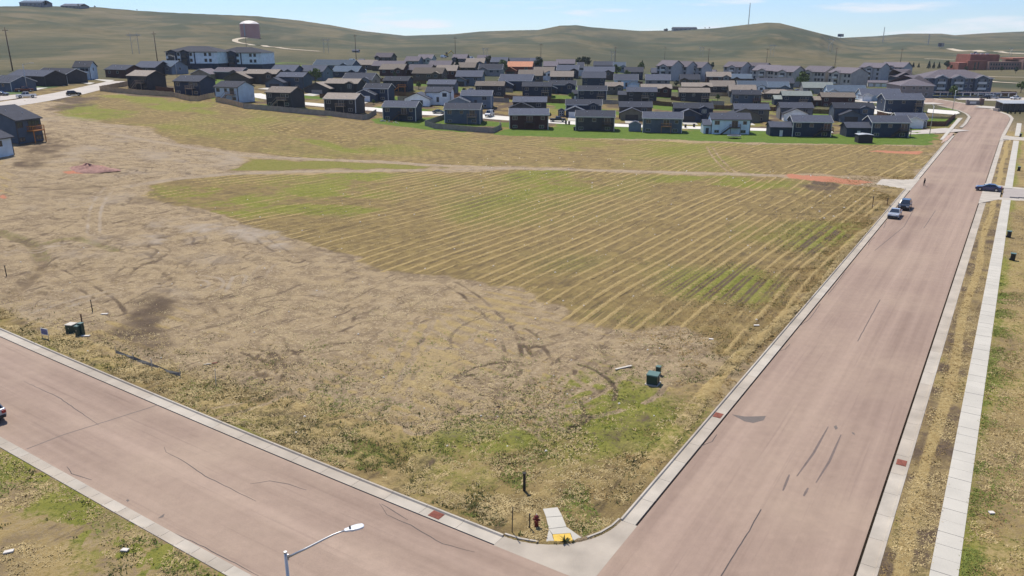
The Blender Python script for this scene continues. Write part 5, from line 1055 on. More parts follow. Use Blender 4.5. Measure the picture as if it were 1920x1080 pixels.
# ---------------------------------------------------------------- fences
def fence(pts, label, mt, h=1.85, panel=2.4, pc=None, group=None):
    """Wooden fence along pixels of its foot: posts and panels, each a part."""
    a = [Vector(at(*p)[:2]) for p in pts]; x0, y0 = a[0]; root = empty('fence', (x0, y0, float(land(x0, y0))), 0, label, 'fence', group); z0 = root.location.z
    for p, q in zip(a[:-1], a[1:]):
        n = max(1, int((q - p).length / panel)); d = (q - p) / n; nn = Vector((-d.y, d.x)).normalized() * .03
        for i in range(n):
            u, v = p + d * i, p + d * (i + 1); zu, zv = float(land(*u)) - z0, float(land(*v)) - z0; g = d.normalized() * .06; u2, v2 = u + g, v - g; hh = h + random.uniform(-.04, .04); pb = MB()
            k = 7                                     # boards of the panel, with slightly uneven tops
            for b in range(k):
                e0, e1 = u2.lerp(v2, (b + .04) / k), u2.lerp(v2, (b + .96) / k); f = (b + .5) / k; zb = zu + (zv - zu) * f; top = zb + hh + random.uniform(-.05, .05)
                pb.add([(w_.x - x0, w_.y - y0, zz) for zz in (zb - .3, top) for w_ in (e0 - nn, e1 - nn, e1 + nn, e0 + nn)], [(0, 1, 5, 4), (1, 2, 6, 5), (2, 3, 7, 6), (3, 0, 4, 7), (4, 5, 6, 7)])
            pb.build('fence_panel', M[mt], root)
            MB().box(u.x - x0 - .07, u.x - x0 + .07, u.y - y0 - .07, u.y - y0 + .07, zu - .3, zu + h + .1).build('post', M[mt], root)
    return root
fence([(240, 161), (188, 171), (220, 174), (265, 178), (322, 181.5), (356, 190), (372, 190), (403, 183)], 'tan wooden fence that turns round the charcoal corner house and the navy house', 'fence_tan')
fence([(405, 191), (440, 199), (457, 203.5)], 'short tan fence piece below the pale blue white house', 'fence_tan'); fence([(457, 204), (515, 209), (560, 213), (610, 217), (680, 225), (690, 224), (706, 214)], 'long grey wooden fence below the near black house and the brown roofed house', 'fence_grey')
fence([(838, 222), (797, 236), (812, 241), (870, 246), (925, 250), (940, 243), (937, 236)], 'grey wooden fence looping round the yard of the dark blue house', 'fence_grey')
fence([(1024, 193), (1062, 194), (1080, 195)], 'dark fence below the navy back row house at centre', 'fence_brown'); fence([(925, 191), (955, 192.5)], 'pale grey fence beside the dark house with light brown roof', 'fence_grey'); fence([(1130, 195), (1160, 196)], 'short grey fence between the two central navy back yards', 'fence_grey')
fence([(1222, 197), (1260, 200)], 'brown fence over the bare yard right of the olive garage', 'fence_brown'); fence([(1330, 205), (1369, 206), (1376, 203)], 'reddish fence at the left of the slate back row house', 'fence_brown'); fence([(1440, 208), (1452, 209), (1466, 204)], 'reddish fence corner left of the greenish roofed house', 'fence_brown')
fence([(1522, 213), (1553, 214), (1606, 213)], 'long brown fence behind the bright lawn square', 'fence_brown'); fence([(1644, 217), (1662, 221), (1686, 222)], 'maroon fence below the large lone navy house', 'fence_brown'); fence([(1737, 237), (1772, 237), (1782, 228), (1790, 222)], 'dark brown fence on the corner plot beside the avenue bend', 'fence_brown'); fence([(1736, 222), (1780, 223), (1792, 220)], 'low tan fence in front of the pale bare plot near the bend', 'fence_tan', h=.9)
fence([(1876, 180), (1905, 181)], 'brown screen fence at the end of the lodge car park', 'fence_brown', h=2.6); fence([(746, 189), (772, 190)], 'grey fence below the house with the slanting orange stair', 'fence_grey'); fence([(840, 186), (864, 187)], 'orange brown fence right of the white house', 'fence_orange')
fence([(293, 171), (327, 174)], 'red brown yard fence between the charcoal corner house and the navy house', 'fence_brown'); fence([(560, 130), (590, 131)], 'brown fence by the bare ground left of the wide blue roofed house', 'fence_brown')

for pts, lab, mt in (([(600, 184), (632, 187)], 'short brown fence left of the charcoal house with mauve brown roof', 'fence_brown'), ([(725, 178), (760, 181), (790, 182)], 'dark yard fence under the navy house with orange stair', 'fence_brown'), ([(852, 183), (884, 185)], 'dark fence behind the slate blue house', 'fence_brown'), ([(945, 186), (975, 188), (1034, 189)], 'dark fence along the back of the navy slate roofed centre house', 'fence_brown'),
        ([(1165, 200), (1180, 201)], 'short dark fence left of the charcoal back row house', 'fence_brown'), ([(1258, 188), (1275, 190)], 'dark fence right of the maroon gabled house', 'fence_brown'), ([(1334, 196), (1358, 198)], 'grey fence between the grey brown roof and the slate back row house', 'fence_grey'), ([(1425, 200), (1442, 201)], 'brown fence right of the slate back row house', 'fence_brown'),
        ([(930, 172), (962, 174)], 'grey fence in front of the blue black stacked gables', 'fence_grey'), ([(1085, 168), (1140, 170)], 'dark fence across the mid estate yards at centre', 'fence_brown'), ([(1195, 172), (1215, 173)], 'dark fence right of the bright pale blue house', 'fence_brown'), ([(1255, 168), (1290, 170)], 'dark fence below the pale grey walled house', 'fence_brown'), ([(1330, 180), (1372, 181)], 'tan fence behind the yellow grass plot', 'fence_tan'),
        ([(690, 152), (730, 154)], 'dark fence below the maroon house with white garage door', 'fence_brown'), ([(760, 156), (800, 158)], 'dark fence below the broad brown roof', 'fence_brown'), ([(820, 156), (850, 157)], 'brown fence behind the slate walled house', 'fence_brown'), ([(905, 160), (930, 161)], 'brown fence right of the grey stone fronted house', 'fence_brown'), ([(1160, 158), (1205, 159)], 'dark fence below the tall navy roof', 'fence_brown')):
    fence(pts, lab, mt)

# ---------------------------------------------------------------- streets of the estate
street = [(-60, 214), (0, 198.5), (60, 189), (130, 176), (185, 163), (228, 153)]
def street_strip(name, pxs, w, m, off=.16):
    a = [Vector(at(*p)[:2]) for p in pxs]; L_, R_ = [], []
    for i, p in enumerate(a):
        d = (a[min(i + 1, len(a) - 1)] - a[max(i - 1, 0)]).normalized(); n_ = Vector((-d.y, d.x)) * w / 2; L_.append(tuple(p + n_)); R_.append(tuple(p - n_))
    return strip_mesh(name, L_, R_, off, m, cross=4, step=3)
M['street'] = mat('street_concrete', (.40, .365, .33), .9, .10, .12, .1); M['street_pale'] = mat('pale_street', (.56, .54, .50), .9, .08, .12, .1)
street_strip('street', street, 10, M['street'])
street_strip('street', [(470, 176), (498, 183.5), (560, 194), (610, 198.5), (700, 205.5), (830, 214), (930, 221), (1050, 229.5), (1170, 236), (1300, 240), (1440, 244), (1560, 247)], 8.5, M['street_pale'])
street_strip('street', [(1600, 250), (1700, 249.5), (1745, 247.5), (1795, 243)], 9, M['street'])
street_strip('street', [(1520, 189), (1600, 196), (1640, 203), (1655, 215)], 9, M['street_pale']); street_strip('street', [(1560, 186), (1660, 194), (1735, 194.5), (1760, 194)], 8, M['street'])
street_strip('car_park', [(1790, 184.5), (1860, 186.5), (1960, 187)], 22, M['street'], .2); street_strip('car_park', [(1835, 200.5), (1880, 203.5), (1940, 203)], 12, M['street'], .2)
def flat(name, pts, m, off=.17, kind='structure'):
    a = [at(px, py)[:2] for px, py in pts]; mb = MB(); mb.add([(q[0], q[1], float(land(*q)) + off) for q in a], [tuple(range(len(a)))]); o = mb.build(name, m)
    if o.data.polygons[0].normal.z < 0: o.data.flip_normals()
    o['kind'] = kind; return o
flat('pavement', [(1762, 263), (1768, 263), (1805, 222), (1796, 222)], M['concrete_white'], .2)
flat('bare_plot', [(1740, 205), (1795, 209), (1800, 213), (1790, 216), (1738, 212)], M['street_pale'], .2)
flat('rubble_strip', [(1764, 270), (1776, 264), (1789, 250), (1778, 250), (1768, 262)], mat('pink_rubble', (.36, .26, .21), .95, .3, .8, .8), .16)
flat('driveway', [(30, 163), (55, 166), (90, 165), (60, 172)], M['concrete_white'], .2); flat('driveway', [(83, 158), (100, 160), (130, 158), (122, 162)], M['concrete_white'], .2); flat('driveway', [(138, 154), (150, 154), (178, 156), (168, 159)], M['concrete_white'], .2); flat('driveway', [(172, 149), (186, 149.5), (215, 151), (206, 155)], M['concrete_white'], .2)
flat('driveway', [(0, 181), (35, 178), (45, 184), (0, 190)], M['street'], .2)
for pts in ([(90, 156), (125, 153), (136, 157), (100, 160)], [(62, 163), (82, 161), (112, 163), (78, 168)], [(12, 173), (40, 172), (44, 177), (10, 180)]): flat('lawn_plot', pts, mat('lawn_green', (.055, .10, .02), .95, .25, 1, .3), .14)
# ---------------------------------------------------------------- poles, lamps, masts
def utility_pole(px, ptop, pbot, label, kind='pole', lean=0):
    X, Y, Z, zc = at(px, pbot); h = (pbot - ptop) * zc / F * 1.0; root = empty('utility_pole' if kind == 'pole' else 'power_frame', (X, Y, Z), 0, label, 'utility pole' if kind == 'pole' else 'power pylon', 'wooden utility poles behind the estate' if kind == 'pole' else 'far twin legged power frames')
    r = max(.19, h * .013)
    if kind == 'pole':
        MB().tube([(0, 0, -2), (0, 0, h)], [r * 1.25, r * .75], 8).build('pole', M['wood_pole'], root, smooth=True)
        MB().box(-1.4, 1.4, -.1, .1, h - 1.6, h - 1.35).build('crossarm', M['wood_pole'], root)
        for a in (-1.2, 0, 1.2): MB().tube([(a, 0, h - 1.35), (a, 0, h - .9)], .07, 6).build('insulator', M['steel'], root)
    else:
        w = h * .16
        for a in (-w, w): MB().tube([(a, 0, -2), (a, 0, h)], [r, r * .7], 6).build('leg', M['steel'], root)
        MB().box(-w * 2, w * 2, -.15, .15, h * .86, h * .9).build('crossarm', M['steel'], root); MB().bar((-w, 0, h * .45), (w, 0, h * .8), .15).build('brace', M['steel'], root)
    root.rotation_euler.z = R(lean); return root
for px, a, b, lab in ((24, 55, 133, 'tall wooden utility pole on the slope above the far left street, nearest of all'), (296, 62, 121, 'wooden utility pole just left of the white apartment blocks'), (463, 67, 98, 'wooden utility pole in front of the water tank behind the white apartments'), (668, 66, 111, 'wooden utility pole rising beside the grey barn and mauve roofs'),
        (854, 70, 111, 'wooden utility pole behind the tall navy dormer house'), (1014, 82, 116, 'wooden utility pole right above the orange roofed house'), (1153, 88, 122, 'wooden utility pole right of the dark clump of trees'), (1246, 88, 112, 'short looking utility pole behind the grey stepped apartments'),
        (1327, 92, 128, 'wooden utility pole at the blank end of the grey stepped apartments'), (1437, 91, 119, 'wooden utility pole behind the long mauve roofs'), (1565, 90, 126, 'wooden utility pole over the blank walled beige apartment block'), (1686, 92, 132, 'wooden utility pole behind the pointed gable next to the lodge')):
    utility_pole(px, a, b, lab)
for px, a, b, lab in ((255, 63, 100, 'lattice power frame on the grassy slope left of the white apartments'), (612, 73, 99, 'thin twin power frame on the plain between water tank and barn'), (910, 90, 112, 'thin power frame near the dust cloud'), (1149, 96, 116, 'thin power frame just left of a utility pole at centre'), (1315, 88, 106, 'thin power frame on the slope above the grey apartments'), (1447, 84, 106, 'thin power frame below the round hill top'), (1556, 72, 98, 'tall twin power frame on the slope below the billboard'), (1894, 90, 106, 'thin power frame on the far slope at the right edge')):
    utility_pole(px, a, b, lab, 'frame', 15)
def mast(px, a, b, label):
    X, Y, Z, zc = at(px, b); h = (b - a) * zc / F; root = empty('radio_mast', (X, Y, Z), 0, label, 'radio mast', 'radio masts on the hills'); r = .9 if h < 60 else 1.1
    for k in range(3): t = k * 2.09; MB().tube([(r * math.cos(t), r * math.sin(t), -2), (r * .5 * math.cos(t), r * .5 * math.sin(t), h)], .28, 5).build('leg', M['steel'], root)
    lt = MB(); n = 16
    for i in range(n):
        z0, z1 = h * i / n, h * (i + 1) / n
        for k in range(3): t, u = k * 2.09, (k + 1) * 2.09; lt.bar((r * math.cos(t) * .9, r * math.sin(t) * .9, z0), (r * .85 * math.cos(u), r * .85 * math.sin(u), z1), .2)
    lt.build('lattice', M['steel'], root)
mast(1403, 8, 48, 'very tall thin radio mast on the hill crest left of the round summit'); mast(1655, 52, 79, 'radio mast on the low ridge right of the billboard'); mast(1740, 64, 84, 'shorter radio mast on the slope left of the dark billboard')
def billboard(px, ptop, pbot, wpx, hpx, yaw, label):
    X, Y, Z, zc = at(px, pbot); m = zc / F; h = (pbot - ptop) * m; root = empty('billboard', (X, Y, Z), R(yaw), label, 'billboard'); MB().tube([(0, .6, -3), (0, .6, h)], .5, 10).build('post', M['steel'], root)
    b = MB().box(-wpx * m / 2, wpx * m / 2, 0, 1.2, h - hpx * m, h).build('board', M['w_slate'], root); MB().box(-wpx * m / 2 + .3, wpx * m * .05, -.1, .02, h - hpx * m + .3, h - .3).build('panel', M['w_navy'], root); MB().box(wpx * m * .1, wpx * m / 2 - .3, -.1, .02, h - hpx * m + .3, h - .3).build('panel', M['w_grey'], root)
    MB().box(-wpx * m / 2, wpx * m / 2, -1.2, -.1, h - hpx * m - .3, h - hpx * m - .1).build('walkway', M['steel'], root)
billboard(1576, 64, 72, 12, 5, 10, 'two panel billboard on the saddle right of the round hill'); billboard(1764, 81, 90, 14, 6.5, 20, 'dark blue and grey billboard above the gravel road at right'); billboard(1828, 97, 106, 5, 5, 0, 'small dark sign board on a post above the brick school')

def street_lamp(loc, h, arm, az, label, r=.11):
    root = empty('street_lamp', loc, az, label, 'street lamp', 'street lamps'); MB().tube([(0, 0, -.3), (0, 0, h)], [r * 1.25, r * .85], 14).build('pole', M['metal'], root, smooth=True)
    MB().tube([(0, 0, h - .02), (0, 0, h + .05)], [r * .95, r * .9], 14).build('cap', M['metal'], root)
    MB().tube([(0, 0, -.05), (0, 0, .25)], [r * 2.1, r * 1.9], 12).build('base', M['steel'], root)
    pts = [(r * .7, 0, h - .28), (arm * .3, 0, h - .08), (arm * .58, 0, h + .16), (arm * .72, 0, h + .27), (arm * .82, 0, h + .31), (arm * .9, 0, h + .32)]
    a = MB().tube(pts, [.062, .056, .05, .046, .042, .04], 10).build('arm', M['metal'], root, smooth=True)
    MB().box(-.03, r * 1.6, -.05, .05, h - .42, h - .12).build('bracket', M['metal'], a, bevel=.01)
    hd = MB(); ol = [(arm * .88, .07), (arm * .90, .11), (arm * .95, .13), (arm * 1.02, .19), (arm * 1.10, .20), (arm * 1.17, .15), (arm * 1.19, 0)]
    hd.prism([(x, y) for x, y in ol] + [(x, -y) for x, y in reversed(ol[:-1])], h + .28, h + .38, 'z'); hd.build('lamp_head', M['lamp_grey'], root, bevel=.03)
    MB().tube([(arm * .97, 0, h + .37), (arm * .97, 0, h + .50)], [.045, .04], 10).build('photocell', M['tar'], root)
    MB().box(arm * .98, arm * 1.15, -.13, .13, h + .25, h + .285).build('lens', M['curtain_glass'], root); return root
M['lamp_grey'] = mat('lamp_grey', (.55, .58, .62), .35, .04, 2)
hz = 8.0
def at_height(px, py, z):
    d = ray(px, py); k = (z - EYE) / d[2]; return d[0] * k, d[1] * k
lx, ly = at_height(535, 1036, hz); hx, hy = at_height(683, 985, hz + .33)
street_lamp((lx, ly, float(T(lx, ly)) + .1), hz - float(T(lx, ly)) - .1, math.hypot(hx - lx, hy - ly) / 1.19, math.atan2(hy - ly, hx - lx), 'grey street lamp in the near foreground with its arm over the side road', r=.085)
for px, py, ptop, arm, az, lab in ((52, 172, 122, 3.0, 20, 'pale street lamp beside the maroon parked truck on the far left street'), (333, 151, 107, 3.0, 170, 'street lamp in front of the white apartment blocks'), (1786, 207, 170, 3.2, 20, 'street lamp with a long arm at the avenue bend before the lodge'), (1743, 252, 200, .9, 90, 'bare pale lamp pole on the corner of the estate street and avenue')):
    X, Y, Z, zc = at(px, py); street_lamp((X, Y, Z), (py - ptop) * zc / F, arm, R(az), lab, r=.1)

# ---------------------------------------------------------------- vehicles
M['tyre'] = mat('tyre', (.02, .02, .02), .85, .1, 4); M['rim'] = mat('rim', (.42, .43, .45), .3, .05, 4, metal=.8); M['headlight'] = mat('headlight', (.6, .62, .65), .15, .05); M['taillight'] = mat('taillight', (.30, .02, .02), .2, .05); M['car_glass'] = mat('car_glass', (.02, .026, .035), .05, .05, 1, spec=1.0); M['black_trim'] = mat('black_trim', (.018, .018, .02), .5, .1)
def paint(name, col, rough=.22, metal=.25):
    m, nt, b = nodes_mat('paint_' + name); b.inputs['Base Color'].default_value = col + (1,); b.inputs['Roughness'].default_value = rough; b.inputs['Metallic'].default_value = metal; b.inputs['Coat Weight'].default_value = .6; b.inputs['Coat Roughness'].default_value = .05
    n = nt.nodes.new('ShaderNodeTexNoise'); n.inputs['Scale'].default_value = 3; mr = nt.nodes.new('ShaderNodeMapRange'); mr.inputs['To Min'].default_value = rough * .8; mr.inputs['To Max'].default_value = rough * 1.5; nt.links.new(n.outputs['Fac'], mr.inputs['Value']); nt.links.new(mr.outputs['Result'], b.inputs['Roughness']); return m
for k, c in (('blue', (.018, .028, .10)), ('silver', (.36, .38, .41)), ('white', (.70, .71, .72)), ('black', (.018, .019, .022)), ('grey', (.12, .13, .15)), ('maroon', (.10, .018, .018)), ('greygreen', (.16, .20, .20))): M['p_' + k] = paint(k, c)
def car(cx, by, heading, color, kind, label, group='vehicles', loc=None, road=0.0):
    """heading: degrees from +Y towards +X of the nose."""
    if loc is None: X, Y, Z, zc = at(cx, by); Z += road
    else: X, Y, Z = loc
    root = empty({'pickup': 'pickup_truck', 'van': 'van', 'trailer': 'travel_trailer'}.get(kind, 'parked_car'), (X, Y, Z), math.pi / 2 - R(heading), label, {'pickup': 'pickup truck', 'van': 'van', 'trailer': 'trailer'}.get(kind, 'car'), group); pm = M['p_' + color]
    if kind == 'trailer':
        MB().prism([(-3.4, .55), (3.2, .55), (3.5, 1.2), (3.1, 2.9), (-3.2, 3.0), (-3.4, 2.6)], -1.2, 1.2, 'y').build('body', pm, root, bevel=.1)
        for x in (-1.8, 0, 1.6):
            for s in (-1, 1): MB().box(x - .5, x + .5, s * 1.2 - .03, s * 1.2 + .03, 1.6, 2.3).build('window', M['car_glass'], root)
        for s in (-1, 1):
            for x in (-.6, .4): MB().tube([(x, s * 1.05, .36), (x, s * 1.24, .36)], .36, 14).build('wheel', M['tyre'], root)
        MB().bar((3.3, 0, .5), (4.5, 0, .45), .1).build('hitch', M['steel'], root); MB().box(2.0, 2.7, -1.25, -1.19, .7, 2.5).build('door', M['p_grey'], root); return root
    D = {'suv': (4.7, 1.9, 1.68, [(-2.3, .45), (-2.35, .75), (-2.3, 1.08), (1.0, 1.08), (2.15, .98), (2.33, .75), (2.33, .42), (2.2, .25), (-2.2, .25)], [(-2.15, 1.06), (-1.85, 1.66), (.15, 1.68), (1.05, 1.06)]),
         'sedan': (4.75, 1.84, 1.45, [(-2.35, .42), (-2.36, .80), (-2.2, .98), (-1.4, 1.0), (1.0, .96), (2.15, .83), (2.36, .62), (2.36, .38), (2.2, .22), (-2.2, .22)], [(-1.75, .97), (-1.05, 1.43), (.05, 1.45), (1.15, .94)]),
         'pickup': (5.8, 2.0, 1.9, [(-2.9, .55), (-2.9, 1.12), (1.3, 1.12), (2.75, 1.08), (2.92, .8), (2.92, .5), (2.7, .38), (-2.8, .4)], [(-.95, 1.1), (-.75, 1.85), (.7, 1.88), (1.4, 1.1)]),
         'van': (5.2, 2.0, 2.3, [(-2.6, .4), (-2.6, 1.25), (1.6, 1.25), (2.45, 1.0), (2.6, .7), (2.6, .4), (-2.5, .3)], [(-2.58, 1.23), (-2.5, 2.25), (1.05, 2.3), (1.7, 1.23)])}[kind]
    L, W_, Ht, body, cab = D
    MB().prism(body, -W_ / 2, W_ / 2, 'y').build('body', pm, root, smooth=False, bevel=.09)
    (x0, z0), (x1, z1), (x2, z2), (x3, z3) = cab; wb, wt_ = W_ / 2 - .06, W_ / 2 - .26
    v = [(x0, -wb, z0), (x3, -wb, z3), (x3, wb, z3), (x0, wb, z0), (x1, -wt_, z1), (x2, -wt_, z2), (x2, wt_, z2), (x1, wt_, z1)]; q = MB(); q.add(v, [(0, 3, 2, 1), (4, 5, 6, 7), (0, 1, 5, 4), (1, 2, 6, 5), (2, 3, 7, 6), (3, 0, 4, 7)]); q.build('cabin', pm, root, bevel=.06)
    v = [Vector(p) for p in v]
    def glass(nm, a, b, c, d, f=.1, off=.012):
        cn = (a + b + c + d) / 4; ps = [p.lerp(cn, f) for p in (a, b, c, d)]; nn = (b - a).cross(d - a).normalized()
        if nn.dot(cn - Vector((0, 0, z0 + .2))) < 0: nn = -nn
        MB().add([p + nn * off for p in ps] + [p - nn * .01 for p in ps], [(0, 1, 2, 3), (7, 6, 5, 4), (0, 4, 5, 1), (1, 5, 6, 2), (2, 6, 7, 3), (3, 7, 4, 0)]).build(nm, M['car_glass'], root)
    glass('windscreen', v[1], v[2], v[6], v[5]); 
    if kind != 'van': glass('rear_window', v[3], v[0], v[4], v[7])
    for a, b, c, d in ((v[0], v[1], v[5], v[4]), (v[2], v[3], v[7], v[6])):
        if kind == 'van': a2, d2 = (a.lerp(b, .7), d.lerp(c, .7)); glass('side_window', a2, b, c, d2, .12)
        elif a is v[0]: glass('side_window', a, a.lerp(b, .52), d.lerp(c, .52), d, .1); glass('side_window', a.lerp(b, .52), b, c, d.lerp(c, .52), .1)
        else: glass('side_window', a, a.lerp(b, .48), d.lerp(c, .48), d, .1); glass('side_window', a.lerp(b, .48), b, c, d.lerp(c, .48), .1)
    wr = .40 if kind in ('pickup', 'van') else .35
    for x in (-L * .30, L * .31):
        for s in (-1, 1):
            wl = MB().tube([(x, s * (W_ / 2 - .22), wr), (x, s * (W_ / 2 + .015), wr)], wr, 18).build('wheel', M['tyre'], root); MB().tube([(x, s * (W_ / 2 + .01), wr), (x, s * (W_ / 2 + .03), wr)], wr * .62, 14).build('rim', M['rim'], wl)
            MB().tube([(x, s * (W_ / 2 - .12), wr + .03), (x, s * (W_ / 2 + .004), wr + .03)], wr * 1.17, 18).build('wheel_arch', M['black_trim'], root)
    for s in (-1, 1):
        MB().box(L / 2 - .30, L / 2 - .03, s * (W_ / 2 - .30) - .22, s * (W_ / 2 - .30) + .22, .68, .84).build('headlight', M['headlight'], root, bevel=.02)
        MB().box(-L / 2 - .03, -L / 2 + .2, s * (W_ / 2 - .2) - .16, s * (W_ / 2 - .2) + .16, .72, .98).build('taillight', M['taillight'], root, bevel=.02)
        MB().box(.75, .95, s * (W_ / 2 + .1) - .1, s * (W_ / 2 + .1) + .1, 1.0, 1.15).build('mirror', pm, root, bevel=.02)
    MB().box(L / 2 - .08, L / 2 + .03, -W_ / 2 + .12, W_ / 2 - .12, .34, .56).build('bumper', M['black_trim'], root); MB().box(-L / 2 - .03, -L / 2 + .08, -W_ / 2 + .12, W_ / 2 - .12, .34, .58).build('bumper', M['black_trim'], root)
    MB().box(-L / 2 - .035, -L / 2 + .05, -.26, .26, .62, .76).build('number_plate', M['trim_white'], root)
    if kind == 'pickup': MB().box(-2.8, -1.05, -.86, .86, 1.121, 1.14).build('bed_liner', M['black_trim'], root)
    return root
hd = math.degrees(UA)
sx, sy = xy(150.5, 15.6); car(0, 0, hd + 180, 'silver', 'sedan', 'silver car parked at the kerb, nearer of two', loc=(sx, sy, .02)); sx, sy = xy(159.2, 15.0); car(0, 0, hd + 180, 'black', 'suv', 'dark blue black car parked just beyond the silver one at the kerb', loc=(sx, sy, .02))
sx, sy = xy(188.3, 2.7); car(0, 0, hd - 90, 'blue', 'sedan', 'blue car turning into the avenue across the pale drive mouth', loc=(sx, sy, .05))
s_, t_ = st(*at(9, 804)[:2]); sx, sy = xy(s_ - .1, t_ + 3.5); car(0, 0, hd - 90, 'silver', 'suv', 'pale silver car whose tail shows at the left edge on the side road', loc=(sx, sy, float(T(sx, sy)) + .02))
car(50, 184, 235, 'white', 'pickup', 'white pickup truck on the far left street', road=.18); car(139, 180, 60, 'black', 'suv', 'black car at the edge of the far left street', road=.18); car(46, 173, 50, 'maroon', 'pickup', 'dark red pickup parked beside the far left street lamp', road=.18); car(3, 180, 100, 'grey', 'sedan', 'dark car at the left edge beside the far street', road=.18)
car(1046, 229, 95, 'black', 'pickup', 'black pickup parked between the maroon house and the playhouse shed', road=.25); car(823, 213.5, 100, 'greygreen', 'sedan', 'grey green car on the pale street right of the white house', road=.25); car(918, 219, 200, 'white', 'van', 'white van parked at the right of the dark blue house', road=.25); car(885, 172, 95, 'white', 'sedan', 'white car by the grey stone fronted house', road=.2)
car(676, 140, 95, 'white', 'trailer', 'white travel trailer parked beside the low navy blue roofed house', road=.1)
for px, py, hdg, c, k, lab in ((1835, 180, 280, 'silver', 'suv', 'silver car in the lodge car park, furthest left'), (1846, 186, 285, 'black', 'suv', 'black car in the lodge car park, front left'), (1862, 186, 285, 'silver', 'sedan', 'silver car in the lodge car park, front right next to the black one'), (1858, 180.5, 285, 'white', 'suv', 'white car in the back line of the lodge car park'), (1870, 181, 285, 'grey', 'sedan', 'grey car at the right end of the back line in the lodge car park'), (1904, 187, 250, 'white', 'pickup', 'white truck by the brown screen fence in the lodge car park'), (1637, 162, 110, 'white', 'van', 'white van between the blank end wall and the lodge wing'), (1497, 172, 90, 'silver', 'sedan', 'pale car below the leafy tree in front of the beige apartments')):
    car(px, py, hdg, c, k, lab, road=.22)
# earth movers and trucks of the works yard
for px, py, hdg, c, k, lab in ((806, 108.5, 90, 'grey', 'pickup', 'grey truck in the works yard beyond the estate, left'), (832, 109, 70, 'white', 'van', 'white truck in the works yard beyond the estate'), (884, 112, 95, 'white', 'van', 'white box truck at the far edge near the dust cloud'), (662, 117, 90, 'white', 'van', 'white vehicle parked near the pale green shed')): car(px, py, hdg, c, k, lab, road=.2)
def loader(px, py, label):
    X, Y, Z, zc = at(px, py); root = empty('excavator', (X, Y, Z), R(20), label, 'excavator'); M.setdefault('machine', mat('machine_yellow', (.40, .26, .05), .6, .15))
    for s in (-1, 1): MB().box(-2, 2, s * 1.2 - .35, s * 1.2 + .35, 0, 1).build('track', M['black_trim'], root, bevel=.15)
    MB().box(-1.9, 1.4, -1.3, 1.3, 1.1, 2.4).build('body', M['machine'], root, bevel=.1); MB().box(-.2, 1.3, -1.2, .1, 2.4, 3.9).build('cab', M['car_glass'], root, bevel=.08)
    MB().bar((1.2, .6, 2), (5, .6, 5.2), .6).build('boom', M['machine'], root); MB().bar((5, .6, 5.2), (7.5, .6, 2.2), .45).build('stick', M['machine'], root); MB().box(7, 8.2, 0, 1.2, 1.0, 2.2).build('bucket', M['black_trim'], root, bevel=.1)
loader(836, 107, 'excavator with raised boom in the works yard beyond the estate')

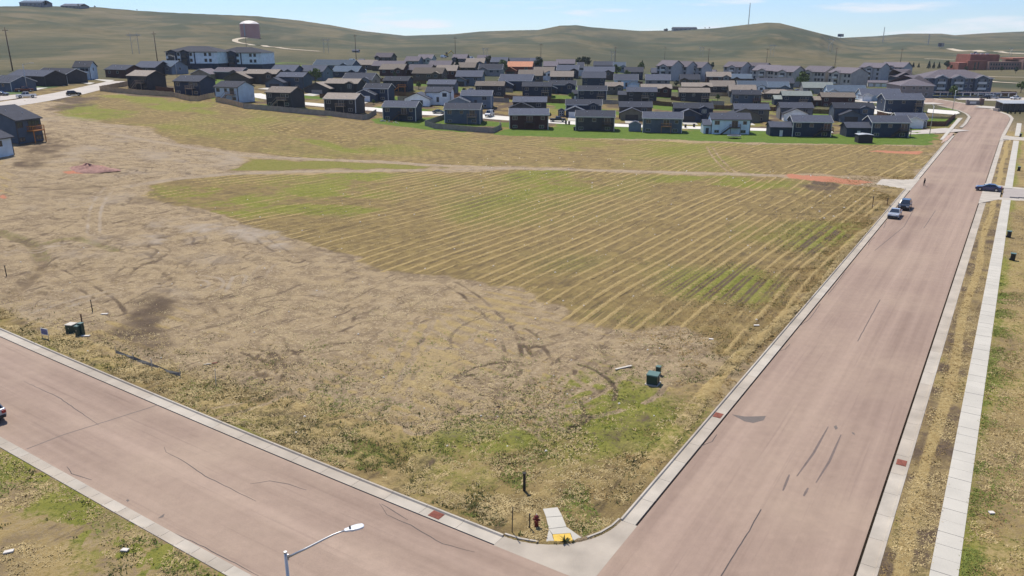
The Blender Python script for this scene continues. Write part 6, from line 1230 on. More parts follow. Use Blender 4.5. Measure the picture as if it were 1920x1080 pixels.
# ---------------------------------------------------------------- the walker on the avenue
def person():
    X, Y = xy(187.2, 14.6); root = empty('person', (X, Y, .01), R(-150), 'person in dark clothes walking on the avenue near the drive mouth, one arm bent', 'person')
    J = {'pel': (0, 0, .95), 'spi': (0, .01, 1.2), 'che': (0, .0, 1.40), 'nek': (0, -.01, 1.52), 'hed': (0, -.03, 1.66), 'top': (0, -.03, 1.76), 'hl': (.10, 0, .90), 'kl': (.11, -.12, .50), 'al': (.11, -.02, .09), 'tl': (.11, -.17, .04), 'hr': (-.10, 0, .90), 'kr': (-.11, .02, .49), 'ar': (-.11, .18, .12), 'tr': (-.11, .05, .04),
         'sl': (.19, 0, 1.42), 'el': (.26, .04, 1.14), 'wl': (.27, -.06, .90), 'fl': (.27, -.10, .80), 'sr': (-.19, 0, 1.42), 'er': (-.28, .02, 1.15), 'wr': (-.22, -.2, 1.22), 'fr': (-.18, -.26, 1.27)}
    E = [('pel', 'spi'), ('spi', 'che'), ('che', 'nek'), ('nek', 'hed'), ('hed', 'top'), ('pel', 'hl'), ('hl', 'kl'), ('kl', 'al'), ('al', 'tl'), ('pel', 'hr'), ('hr', 'kr'), ('kr', 'ar'), ('ar', 'tr'), ('che', 'sl'), ('sl', 'el'), ('el', 'wl'), ('wl', 'fl'), ('che', 'sr'), ('sr', 'er'), ('er', 'wr'), ('wr', 'fr')]
    Rd = dict(pel=.15, spi=.135, che=.15, nek=.06, hed=.10, top=.07, hl=.095, kl=.06, al=.045, tl=.04, hr=.095, kr=.06, ar=.045, tr=.04, sl=.065, el=.047, wl=.034, fl=.03, sr=.065, er=.047, wr=.034, fr=.03)
    ks = list(J); me = bpy.data.meshes.new('body'); me.from_pydata([J[k] for k in ks], [(ks.index(a), ks.index(b)) for a, b in E], []); o = bpy.data.objects.new('body', me); COL.objects.link(o); o.parent = root
    sk = o.modifiers.new('skin', 'SKIN'); sub = o.modifiers.new('sub', 'SUBSURF'); sub.levels = 1; sub.render_levels = 1
    for k, v in zip(ks, me.skin_vertices[0].data): v.radius = (Rd[k], Rd[k]); v.use_root = k == 'pel'
    me.materials.append(mat('dark_clothes', (.022, .022, .026), .85, .15, 6))
    hr = MB(); n = 10
    hr.add([(.112 * math.cos(a) * math.cos(b), -.02 + .118 * math.sin(a) * math.cos(b), 1.68 + .115 * math.sin(b)) for b in (.0, .5, 1.0, 1.5) for a in [2 * math.pi * i / n for i in range(n)]], [(k * n + i, k * n + (i + 1) % n, (k + 1) * n + (i + 1) % n, (k + 1) * n + i) for k in range(3) for i in range(n)]); hr.build('hair', mat('dark_hair', (.03, .02, .015), .7, .2, 8), root, smooth=True)
    fc = MB(); fc.add([(.07 * math.cos(a) * math.cos(b), -.115 - .02 * math.cos(b), 1.645 + .085 * math.sin(b)) for b in (-1.4, -.5, .5, 1.4) for a in [math.pi * i / 6 for i in range(7)]], [(k * 7 + i, k * 7 + i + 1, (k + 1) * 7 + i + 1, (k + 1) * 7 + i) for k in range(3) for i in range(6)]); fc.build('face', mat('skin', (.40, .24, .17), .6, .05), root, smooth=True)
person()

# ---------------------------------------------------------------- small things by the roads
M['box_green'] = mat('box_green', (.018, .048, .040), .45, .1, 3); M['box_lit_top'] = mat('box_green_lit_top', (.085, .15, .13), .4, .1, 3); M['hydrant'] = mat('hydrant_red', (.13, .012, .012), .5, .15, 5); M['plank'] = mat('grey_plank', (.46, .43, .38), .9, .15, 4); M['post_dark'] = mat('dark_post', (.03, .026, .022), .8, .2, 5); M['post_brown'] = mat('rust_post', (.10, .05, .03), .85, .2, 5); M['stone'] = mat('pale_stone', (.55, .52, .48), .9, .15, 4)  # lid green is the cabinet green painted brighter, as if sunlit from above
def gz(x, y): return float(ground_z(np.array([x]), np.array([y]))[0])
def put(name, px, py, rz, label, cat, group=None, dz=0.0):
    x, y = at(px, py)[:2]; return empty(name, (x, y, gz(x, y) + dz), rz, label, cat, group)
ra = math.pi / 2 - UA
t = put('transformer_box', 1224, 722, ra + R(8), 'dark green transformer box on a concrete pad in the weeds by the avenue', 'utility box')
MB().box(-.62, .62, -.62, .62, -.1, .10).build('pad', M['concrete'], t, bevel=.02); MB().box(-.5, .5, -.5, .5, .1, .95).build('cabinet', M['box_green'], t, bevel=.02); MB().prism([(-.55, .95), (.55, .95), (.5, 1.06), (-.5, 1.04)], -.54, .54, 'y').build('lid', M['box_lit_top'], t, bevel=.015); MB().box(-.02, .02, -.52, -.49, .15, .9).build('door_seam', M['post_dark'], t); MB().box(.08, .14, -.55, -.49, .5, .62).build('handle', M['steel'], t); MB().box(.2, .38, -.515, -.49, .6, .78).build('warning_label', M['plank'], t)
t = put('utility_pedestal', 1234, 703, ra, 'small dark pedestal right behind the green transformer box', 'utility box'); MB().box(-.2, .2, -.2, .2, 0, .75).build('cabinet', M['box_green'], t, bevel=.02); MB().box(-.23, .23, -.23, .23, .75, .84).build('lid', M['box_lit_top'], t, bevel=.02)
for px, py, w, h, lab in ((135.5, 622, .42, .75, 'squat dark green utility box left of the two slim green pedestals'), (147.5, 630, .2, .95, 'left of two slim green pedestals by the side road'), (154.5, 628, .21, 1.15, 'right and taller of two slim green pedestals by the side road')):
    t = put('utility_pedestal', px, py, R(-12), lab, 'utility box', 'green utility pedestals'); MB().box(-w, w, -w, w, -.1, h).build('cabinet', M['box_green'], t, bevel=.03); MB().box(-w - .03, w + .03, -w - .03, w + .03, h, h + .08).build('lid', M['box_lit_top'] if w < .3 else M['plank'], t, bevel=.02); MB().box(-.04, .04, -w - .03, -w + .01, h * .5, h * .65).build('handle', M['steel'], t)
t = put('marker_post', 155.5, 617, 0, 'rust brown post behind the slim green pedestals', 'post'); MB().tube([(0, 0, -.2), (.03, .02, 1.5)], .07, 8).build('post', M['post_brown'], t); MB().box(-.06, .1, -.06, .08, 1.5, 1.56).build('cap', M['post_brown'], t)
t = put('yard_sign', 86, 636, R(-22), 'small blue yard sign with a white border on thin legs at the kerb', 'sign')
MB().box(-.5, .5, -.02, .02, .35, 1.05).build('panel', M['trim_white'], t); MB().box(-.42, .42, -.035, -.018, .45, .98).build('blue_field', paint('signblue', (.02, .04, .22), .4, 0), t); MB().box(-.32, .28, -.045, -.034, .68, .74).build('print_line', M['w_slate'], t); MB().box(-.2, .3, -.045, -.034, .58, .62).build('print_line', M['w_slate'], t)
for s in (-.45, .45): MB().box(s - .025, s + .025, -.015, .015, -.2, .4).build('leg', M['steel'], t)
def stake(px, py, h, r, mt, label, lean=(0, 0)):
    t = put('marker_post', px, py, 0, label, 'post'); MB().tube([(0, 0, -.2), (lean[0], lean[1], h)], [r, r * .85], 7).build('post', M[mt], t); MB().box(lean[0] - r * 1.2, lean[0] + r * 1.2, lean[1] - r * 1.2, lean[1] + r * 1.2, h, h + .05).build('cap', M[mt], t)
stake(173.5, 584, 1.3, .055, 'post_dark', 'thin dark stake above the dark mud patch in the left field'); stake(12.5, 518, 1.3, .06, 'post_dark', 'thin dark stake at the left edge of the worn field'); stake(983, 921, 1.35, .11, 'post_dark', 'thick dark post standing in the yellow weeds near the corner'); stake(960, 1000, 1.75, .035, 'post_dark', 'thin tall rod left of the red hydrant', (.05, 0)); stake(993, 993, 1.0, .045, 'post_dark', 'short rod close beside the red hydrant')
stake(405, 722, 1.4, .035, 'plank', 'pale thin lath standing right of the torn silt fence', (.08, 0)); stake(285, 690, .9, .03, 'plank', 'thin lath at the middle of the torn silt fence')
t = put('fire_hydrant', 1006, 990, R(-20), 'dark red fire hydrant half hidden in the weeds by the corner ramp', 'hydrant')
MB().tube([(0, 0, -.1), (0, 0, .12), (0, 0, .62), (0, 0, .72), (0, 0, .80), (0, 0, .86)], [.16, .13, .13, .16, .11, .04], 14).build('barrel', M['hydrant'], t, smooth=True); MB().tube([(-.24, 0, .52), (.24, 0, .52)], .075, 10).build('side_nozzle', M['hydrant'], t); MB().tube([(0, -.26, .48), (0, 0, .48)], .095, 12).build('front_nozzle', M['hydrant'], t); MB().tube([(0, 0, .86), (0, 0, .93)], .035, 6).build('cap_nut', M['plank'], t)
t = put('plank', 1169, 692, R(28), 'grey weathered plank lying in the grass left of the transformer box', 'plank', dz=.04); MB().box(-.95, .95, -.11, .11, 0, .07).build('board', M['plank'], t, bevel=.01)
t = put('plank', 395, 684, R(25), 'short red and white stake lying on the worn soil', 'plank', dz=.03); MB().box(-.6, .1, -.05, .05, 0, .06).build('white_end', M['plank'], t); MB().box(.1, .6, -.05, .05, 0, .06).build('red_end', M['iron_red'], t)
for px, py, rz, w, lab in ((161, 632, 5, .45, 'short pale slab of debris beside the slim green pedestals'), (1418, 612, 5, .35, 'grey slab scrap in the rough verge of the avenue'), (1333, 639, -12, .25, 'white scrap of sheet in the rough verge'), (196, 590, 10, .4, 'white bag scrap on the mud near the thin dark stake'), (235, 1035, 0, .25, 'white cup lying in the near left grass'), (17, 1038, 30, .3, 'pale lump of litter in the near left grass'), (1858, 965, 10, .2, 'white can in the grass right of the pavement')):
    t = put('litter', px, py, R(rz), lab, 'litter', dz=.02); MB().prism([(-w, -.12), (w * .8, -.16), (w, .10), (-w * .7, .15)], 0, .09, 'z').build('scrap', M['stone'], t, bevel=.015)
# silt fence torn along the side road
a = [Vector(at(px, py)[:2]) for px, py in ((217, 663), (236, 670), (250, 677), (263, 680), (285, 688), (312, 700), (338, 707))]; root = empty('silt_fence', (a[0].x, a[0].y, gz(*a[0])), 0, 'low torn grey silt fence sagging along the worn soil by the side road', 'silt fence'); v = []
for i, p in enumerate(a): z = gz(*p) - root.location.z; hgt = (.22, .1, .3, .15, .25, .14, .28)[i]; v += [(p.x - a[0].x, p.y - a[0].y, z - .05), (p.x - a[0].x + .12 * (i % 2), p.y - a[0].y + .18, z + hgt)]
m_ = MB().add(v, [(2 * i, 2 * i + 2, 2 * i + 3, 2 * i + 1) for i in range(len(a) - 1)]).build('fabric', mat('silt_cloth', (.10, .098, .092), .8, .2, 3), root); sol = m_.modifiers.new('thick', 'SOLIDIFY'); sol.thickness = .02
for i in (0, 2, 4, 6): p = a[i]; z = gz(*p) - root.location.z; MB().tube([(p.x - a[0].x, p.y - a[0].y, z - .2), (p.x - a[0].x + .04, p.y - a[0].y, z + .7)], .025, 6).build('stake', M['plank'], root)
# mailboxes and signs near the drive mouth, bins, flower pots at the ramp
def signpost(px, py, w, h, lab):
    t = put('sign_post', px, py, ra, lab, 'sign'); MB().box(-.05, .05, -.05, .05, -.2, h).build('post', M['post_brown'], t); MB().box(-w, w, -.03, .03, h - .45, h + .1).build('panel', M['post_dark'], t, bevel=.01)
signpost(1663, 386, .55, 1.3, 'small black sign in the weeds behind the parked cars'); signpost(1635, 392, .45, 2.2, 'dark brown sign post in the weeds left of the parked cars')
for i, (px, py, lab) in enumerate(((1059.5, 1016, 'small dark weed tuft at the right end of the yellow plate'), (1075, 1017, 'tiny dark plant by the kerb right of the yellow plate'), (1041, 1019, 'tiny dark plant by the kerb left of the yellow plate'))):
    x, y = at(px, py)[:2]; t = empty('weed_plant', (x, y, float(T(x, y)) + .03), 0, lab, 'plant'); lf = MB(); random.seed(30 + i); n = (26, 12, 9)[i]; sz = (.34, .16, .13)[i]
    for k in range(n): b = random.uniform(0, 6.28); l = sz * random.uniform(.6, 1.2); u = random.uniform(.4, 1.1); lf.add([(.03 * math.cos(b + 1.57), .03 * math.sin(b + 1.57), 0), (-.03 * math.cos(b + 1.57), -.03 * math.sin(b + 1.57), 0), (l * math.cos(b), l * math.sin(b), l * u), (l * .6 * math.cos(b + .3), l * .6 * math.sin(b + .3), l * u * .8)], [(0, 1, 2, 3)])
    lf.build('leaves', mat('weed_leaf', (.05, .065, .02), .9, .3, 8), t); MB().tube([(0, 0, -.02), (0, 0, sz * .5)], .02, 5).build('stem', M['post_dark'], t)
for px, py, lab in ((1898, 489, 'black bin standing in the grass right of the pavement'), (1891, 446, 'dark low box in the grass beside the pavement'), (1910, 321, 'dark green bin in the grass beyond the pale drive'), (1913, 257, 'dark bin at the far second drive mouth')):
    t = put('bin', px, py, ra, lab, 'bin'); h = .95; MB().prism([(-.26, 0), (.26, 0), (.32, h), (-.32, h)], -.3, .3, 'y').build('body', M['black_trim'], t, bevel=.03); MB().box(-.35, .35, -.34, .36, h, h + .08).build('lid', M['box_lit_top'], t, bevel=.02); MB().tube([(-.25, .34, .12), (.25, .34, .12)], .1, 10).build('wheel', M['tyre'], t)
for px, py, lab in ((1902, 371, 'black drain inlet in the pale kerb right of the pavement'), (1918, 371.5, 'black drain inlet in the pale kerb at the right edge'), (1886, 262.5, 'black drain inlet by the far second drive mouth')):
    x, y = at(px, py)[:2]; t = empty('drain_inlet', (x, y, .07), ra, lab, 'drain'); MB().box(-.5, .5, -.8, .8, -.05, .02).build('frame', M['black_trim'], t)
    for i in range(5): MB().box(-.42, .42, -.7 + i * .3, -.58 + i * .3, .02, .035).build('bar', M['post_dark'], t)
# round trampoline, bins behind the first row
X, Y, Z, zc = at(1376, 259.5); t = empty('trampoline', (X, Y, Z), 0, 'round dark trampoline on the lawn behind the light blue house', 'trampoline'); n = 24; rr = 2.1
MB().add([(rr * math.cos(2 * math.pi * i / n), rr * math.sin(2 * math.pi * i / n), .9) for i in range(n)] + [(rr * math.cos(2 * math.pi * i / n), rr * math.sin(2 * math.pi * i / n), .82) for i in range(n)], [tuple(range(n)), tuple(range(2 * n - 1, n - 1, -1))] + [(i, (i + 1) % n, (i + 1) % n + n, i + n) for i in range(n)]).build('mat', M['black_trim'], t)
MB().tube([(rr * math.cos(2 * math.pi * i / n), rr * math.sin(2 * math.pi * i / n), .93) for i in range(n + 1)], .09, 6).build('rim', M['metal'], t)
for i in range(6): a_ = i * 1.047; MB().tube([(rr * math.cos(a_), rr * math.sin(a_), -.2), (rr * math.cos(a_), rr * math.sin(a_), .9)], .04, 6).build('leg', M['steel'], t)
for px, py, lab in ((1061, 233, 'black wheelie bin on the drive right of the black pickup, left one'), (1067, 234, 'black wheelie bin on the drive right of the black pickup, right one'), (1285, 240, 'black bin on the white drive right of the slate blue house'), (1301, 239, 'dark bin in the middle of the white drive before the blue walled navy house'), (1077, 245, 'dark bin against the left wall of the charcoal front row house'), (1628, 196, 'dark bin on the pale cul de sac')):
    X, Y, Z, zc = at(px, py); t = empty('bin', (X, Y, Z + .15), 0, lab, 'bin', 'bins in the estate'); MB().prism([(-.3, 0), (.3, 0), (.36, 1.05), (-.36, 1.05)], -.35, .35, 'y').build('body', M['black_trim'], t, bevel=.03); MB().box(-.4, .4, -.4, .4, 1.05, 1.13).build('lid', M['black_trim'], t, bevel=.02)
for i, (px, py, sz, mt, lab) in enumerate(((722, 228, .7, 'p_silver', 'silvery junk heap at the left wall of the navy house with corner boards'), (730, 230, .5, 'fence_orange', 'orange toy heap behind the navy house with corner boards'), (741, 231, .5, 'stone', 'pale rubble pile below the stair of the navy house'), (1264, 195, .7, 'stone', 'white junk pile in the yard right of the maroon gabled house'))):
    X, Y, Z, zc = at(px, py); t = empty('junk_pile', (X, Y, Z), i, lab, 'junk'); random.seed(50 + i)
    for k in range(6): a_, b_ = random.uniform(-1.6, 1.6), random.uniform(-.8, .8); s_ = sz * random.uniform(.4, .9); MB().box(a_ - s_ * .6, a_ + s_ * .6, b_ - s_ * .4, b_ + s_ * .4, -.1, s_).build('crate' if k % 2 else 'sheet', M[mt if k % 3 else 'plank'], t, bevel=.03)

# ---------------------------------------------------------------- trees
def leaf_mat(name, c):
    m = mat(name, c, .8, .35, .9); return m
M['leaf'] = leaf_mat('leaf_green', (.085, .13, .032)); M['leaf_dark'] = leaf_mat('leaf_dark', (.030, .055, .026)); M['leaf_conifer'] = leaf_mat('leaf_conifer', (.026, .045, .03)); M['bark'] = mat('bark', (.09, .065, .05), .95, .25, 3)
def crown_mesh(seed, conifer):
    rg = np.random.default_rng(seed); n = 620; v = []; f = []
    if conifer: z = rg.uniform(.08, 1, n) ** .9; rad_ = (1 - z) * .30 * rg.uniform(.55, 1.05, n); a = rg.uniform(0, 6.28, n); c = np.stack([rad_ * np.cos(a), rad_ * np.sin(a), z], 1)
    else:
        lob = rg.normal(0, 1, (11, 3)); lob /= np.linalg.norm(lob, axis=1)[:, None]; lob = lob * [.30, .30, .24] * rg.uniform(.6, 1, (11, 1)) + [0, 0, .63]; k = rg.integers(0, 11, n); d = rg.normal(0, 1, (n, 3)); d /= np.linalg.norm(d, axis=1)[:, None]; c = lob[k] + d * rg.uniform(.5, 1.0, (n, 1)) * rg.uniform(.12, .2, (11, 1))[k]
    for p in c:
        q = rg.normal(0, 1, 3); q /= np.linalg.norm(q); r_ = np.cross(q, rg.normal(0, 1, 3)); r_ /= np.linalg.norm(r_); s = .045 * rg.uniform(.6, 1.4); o = len(v); u = np.cross(q, r_); v += [tuple(p - r_ * s - u * s * .7), tuple(p + r_ * s), tuple(p + u * s), tuple(p - r_ * s * .6 + u * s * .9)]; f.append((o, o + 1, o + 2, o + 3))
    return v, f
PROTO = {}
def tree(px, py, hpx, kind, label, group=None):
    X, Y, Z, zc = at(px, py); h = hpx * zc / F
    if kind not in PROTO:
        root = empty('tree', (0, 0, 0)); v, f = crown_mesh({'leafy': 3, 'dark': 4, 'conifer': 5}[kind], kind == 'conifer'); MB().add(v, f).build('crown', M[{'leafy': 'leaf', 'dark': 'leaf_dark', 'conifer': 'leaf_conifer'}[kind]], root)
        t_ = MB().tube([(0, 0, -.08), (.01, 0, .2), (.0, .02, .5), (0, 0, .85 if kind == 'conifer' else .62)], [.03, .024, .017, .006], 7)
        if kind != 'conifer':
            for a in range(5): t_.tube([(0, .01, .32 + .05 * a), (.2 * math.cos(a * 2.4), .2 * math.sin(a * 2.4), .55 + .05 * a)], [.012, .004], 5)
        t_.build('trunk', M['bark'], root); PROTO[kind] = root; o = root
    else: o = copy_tree(PROTO[kind])
    o.location = (X, Y, Z); o.scale = (h, h, h); o.rotation_euler.z = random.uniform(0, 6.28); return tag(o, label, 'tree', group)
TR = [(1785, 184, 22, 'leafy', 'round leafy tree on the grass strip before the lodge'), (1502, 170, 27, 'leafy', 'leafy tree between the second and third beige apartment blocks'), (592, 160, 24, 'leafy', 'leafy garden tree below the slate walled house at upper left'), (857, 137, 20, 'conifer', 'dark garden conifer among the brown roofs at upper centre left'), (942, 141, 22, 'leafy', 'leafy tree in front of the grey fronted house'), (917, 124, 15, 'dark', 'dark tree left of the tall blue black house'), (1010, 130, 18, 'dark', 'dark tree behind the orange roofed house'), (1155, 145, 18, 'leafy', 'light green shrub tree in front of the small blue grey roofed house'), (1201, 138, 16, 'leafy', 'tree right of the tall navy roof'), (1175, 150, 14, 'leafy', 'low shrub right below the tall navy roof'),
      (1086, 126, 14, 'dark', 'left tree of the dark clump at the far edge of the estate'), (1094, 127, 16, 'dark', 'middle tree of the dark clump at the far edge of the estate'), (1102, 127, 15, 'dark', 'right tree of the dark clump at the far edge of the estate'), (1116, 122, 6, 'dark', 'small lone bush right of the dark clump'), (1204, 127, 10, 'conifer', 'tiny conifer left of the grey stepped apartments'), (1336, 130, 10, 'dark', 'dark small tree right of the grey stepped apartments'),
      (1654, 128, 9, 'conifer', 'small conifer above the rear mauve roofs'), (1664, 128, 7, 'dark', 'bush above the rear mauve roofs'), (1704, 127, 9, 'conifer', 'first conifer of the row behind the lodge'), (1712, 127, 9, 'conifer', 'second conifer of the row behind the lodge'), (1722, 127, 8, 'conifer', 'third conifer of the row behind the lodge'), (1741, 129, 13, 'conifer', 'taller conifer in the row behind the lodge'), (1750, 129, 11, 'conifer', 'conifer right of the taller one behind the lodge'), (1760, 129, 11, 'conifer', 'conifer beside the big round dark tree'), (1775, 131, 16, 'dark', 'big round dark tree behind the lodge'), (1783, 131, 9, 'dark', 'small dark tree right of the big round one'),
      (1800, 126, 18, 'dark', 'dark tree against the left end of the brick school'), (1811, 134, 9, 'dark', 'dark bush at the foot of the brick school, leftmost'), (1826, 134, 7, 'dark', 'small dark bush under the brick school'), (1877, 135, 10, 'dark', 'wide dark bush before the school classrooms'), (1904, 138, 12, 'dark', 'dark bush before the right end of the school'), (1914, 174, 20, 'leafy', 'green tree at the right edge above the screen fence'),
      (86, 9.5, 8, 'conifer', 'dark conifer on the hill crest right of the blue building'), (147, 12, 4, 'dark', 'dark bush on the left hill crest'), (178, 15, 4, 'dark', 'small bush on the crest, further right'), (257, 20.5, 3, 'dark', 'tiny bush on the skyline above the left slope'), (1250, 58.5, 5, 'dark', 'tree beside the tiny dark skyline house'), (1322, 54.5, 3, 'dark', 'bush right of the long low skyline building'), (1330, 54, 3, 'dark', 'second bush right of the long low skyline building')]
TR += [(1072, 188, 9, 'leafy', 'small garden tree at the left end of the centre back yards'), (1250, 176, 9, 'leafy', 'small yard tree left of the brown roofed pair'), (1345, 190, 10, 'leafy', 'small tree by the yellow grass plot'), (1166, 186, 8, 'leafy', 'small tree between two navy back row houses'), (1010, 172, 9, 'leafy', 'small tree right of the steep stacked gables'), (935, 166, 9, 'leafy', 'small tree left of the steep stacked gables'), (870, 180, 9, 'dark', 'dark shrub behind the slate blue house'), (740, 150, 9, 'dark', 'dark shrub below the maroon white garage house'), (655, 156, 8, 'leafy', 'shrub below the low navy house'), (1268, 164, 8, 'dark', 'dark shrub right of the pale grey house'),
       (1440, 182, 9, 'leafy', 'shrub left of the tan hipped roof'), (1520, 182, 8, 'leafy', 'shrub below the pale green grey roof'), (1120, 176, 8, 'dark', 'dark shrub above the navy back row house'), (785, 168, 9, 'leafy', 'small leafy tree right of the slanting orange stair'), (1620, 176, 8, 'dark', 'dark shrub below the blank apartment wall'), (1380, 152, 8, 'dark', 'dark shrub below the far mauve roof apartments'), (990, 150, 8, 'dark', 'dark shrub right of the orange roof'), (835, 160, 8, 'leafy', 'shrub left of the slate stone house'), (1300, 178, 7, 'dark', 'dark shrub on the roof line of the charcoal house'), (700, 196, 6, 'leafy', 'small shrub on the sloping bright lawn')]
for a in TR:
    tree(a[0], a[1], a[2] * (1.7 if a[2] < 10 and 140 < a[1] < 200 else 1.35 if 120 < a[1] < 200 and a[0] < 1650 else 1.1), *a[3:])
for i, (px, lab) in enumerate(((1889, 'first of four clipped conifers before the carport'), (1895, 'second of four clipped conifers before the carport'), (1903, 'third of four clipped conifers before the carport'), (1912, 'fourth, rightmost of four clipped conifers before the carport'))): tree(px, 213 + i * .4, 6.5, 'conifer', lab)

# ---------------------------------------------------------------- grass, weeds and stones: nobody could count these
def tufts(name, n, m, pick, size, blades=4, seed=1, squash=1.0, spread=.5):
    rg = np.random.default_rng(seed); s = []; tt = []
    (s0, s1), (t0, t1) = pick['s'], pick['t']; got = 0; xs, ys = [], []
    while got < n:
        S_ = rg.uniform(s0, s1, n); T_ = rg.uniform(t0, t1, n); X_, Y_ = xy(S_, T_); keep = pick['f'](S_, T_, X_, Y_, rg.random(n)); keep &= (footing(X_, Y_) > .25) & (sdf(X_, Y_, RAMP_XY) > .2)
        xs.append(X_[keep]); ys.append(Y_[keep]); got += keep.sum()
        if keep.sum() == 0: break
    X_ = np.concatenate(xs)[:n]; Y_ = np.concatenate(ys)[:n]; n = len(X_); Z_ = ground_z(X_, Y_) - .02
    sc = size * rg.uniform(.55, 1.5, n); V = np.zeros((n, blades, 3, 3), np.float32)
    for b in range(blades):
        a = rg.uniform(0, 6.28, n); ln = sc * rg.uniform(.6, 1.2, n); w = sc * .22; h = ln * rg.uniform(.45, 1.0, n) * squash; ox = rg.normal(0, spread, n) * sc; oy = rg.normal(0, spread, n) * sc
        px, py = X_ + ox, Y_ + oy; V[:, b, 0] = np.stack([px - np.sin(a) * w, py + np.cos(a) * w, Z_], 1); V[:, b, 1] = np.stack([px + np.sin(a) * w, py - np.cos(a) * w, Z_], 1); V[:, b, 2] = np.stack([px + np.cos(a) * ln * .7, py + np.sin(a) * ln * .7, Z_ + h], 1)
    f = np.arange(n * blades * 3).reshape(-1, 3); o = link_mesh(name, V.reshape(-1, 3), f, m); o['kind'] = 'stuff'; return o
M['dry'] = mat('dry_grass', (.42, .33, .17), .95, .35, .7, spec=.1); M['dry2'] = mat('brown_grass', (.27, .19, .085), .95, .35, .7, spec=.1); M['gweed'] = mat('green_weeds', (.16, .19, .045), .9, .4, .6, spec=.15); M['dweed'] = mat('dark_weeds', (.075, .09, .03), .9, .4, .8, spec=.15); M['pgrass'] = mat('pale_grass', (.52, .43, .25), .95, .25, .8, spec=.1)
def nz(X, Y, sc, sd): return fbm(X / sc, Y / sc, sd, 3)
vb = lambda S_, T_, X, Y, q: (q < .9 * np.exp(-(S_ - 35.2) / 5.5)) & (nz(X, Y, 3, 71) > .40)
tufts('dark_weeds', 6000, M['dweed'], dict(s=(35.2, 58), t=(19, 92), f=lambda S_, T_, X, Y, q: (q < .9 * np.exp(-(S_ - 35.2) / np.clip(6.5 - .1 * (T_ - 30), 1.5, 6.5))) & (nz(X, Y, 2.2, 71) > .50)), .125, seed=2)
tufts('green_weeds', 8000, M['gweed'], dict(s=(35.2, 75), t=(17.9, 60), f=lambda S_, T_, X, Y, q: (q < np.exp(-((S_ - 35.2) + np.maximum(0, T_ - 24) * .35) / 9)) & (nz(X, Y, 4, 72) > .54)), .135, seed=3, squash=.6)
tufts('dry_grass', 16000, M['dry'], dict(s=(35.2, 60), t=(18, 95), f=lambda S_, T_, X, Y, q: (q < np.exp(-(S_ - 35.2) / np.clip(7 - .1 * (T_ - 30), 1.8, 7))) & (nz(X, Y, 3, 73) > .44)), .18, seed=4, squash=.5)
tufts('dry_grass', 15000, M['dry2'], dict(s=(42, 200), t=(17.9, 34), f=lambda S_, T_, X, Y, q: (q < np.exp(-(T_ - 17.9) / 6)) & (nz(X, Y, 5, 74) > .46)), .20, seed=5, squash=.5)
tufts('dark_weeds', 4500, M['dweed'], dict(s=(42, 190), t=(17.9, 34), f=lambda S_, T_, X, Y, q: (q < np.exp(-(T_ - 17.9) / 7)) & (nz(X, Y, 3, 75) > .55)), .13, seed=6)
tufts('dry_grass', 16000, M['dry'], dict(s=(48, 285), t=(17.9, 20.6), f=lambda S_, T_, X, Y, q: (np.abs(T_ - 18.9 - .6 * np.sin(S_ / 9) + .02 * (S_ - 60)) < .5) & (nz(X, Y, 8, 76) > .36)), .20, seed=7, squash=.5)
tufts('dry_grass', 17000, M['dry'], dict(s=(42, 175), t=(-16, 2.4), f=lambda S_, T_, X, Y, q: (((T_ > 0) | (T_ < -1.6))) & (nz(X, Y, 2.5, 77) > .45) & (q < np.exp(-(S_ - 42) / 60))), .16, seed=8, squash=.5)
tufts('brown_grass', 8000, M['dry2'], dict(s=(42, 175), t=(-16, 2.4), f=lambda S_, T_, X, Y, q: (((T_ > 0) | (T_ < -1.6))) & (nz(X, Y, 1.6, 78) > .54) & (q < np.exp(-(S_ - 42) / 60))), .15, seed=9, squash=.6)
tufts('green_weeds', 5000, M['gweed'], dict(s=(42, 120), t=(-4.5, -1.6), f=lambda S_, T_, X, Y, q: (q < np.exp((T_ + 1.6) / .9)) & (nz(X, Y, 3, 79) > .45)), .14, seed=10, squash=.6)
tufts('dry_grass', 12000, M['dry'], dict(s=(4, 22.7), t=(28, 75), f=lambda S_, T_, X, Y, q: nz(X, Y, 2.2, 80) > .46), .17, seed=11, squash=.5)
tufts('green_weeds', 7000, M['gweed'], dict(s=(4, 22.7), t=(28, 75), f=lambda S_, T_, X, Y, q: (nz(X, Y, 3, 81) > .56) | ((q < .25) & (S_ > 21))), .16, seed=12, squash=.6)
tufts('dark_weeds', 1800, M['dweed'], dict(s=(4, 22.7), t=(28, 75), f=lambda S_, T_, X, Y, q: nz(X, Y, 1.8, 82) > .62), .15, seed=13)
FXY = np.array(FIELD)
def in_field(X, Y): return sdf(X, Y, FIELD) < -1
def rowf(S_, T_, X, Y): 
    ph = (T_ + (fbm(S_ / 40, T_ / 40, 21, 2) - .5) * 3.0 + 0.00035 * (S_ - 100) ** 2 * (T_ < 60)) / 2.05; return np.abs((ph % 1) - .5) * 2
tufts('mown_straw', 36000, M['dry'], dict(s=(60, 190), t=(18, 110), f=lambda S_, T_, X, Y, q: (rowf(S_, T_, X, Y) < .28) & (nz(X, Y, 6, 83) > .40) & in_field(X, Y) & (q < 1.2 - S_ / 190)), .15, blades=3, seed=14, squash=.5)
tufts('field_stubble', 30000, M['dry2'], dict(s=(60, 190), t=(18, 110), f=lambda S_, T_, X, Y, q: (rowf(S_, T_, X, Y) > .45) & (nz(X, Y, 4, 84) > .48) & in_field(X, Y) & (q < 1.2 - S_ / 190)), .12, blades=3, seed=15, squash=.4)
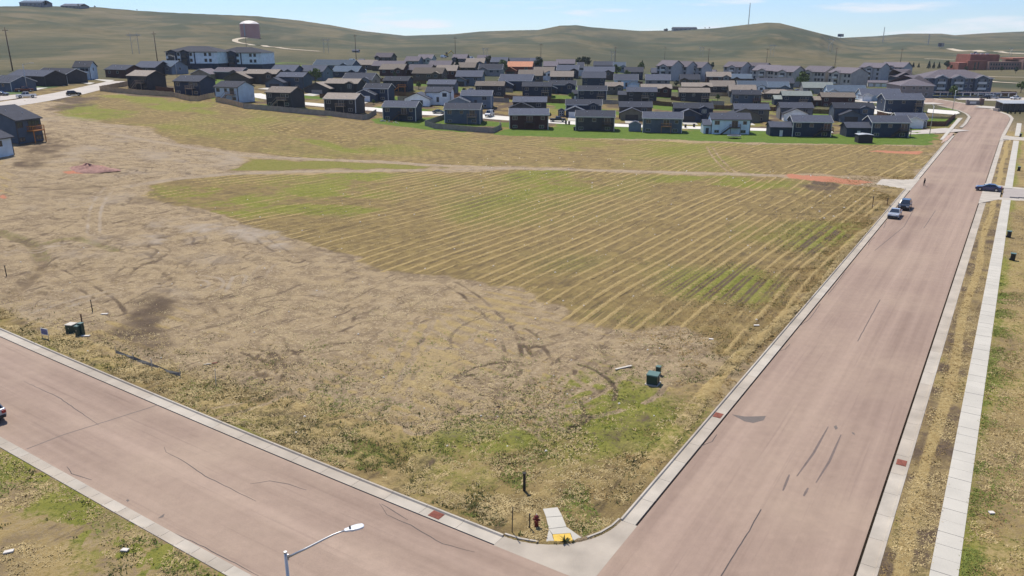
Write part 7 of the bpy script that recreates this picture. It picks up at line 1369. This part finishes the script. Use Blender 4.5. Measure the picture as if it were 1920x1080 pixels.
tufts('field_stubble', 9000, M['pgrass'], dict(s=(36, 110), t=(20, 85), f=lambda S_, T_, X, Y, q: (nz(X, Y, 2.5, 85) > .52) & ~in_field(X, Y) & (q < 1.1 - S_ / 120) & (S_ < 78 - .35 * (T_ - 40))), .13, blades=3, seed=16, squash=.5)
tufts('field_stubble', 8000, M['dry2'], dict(s=(36, 120), t=(20, 120), f=lambda S_, T_, X, Y, q: (nz(X, Y, 2.0, 86) > .60) & ~in_field(X, Y) & (q < 1.0 - S_ / 140)), .12, blades=3, seed=17, squash=.35)
rg = np.random.default_rng(9); n = 260; S_ = rg.uniform(36, 190, n); T_ = rg.uniform(18.5, 120, n); X_, Y_ = xy(S_, T_); k = footing(X_, Y_) > 1; X_, Y_ = X_[k], Y_[k]; n = len(X_); Z_ = ground_z(X_, Y_); sz = rg.uniform(.04, .12, n) ** 1.0 * (1 + S_[k] / 200)
V = np.zeros((n, 6, 3)); 
for i, (dx, dy, dz) in enumerate(((1, 0, 0), (-.3, .9, 0), (-.8, -.6, 0), (.4, .2, .8), (-.3, .4, .7), (0, -.5, .6))): V[:, i] = np.stack([X_ + dx * sz, Y_ + dy * sz, Z_ + dz * sz], 1)
fs = np.array([(0, 1, 3), (1, 4, 3), (1, 2, 4), (2, 5, 4), (2, 0, 5), (0, 3, 5), (3, 4, 5)]); o = link_mesh('stones', V.reshape(-1, 3), (np.arange(n)[:, None, None] * 6 + fs[None]).reshape(-1, 3), M['stone']); o['kind'] = 'stuff'
rg = np.random.default_rng(10); n = 160; px = rg.uniform(1764, 1788, n); py = rg.uniform(250, 270, n)
# pile of red scoria by the left houses
X, Y, Z, zc = at(165, 319); pile = empty('gravel_pile', (X, Y, Z), 0, 'low pile of red scoria gravel on the bare ground at left', 'gravel pile'); v = []; f = []; nn = 26
for i in range(nn):
    for j in range(12):
        a = 2 * math.pi * i / nn; r_ = j / 11; rx = 4.6 * r_ * (1 + .18 * math.sin(3 * a)); z = (1 - r_) * 1.3 * (1 + .25 * math.sin(5 * a + j)) - .1; v.append((rx * math.cos(a) * 1.25, rx * math.sin(a) * .6, z if j < 11 else -.25))
f = [(i * 12 + j, ((i + 1) % nn) * 12 + j, ((i + 1) % nn) * 12 + j + 1, i * 12 + j + 1) for i in range(nn) for j in range(11)]
MB().add(v, f).build('heap', mat('red_scoria', (.30, .175, .145), .95, .25, 2, .8), pile, smooth=True)

# ---------------------------------------------------------------- dust over the works yard and the air itself
def volume(name, lo, hi, dens, col):
    o = MB().box(lo[0], hi[0], lo[1], hi[1], lo[2], hi[2]).build(name, (vm := bpy.data.materials.new(name + '_air'))); vm.use_nodes = True; nt = vm.node_tree; nt.nodes.clear(); out = nt.nodes.new('ShaderNodeOutputMaterial'); pv = nt.nodes.new('ShaderNodeVolumePrincipled'); pv.inputs['Color'].default_value = col + (1,); pv.inputs['Density'].default_value = dens; pv.inputs['Anisotropy'].default_value = .2; nt.links.new(pv.outputs[0], out.inputs['Volume']); o['kind'] = 'stuff'; return o
HAZE = volume('haze', (-5600, -5600, -20), (5600, 5600, 240), 0.000062, (.80, .89, 1.0))
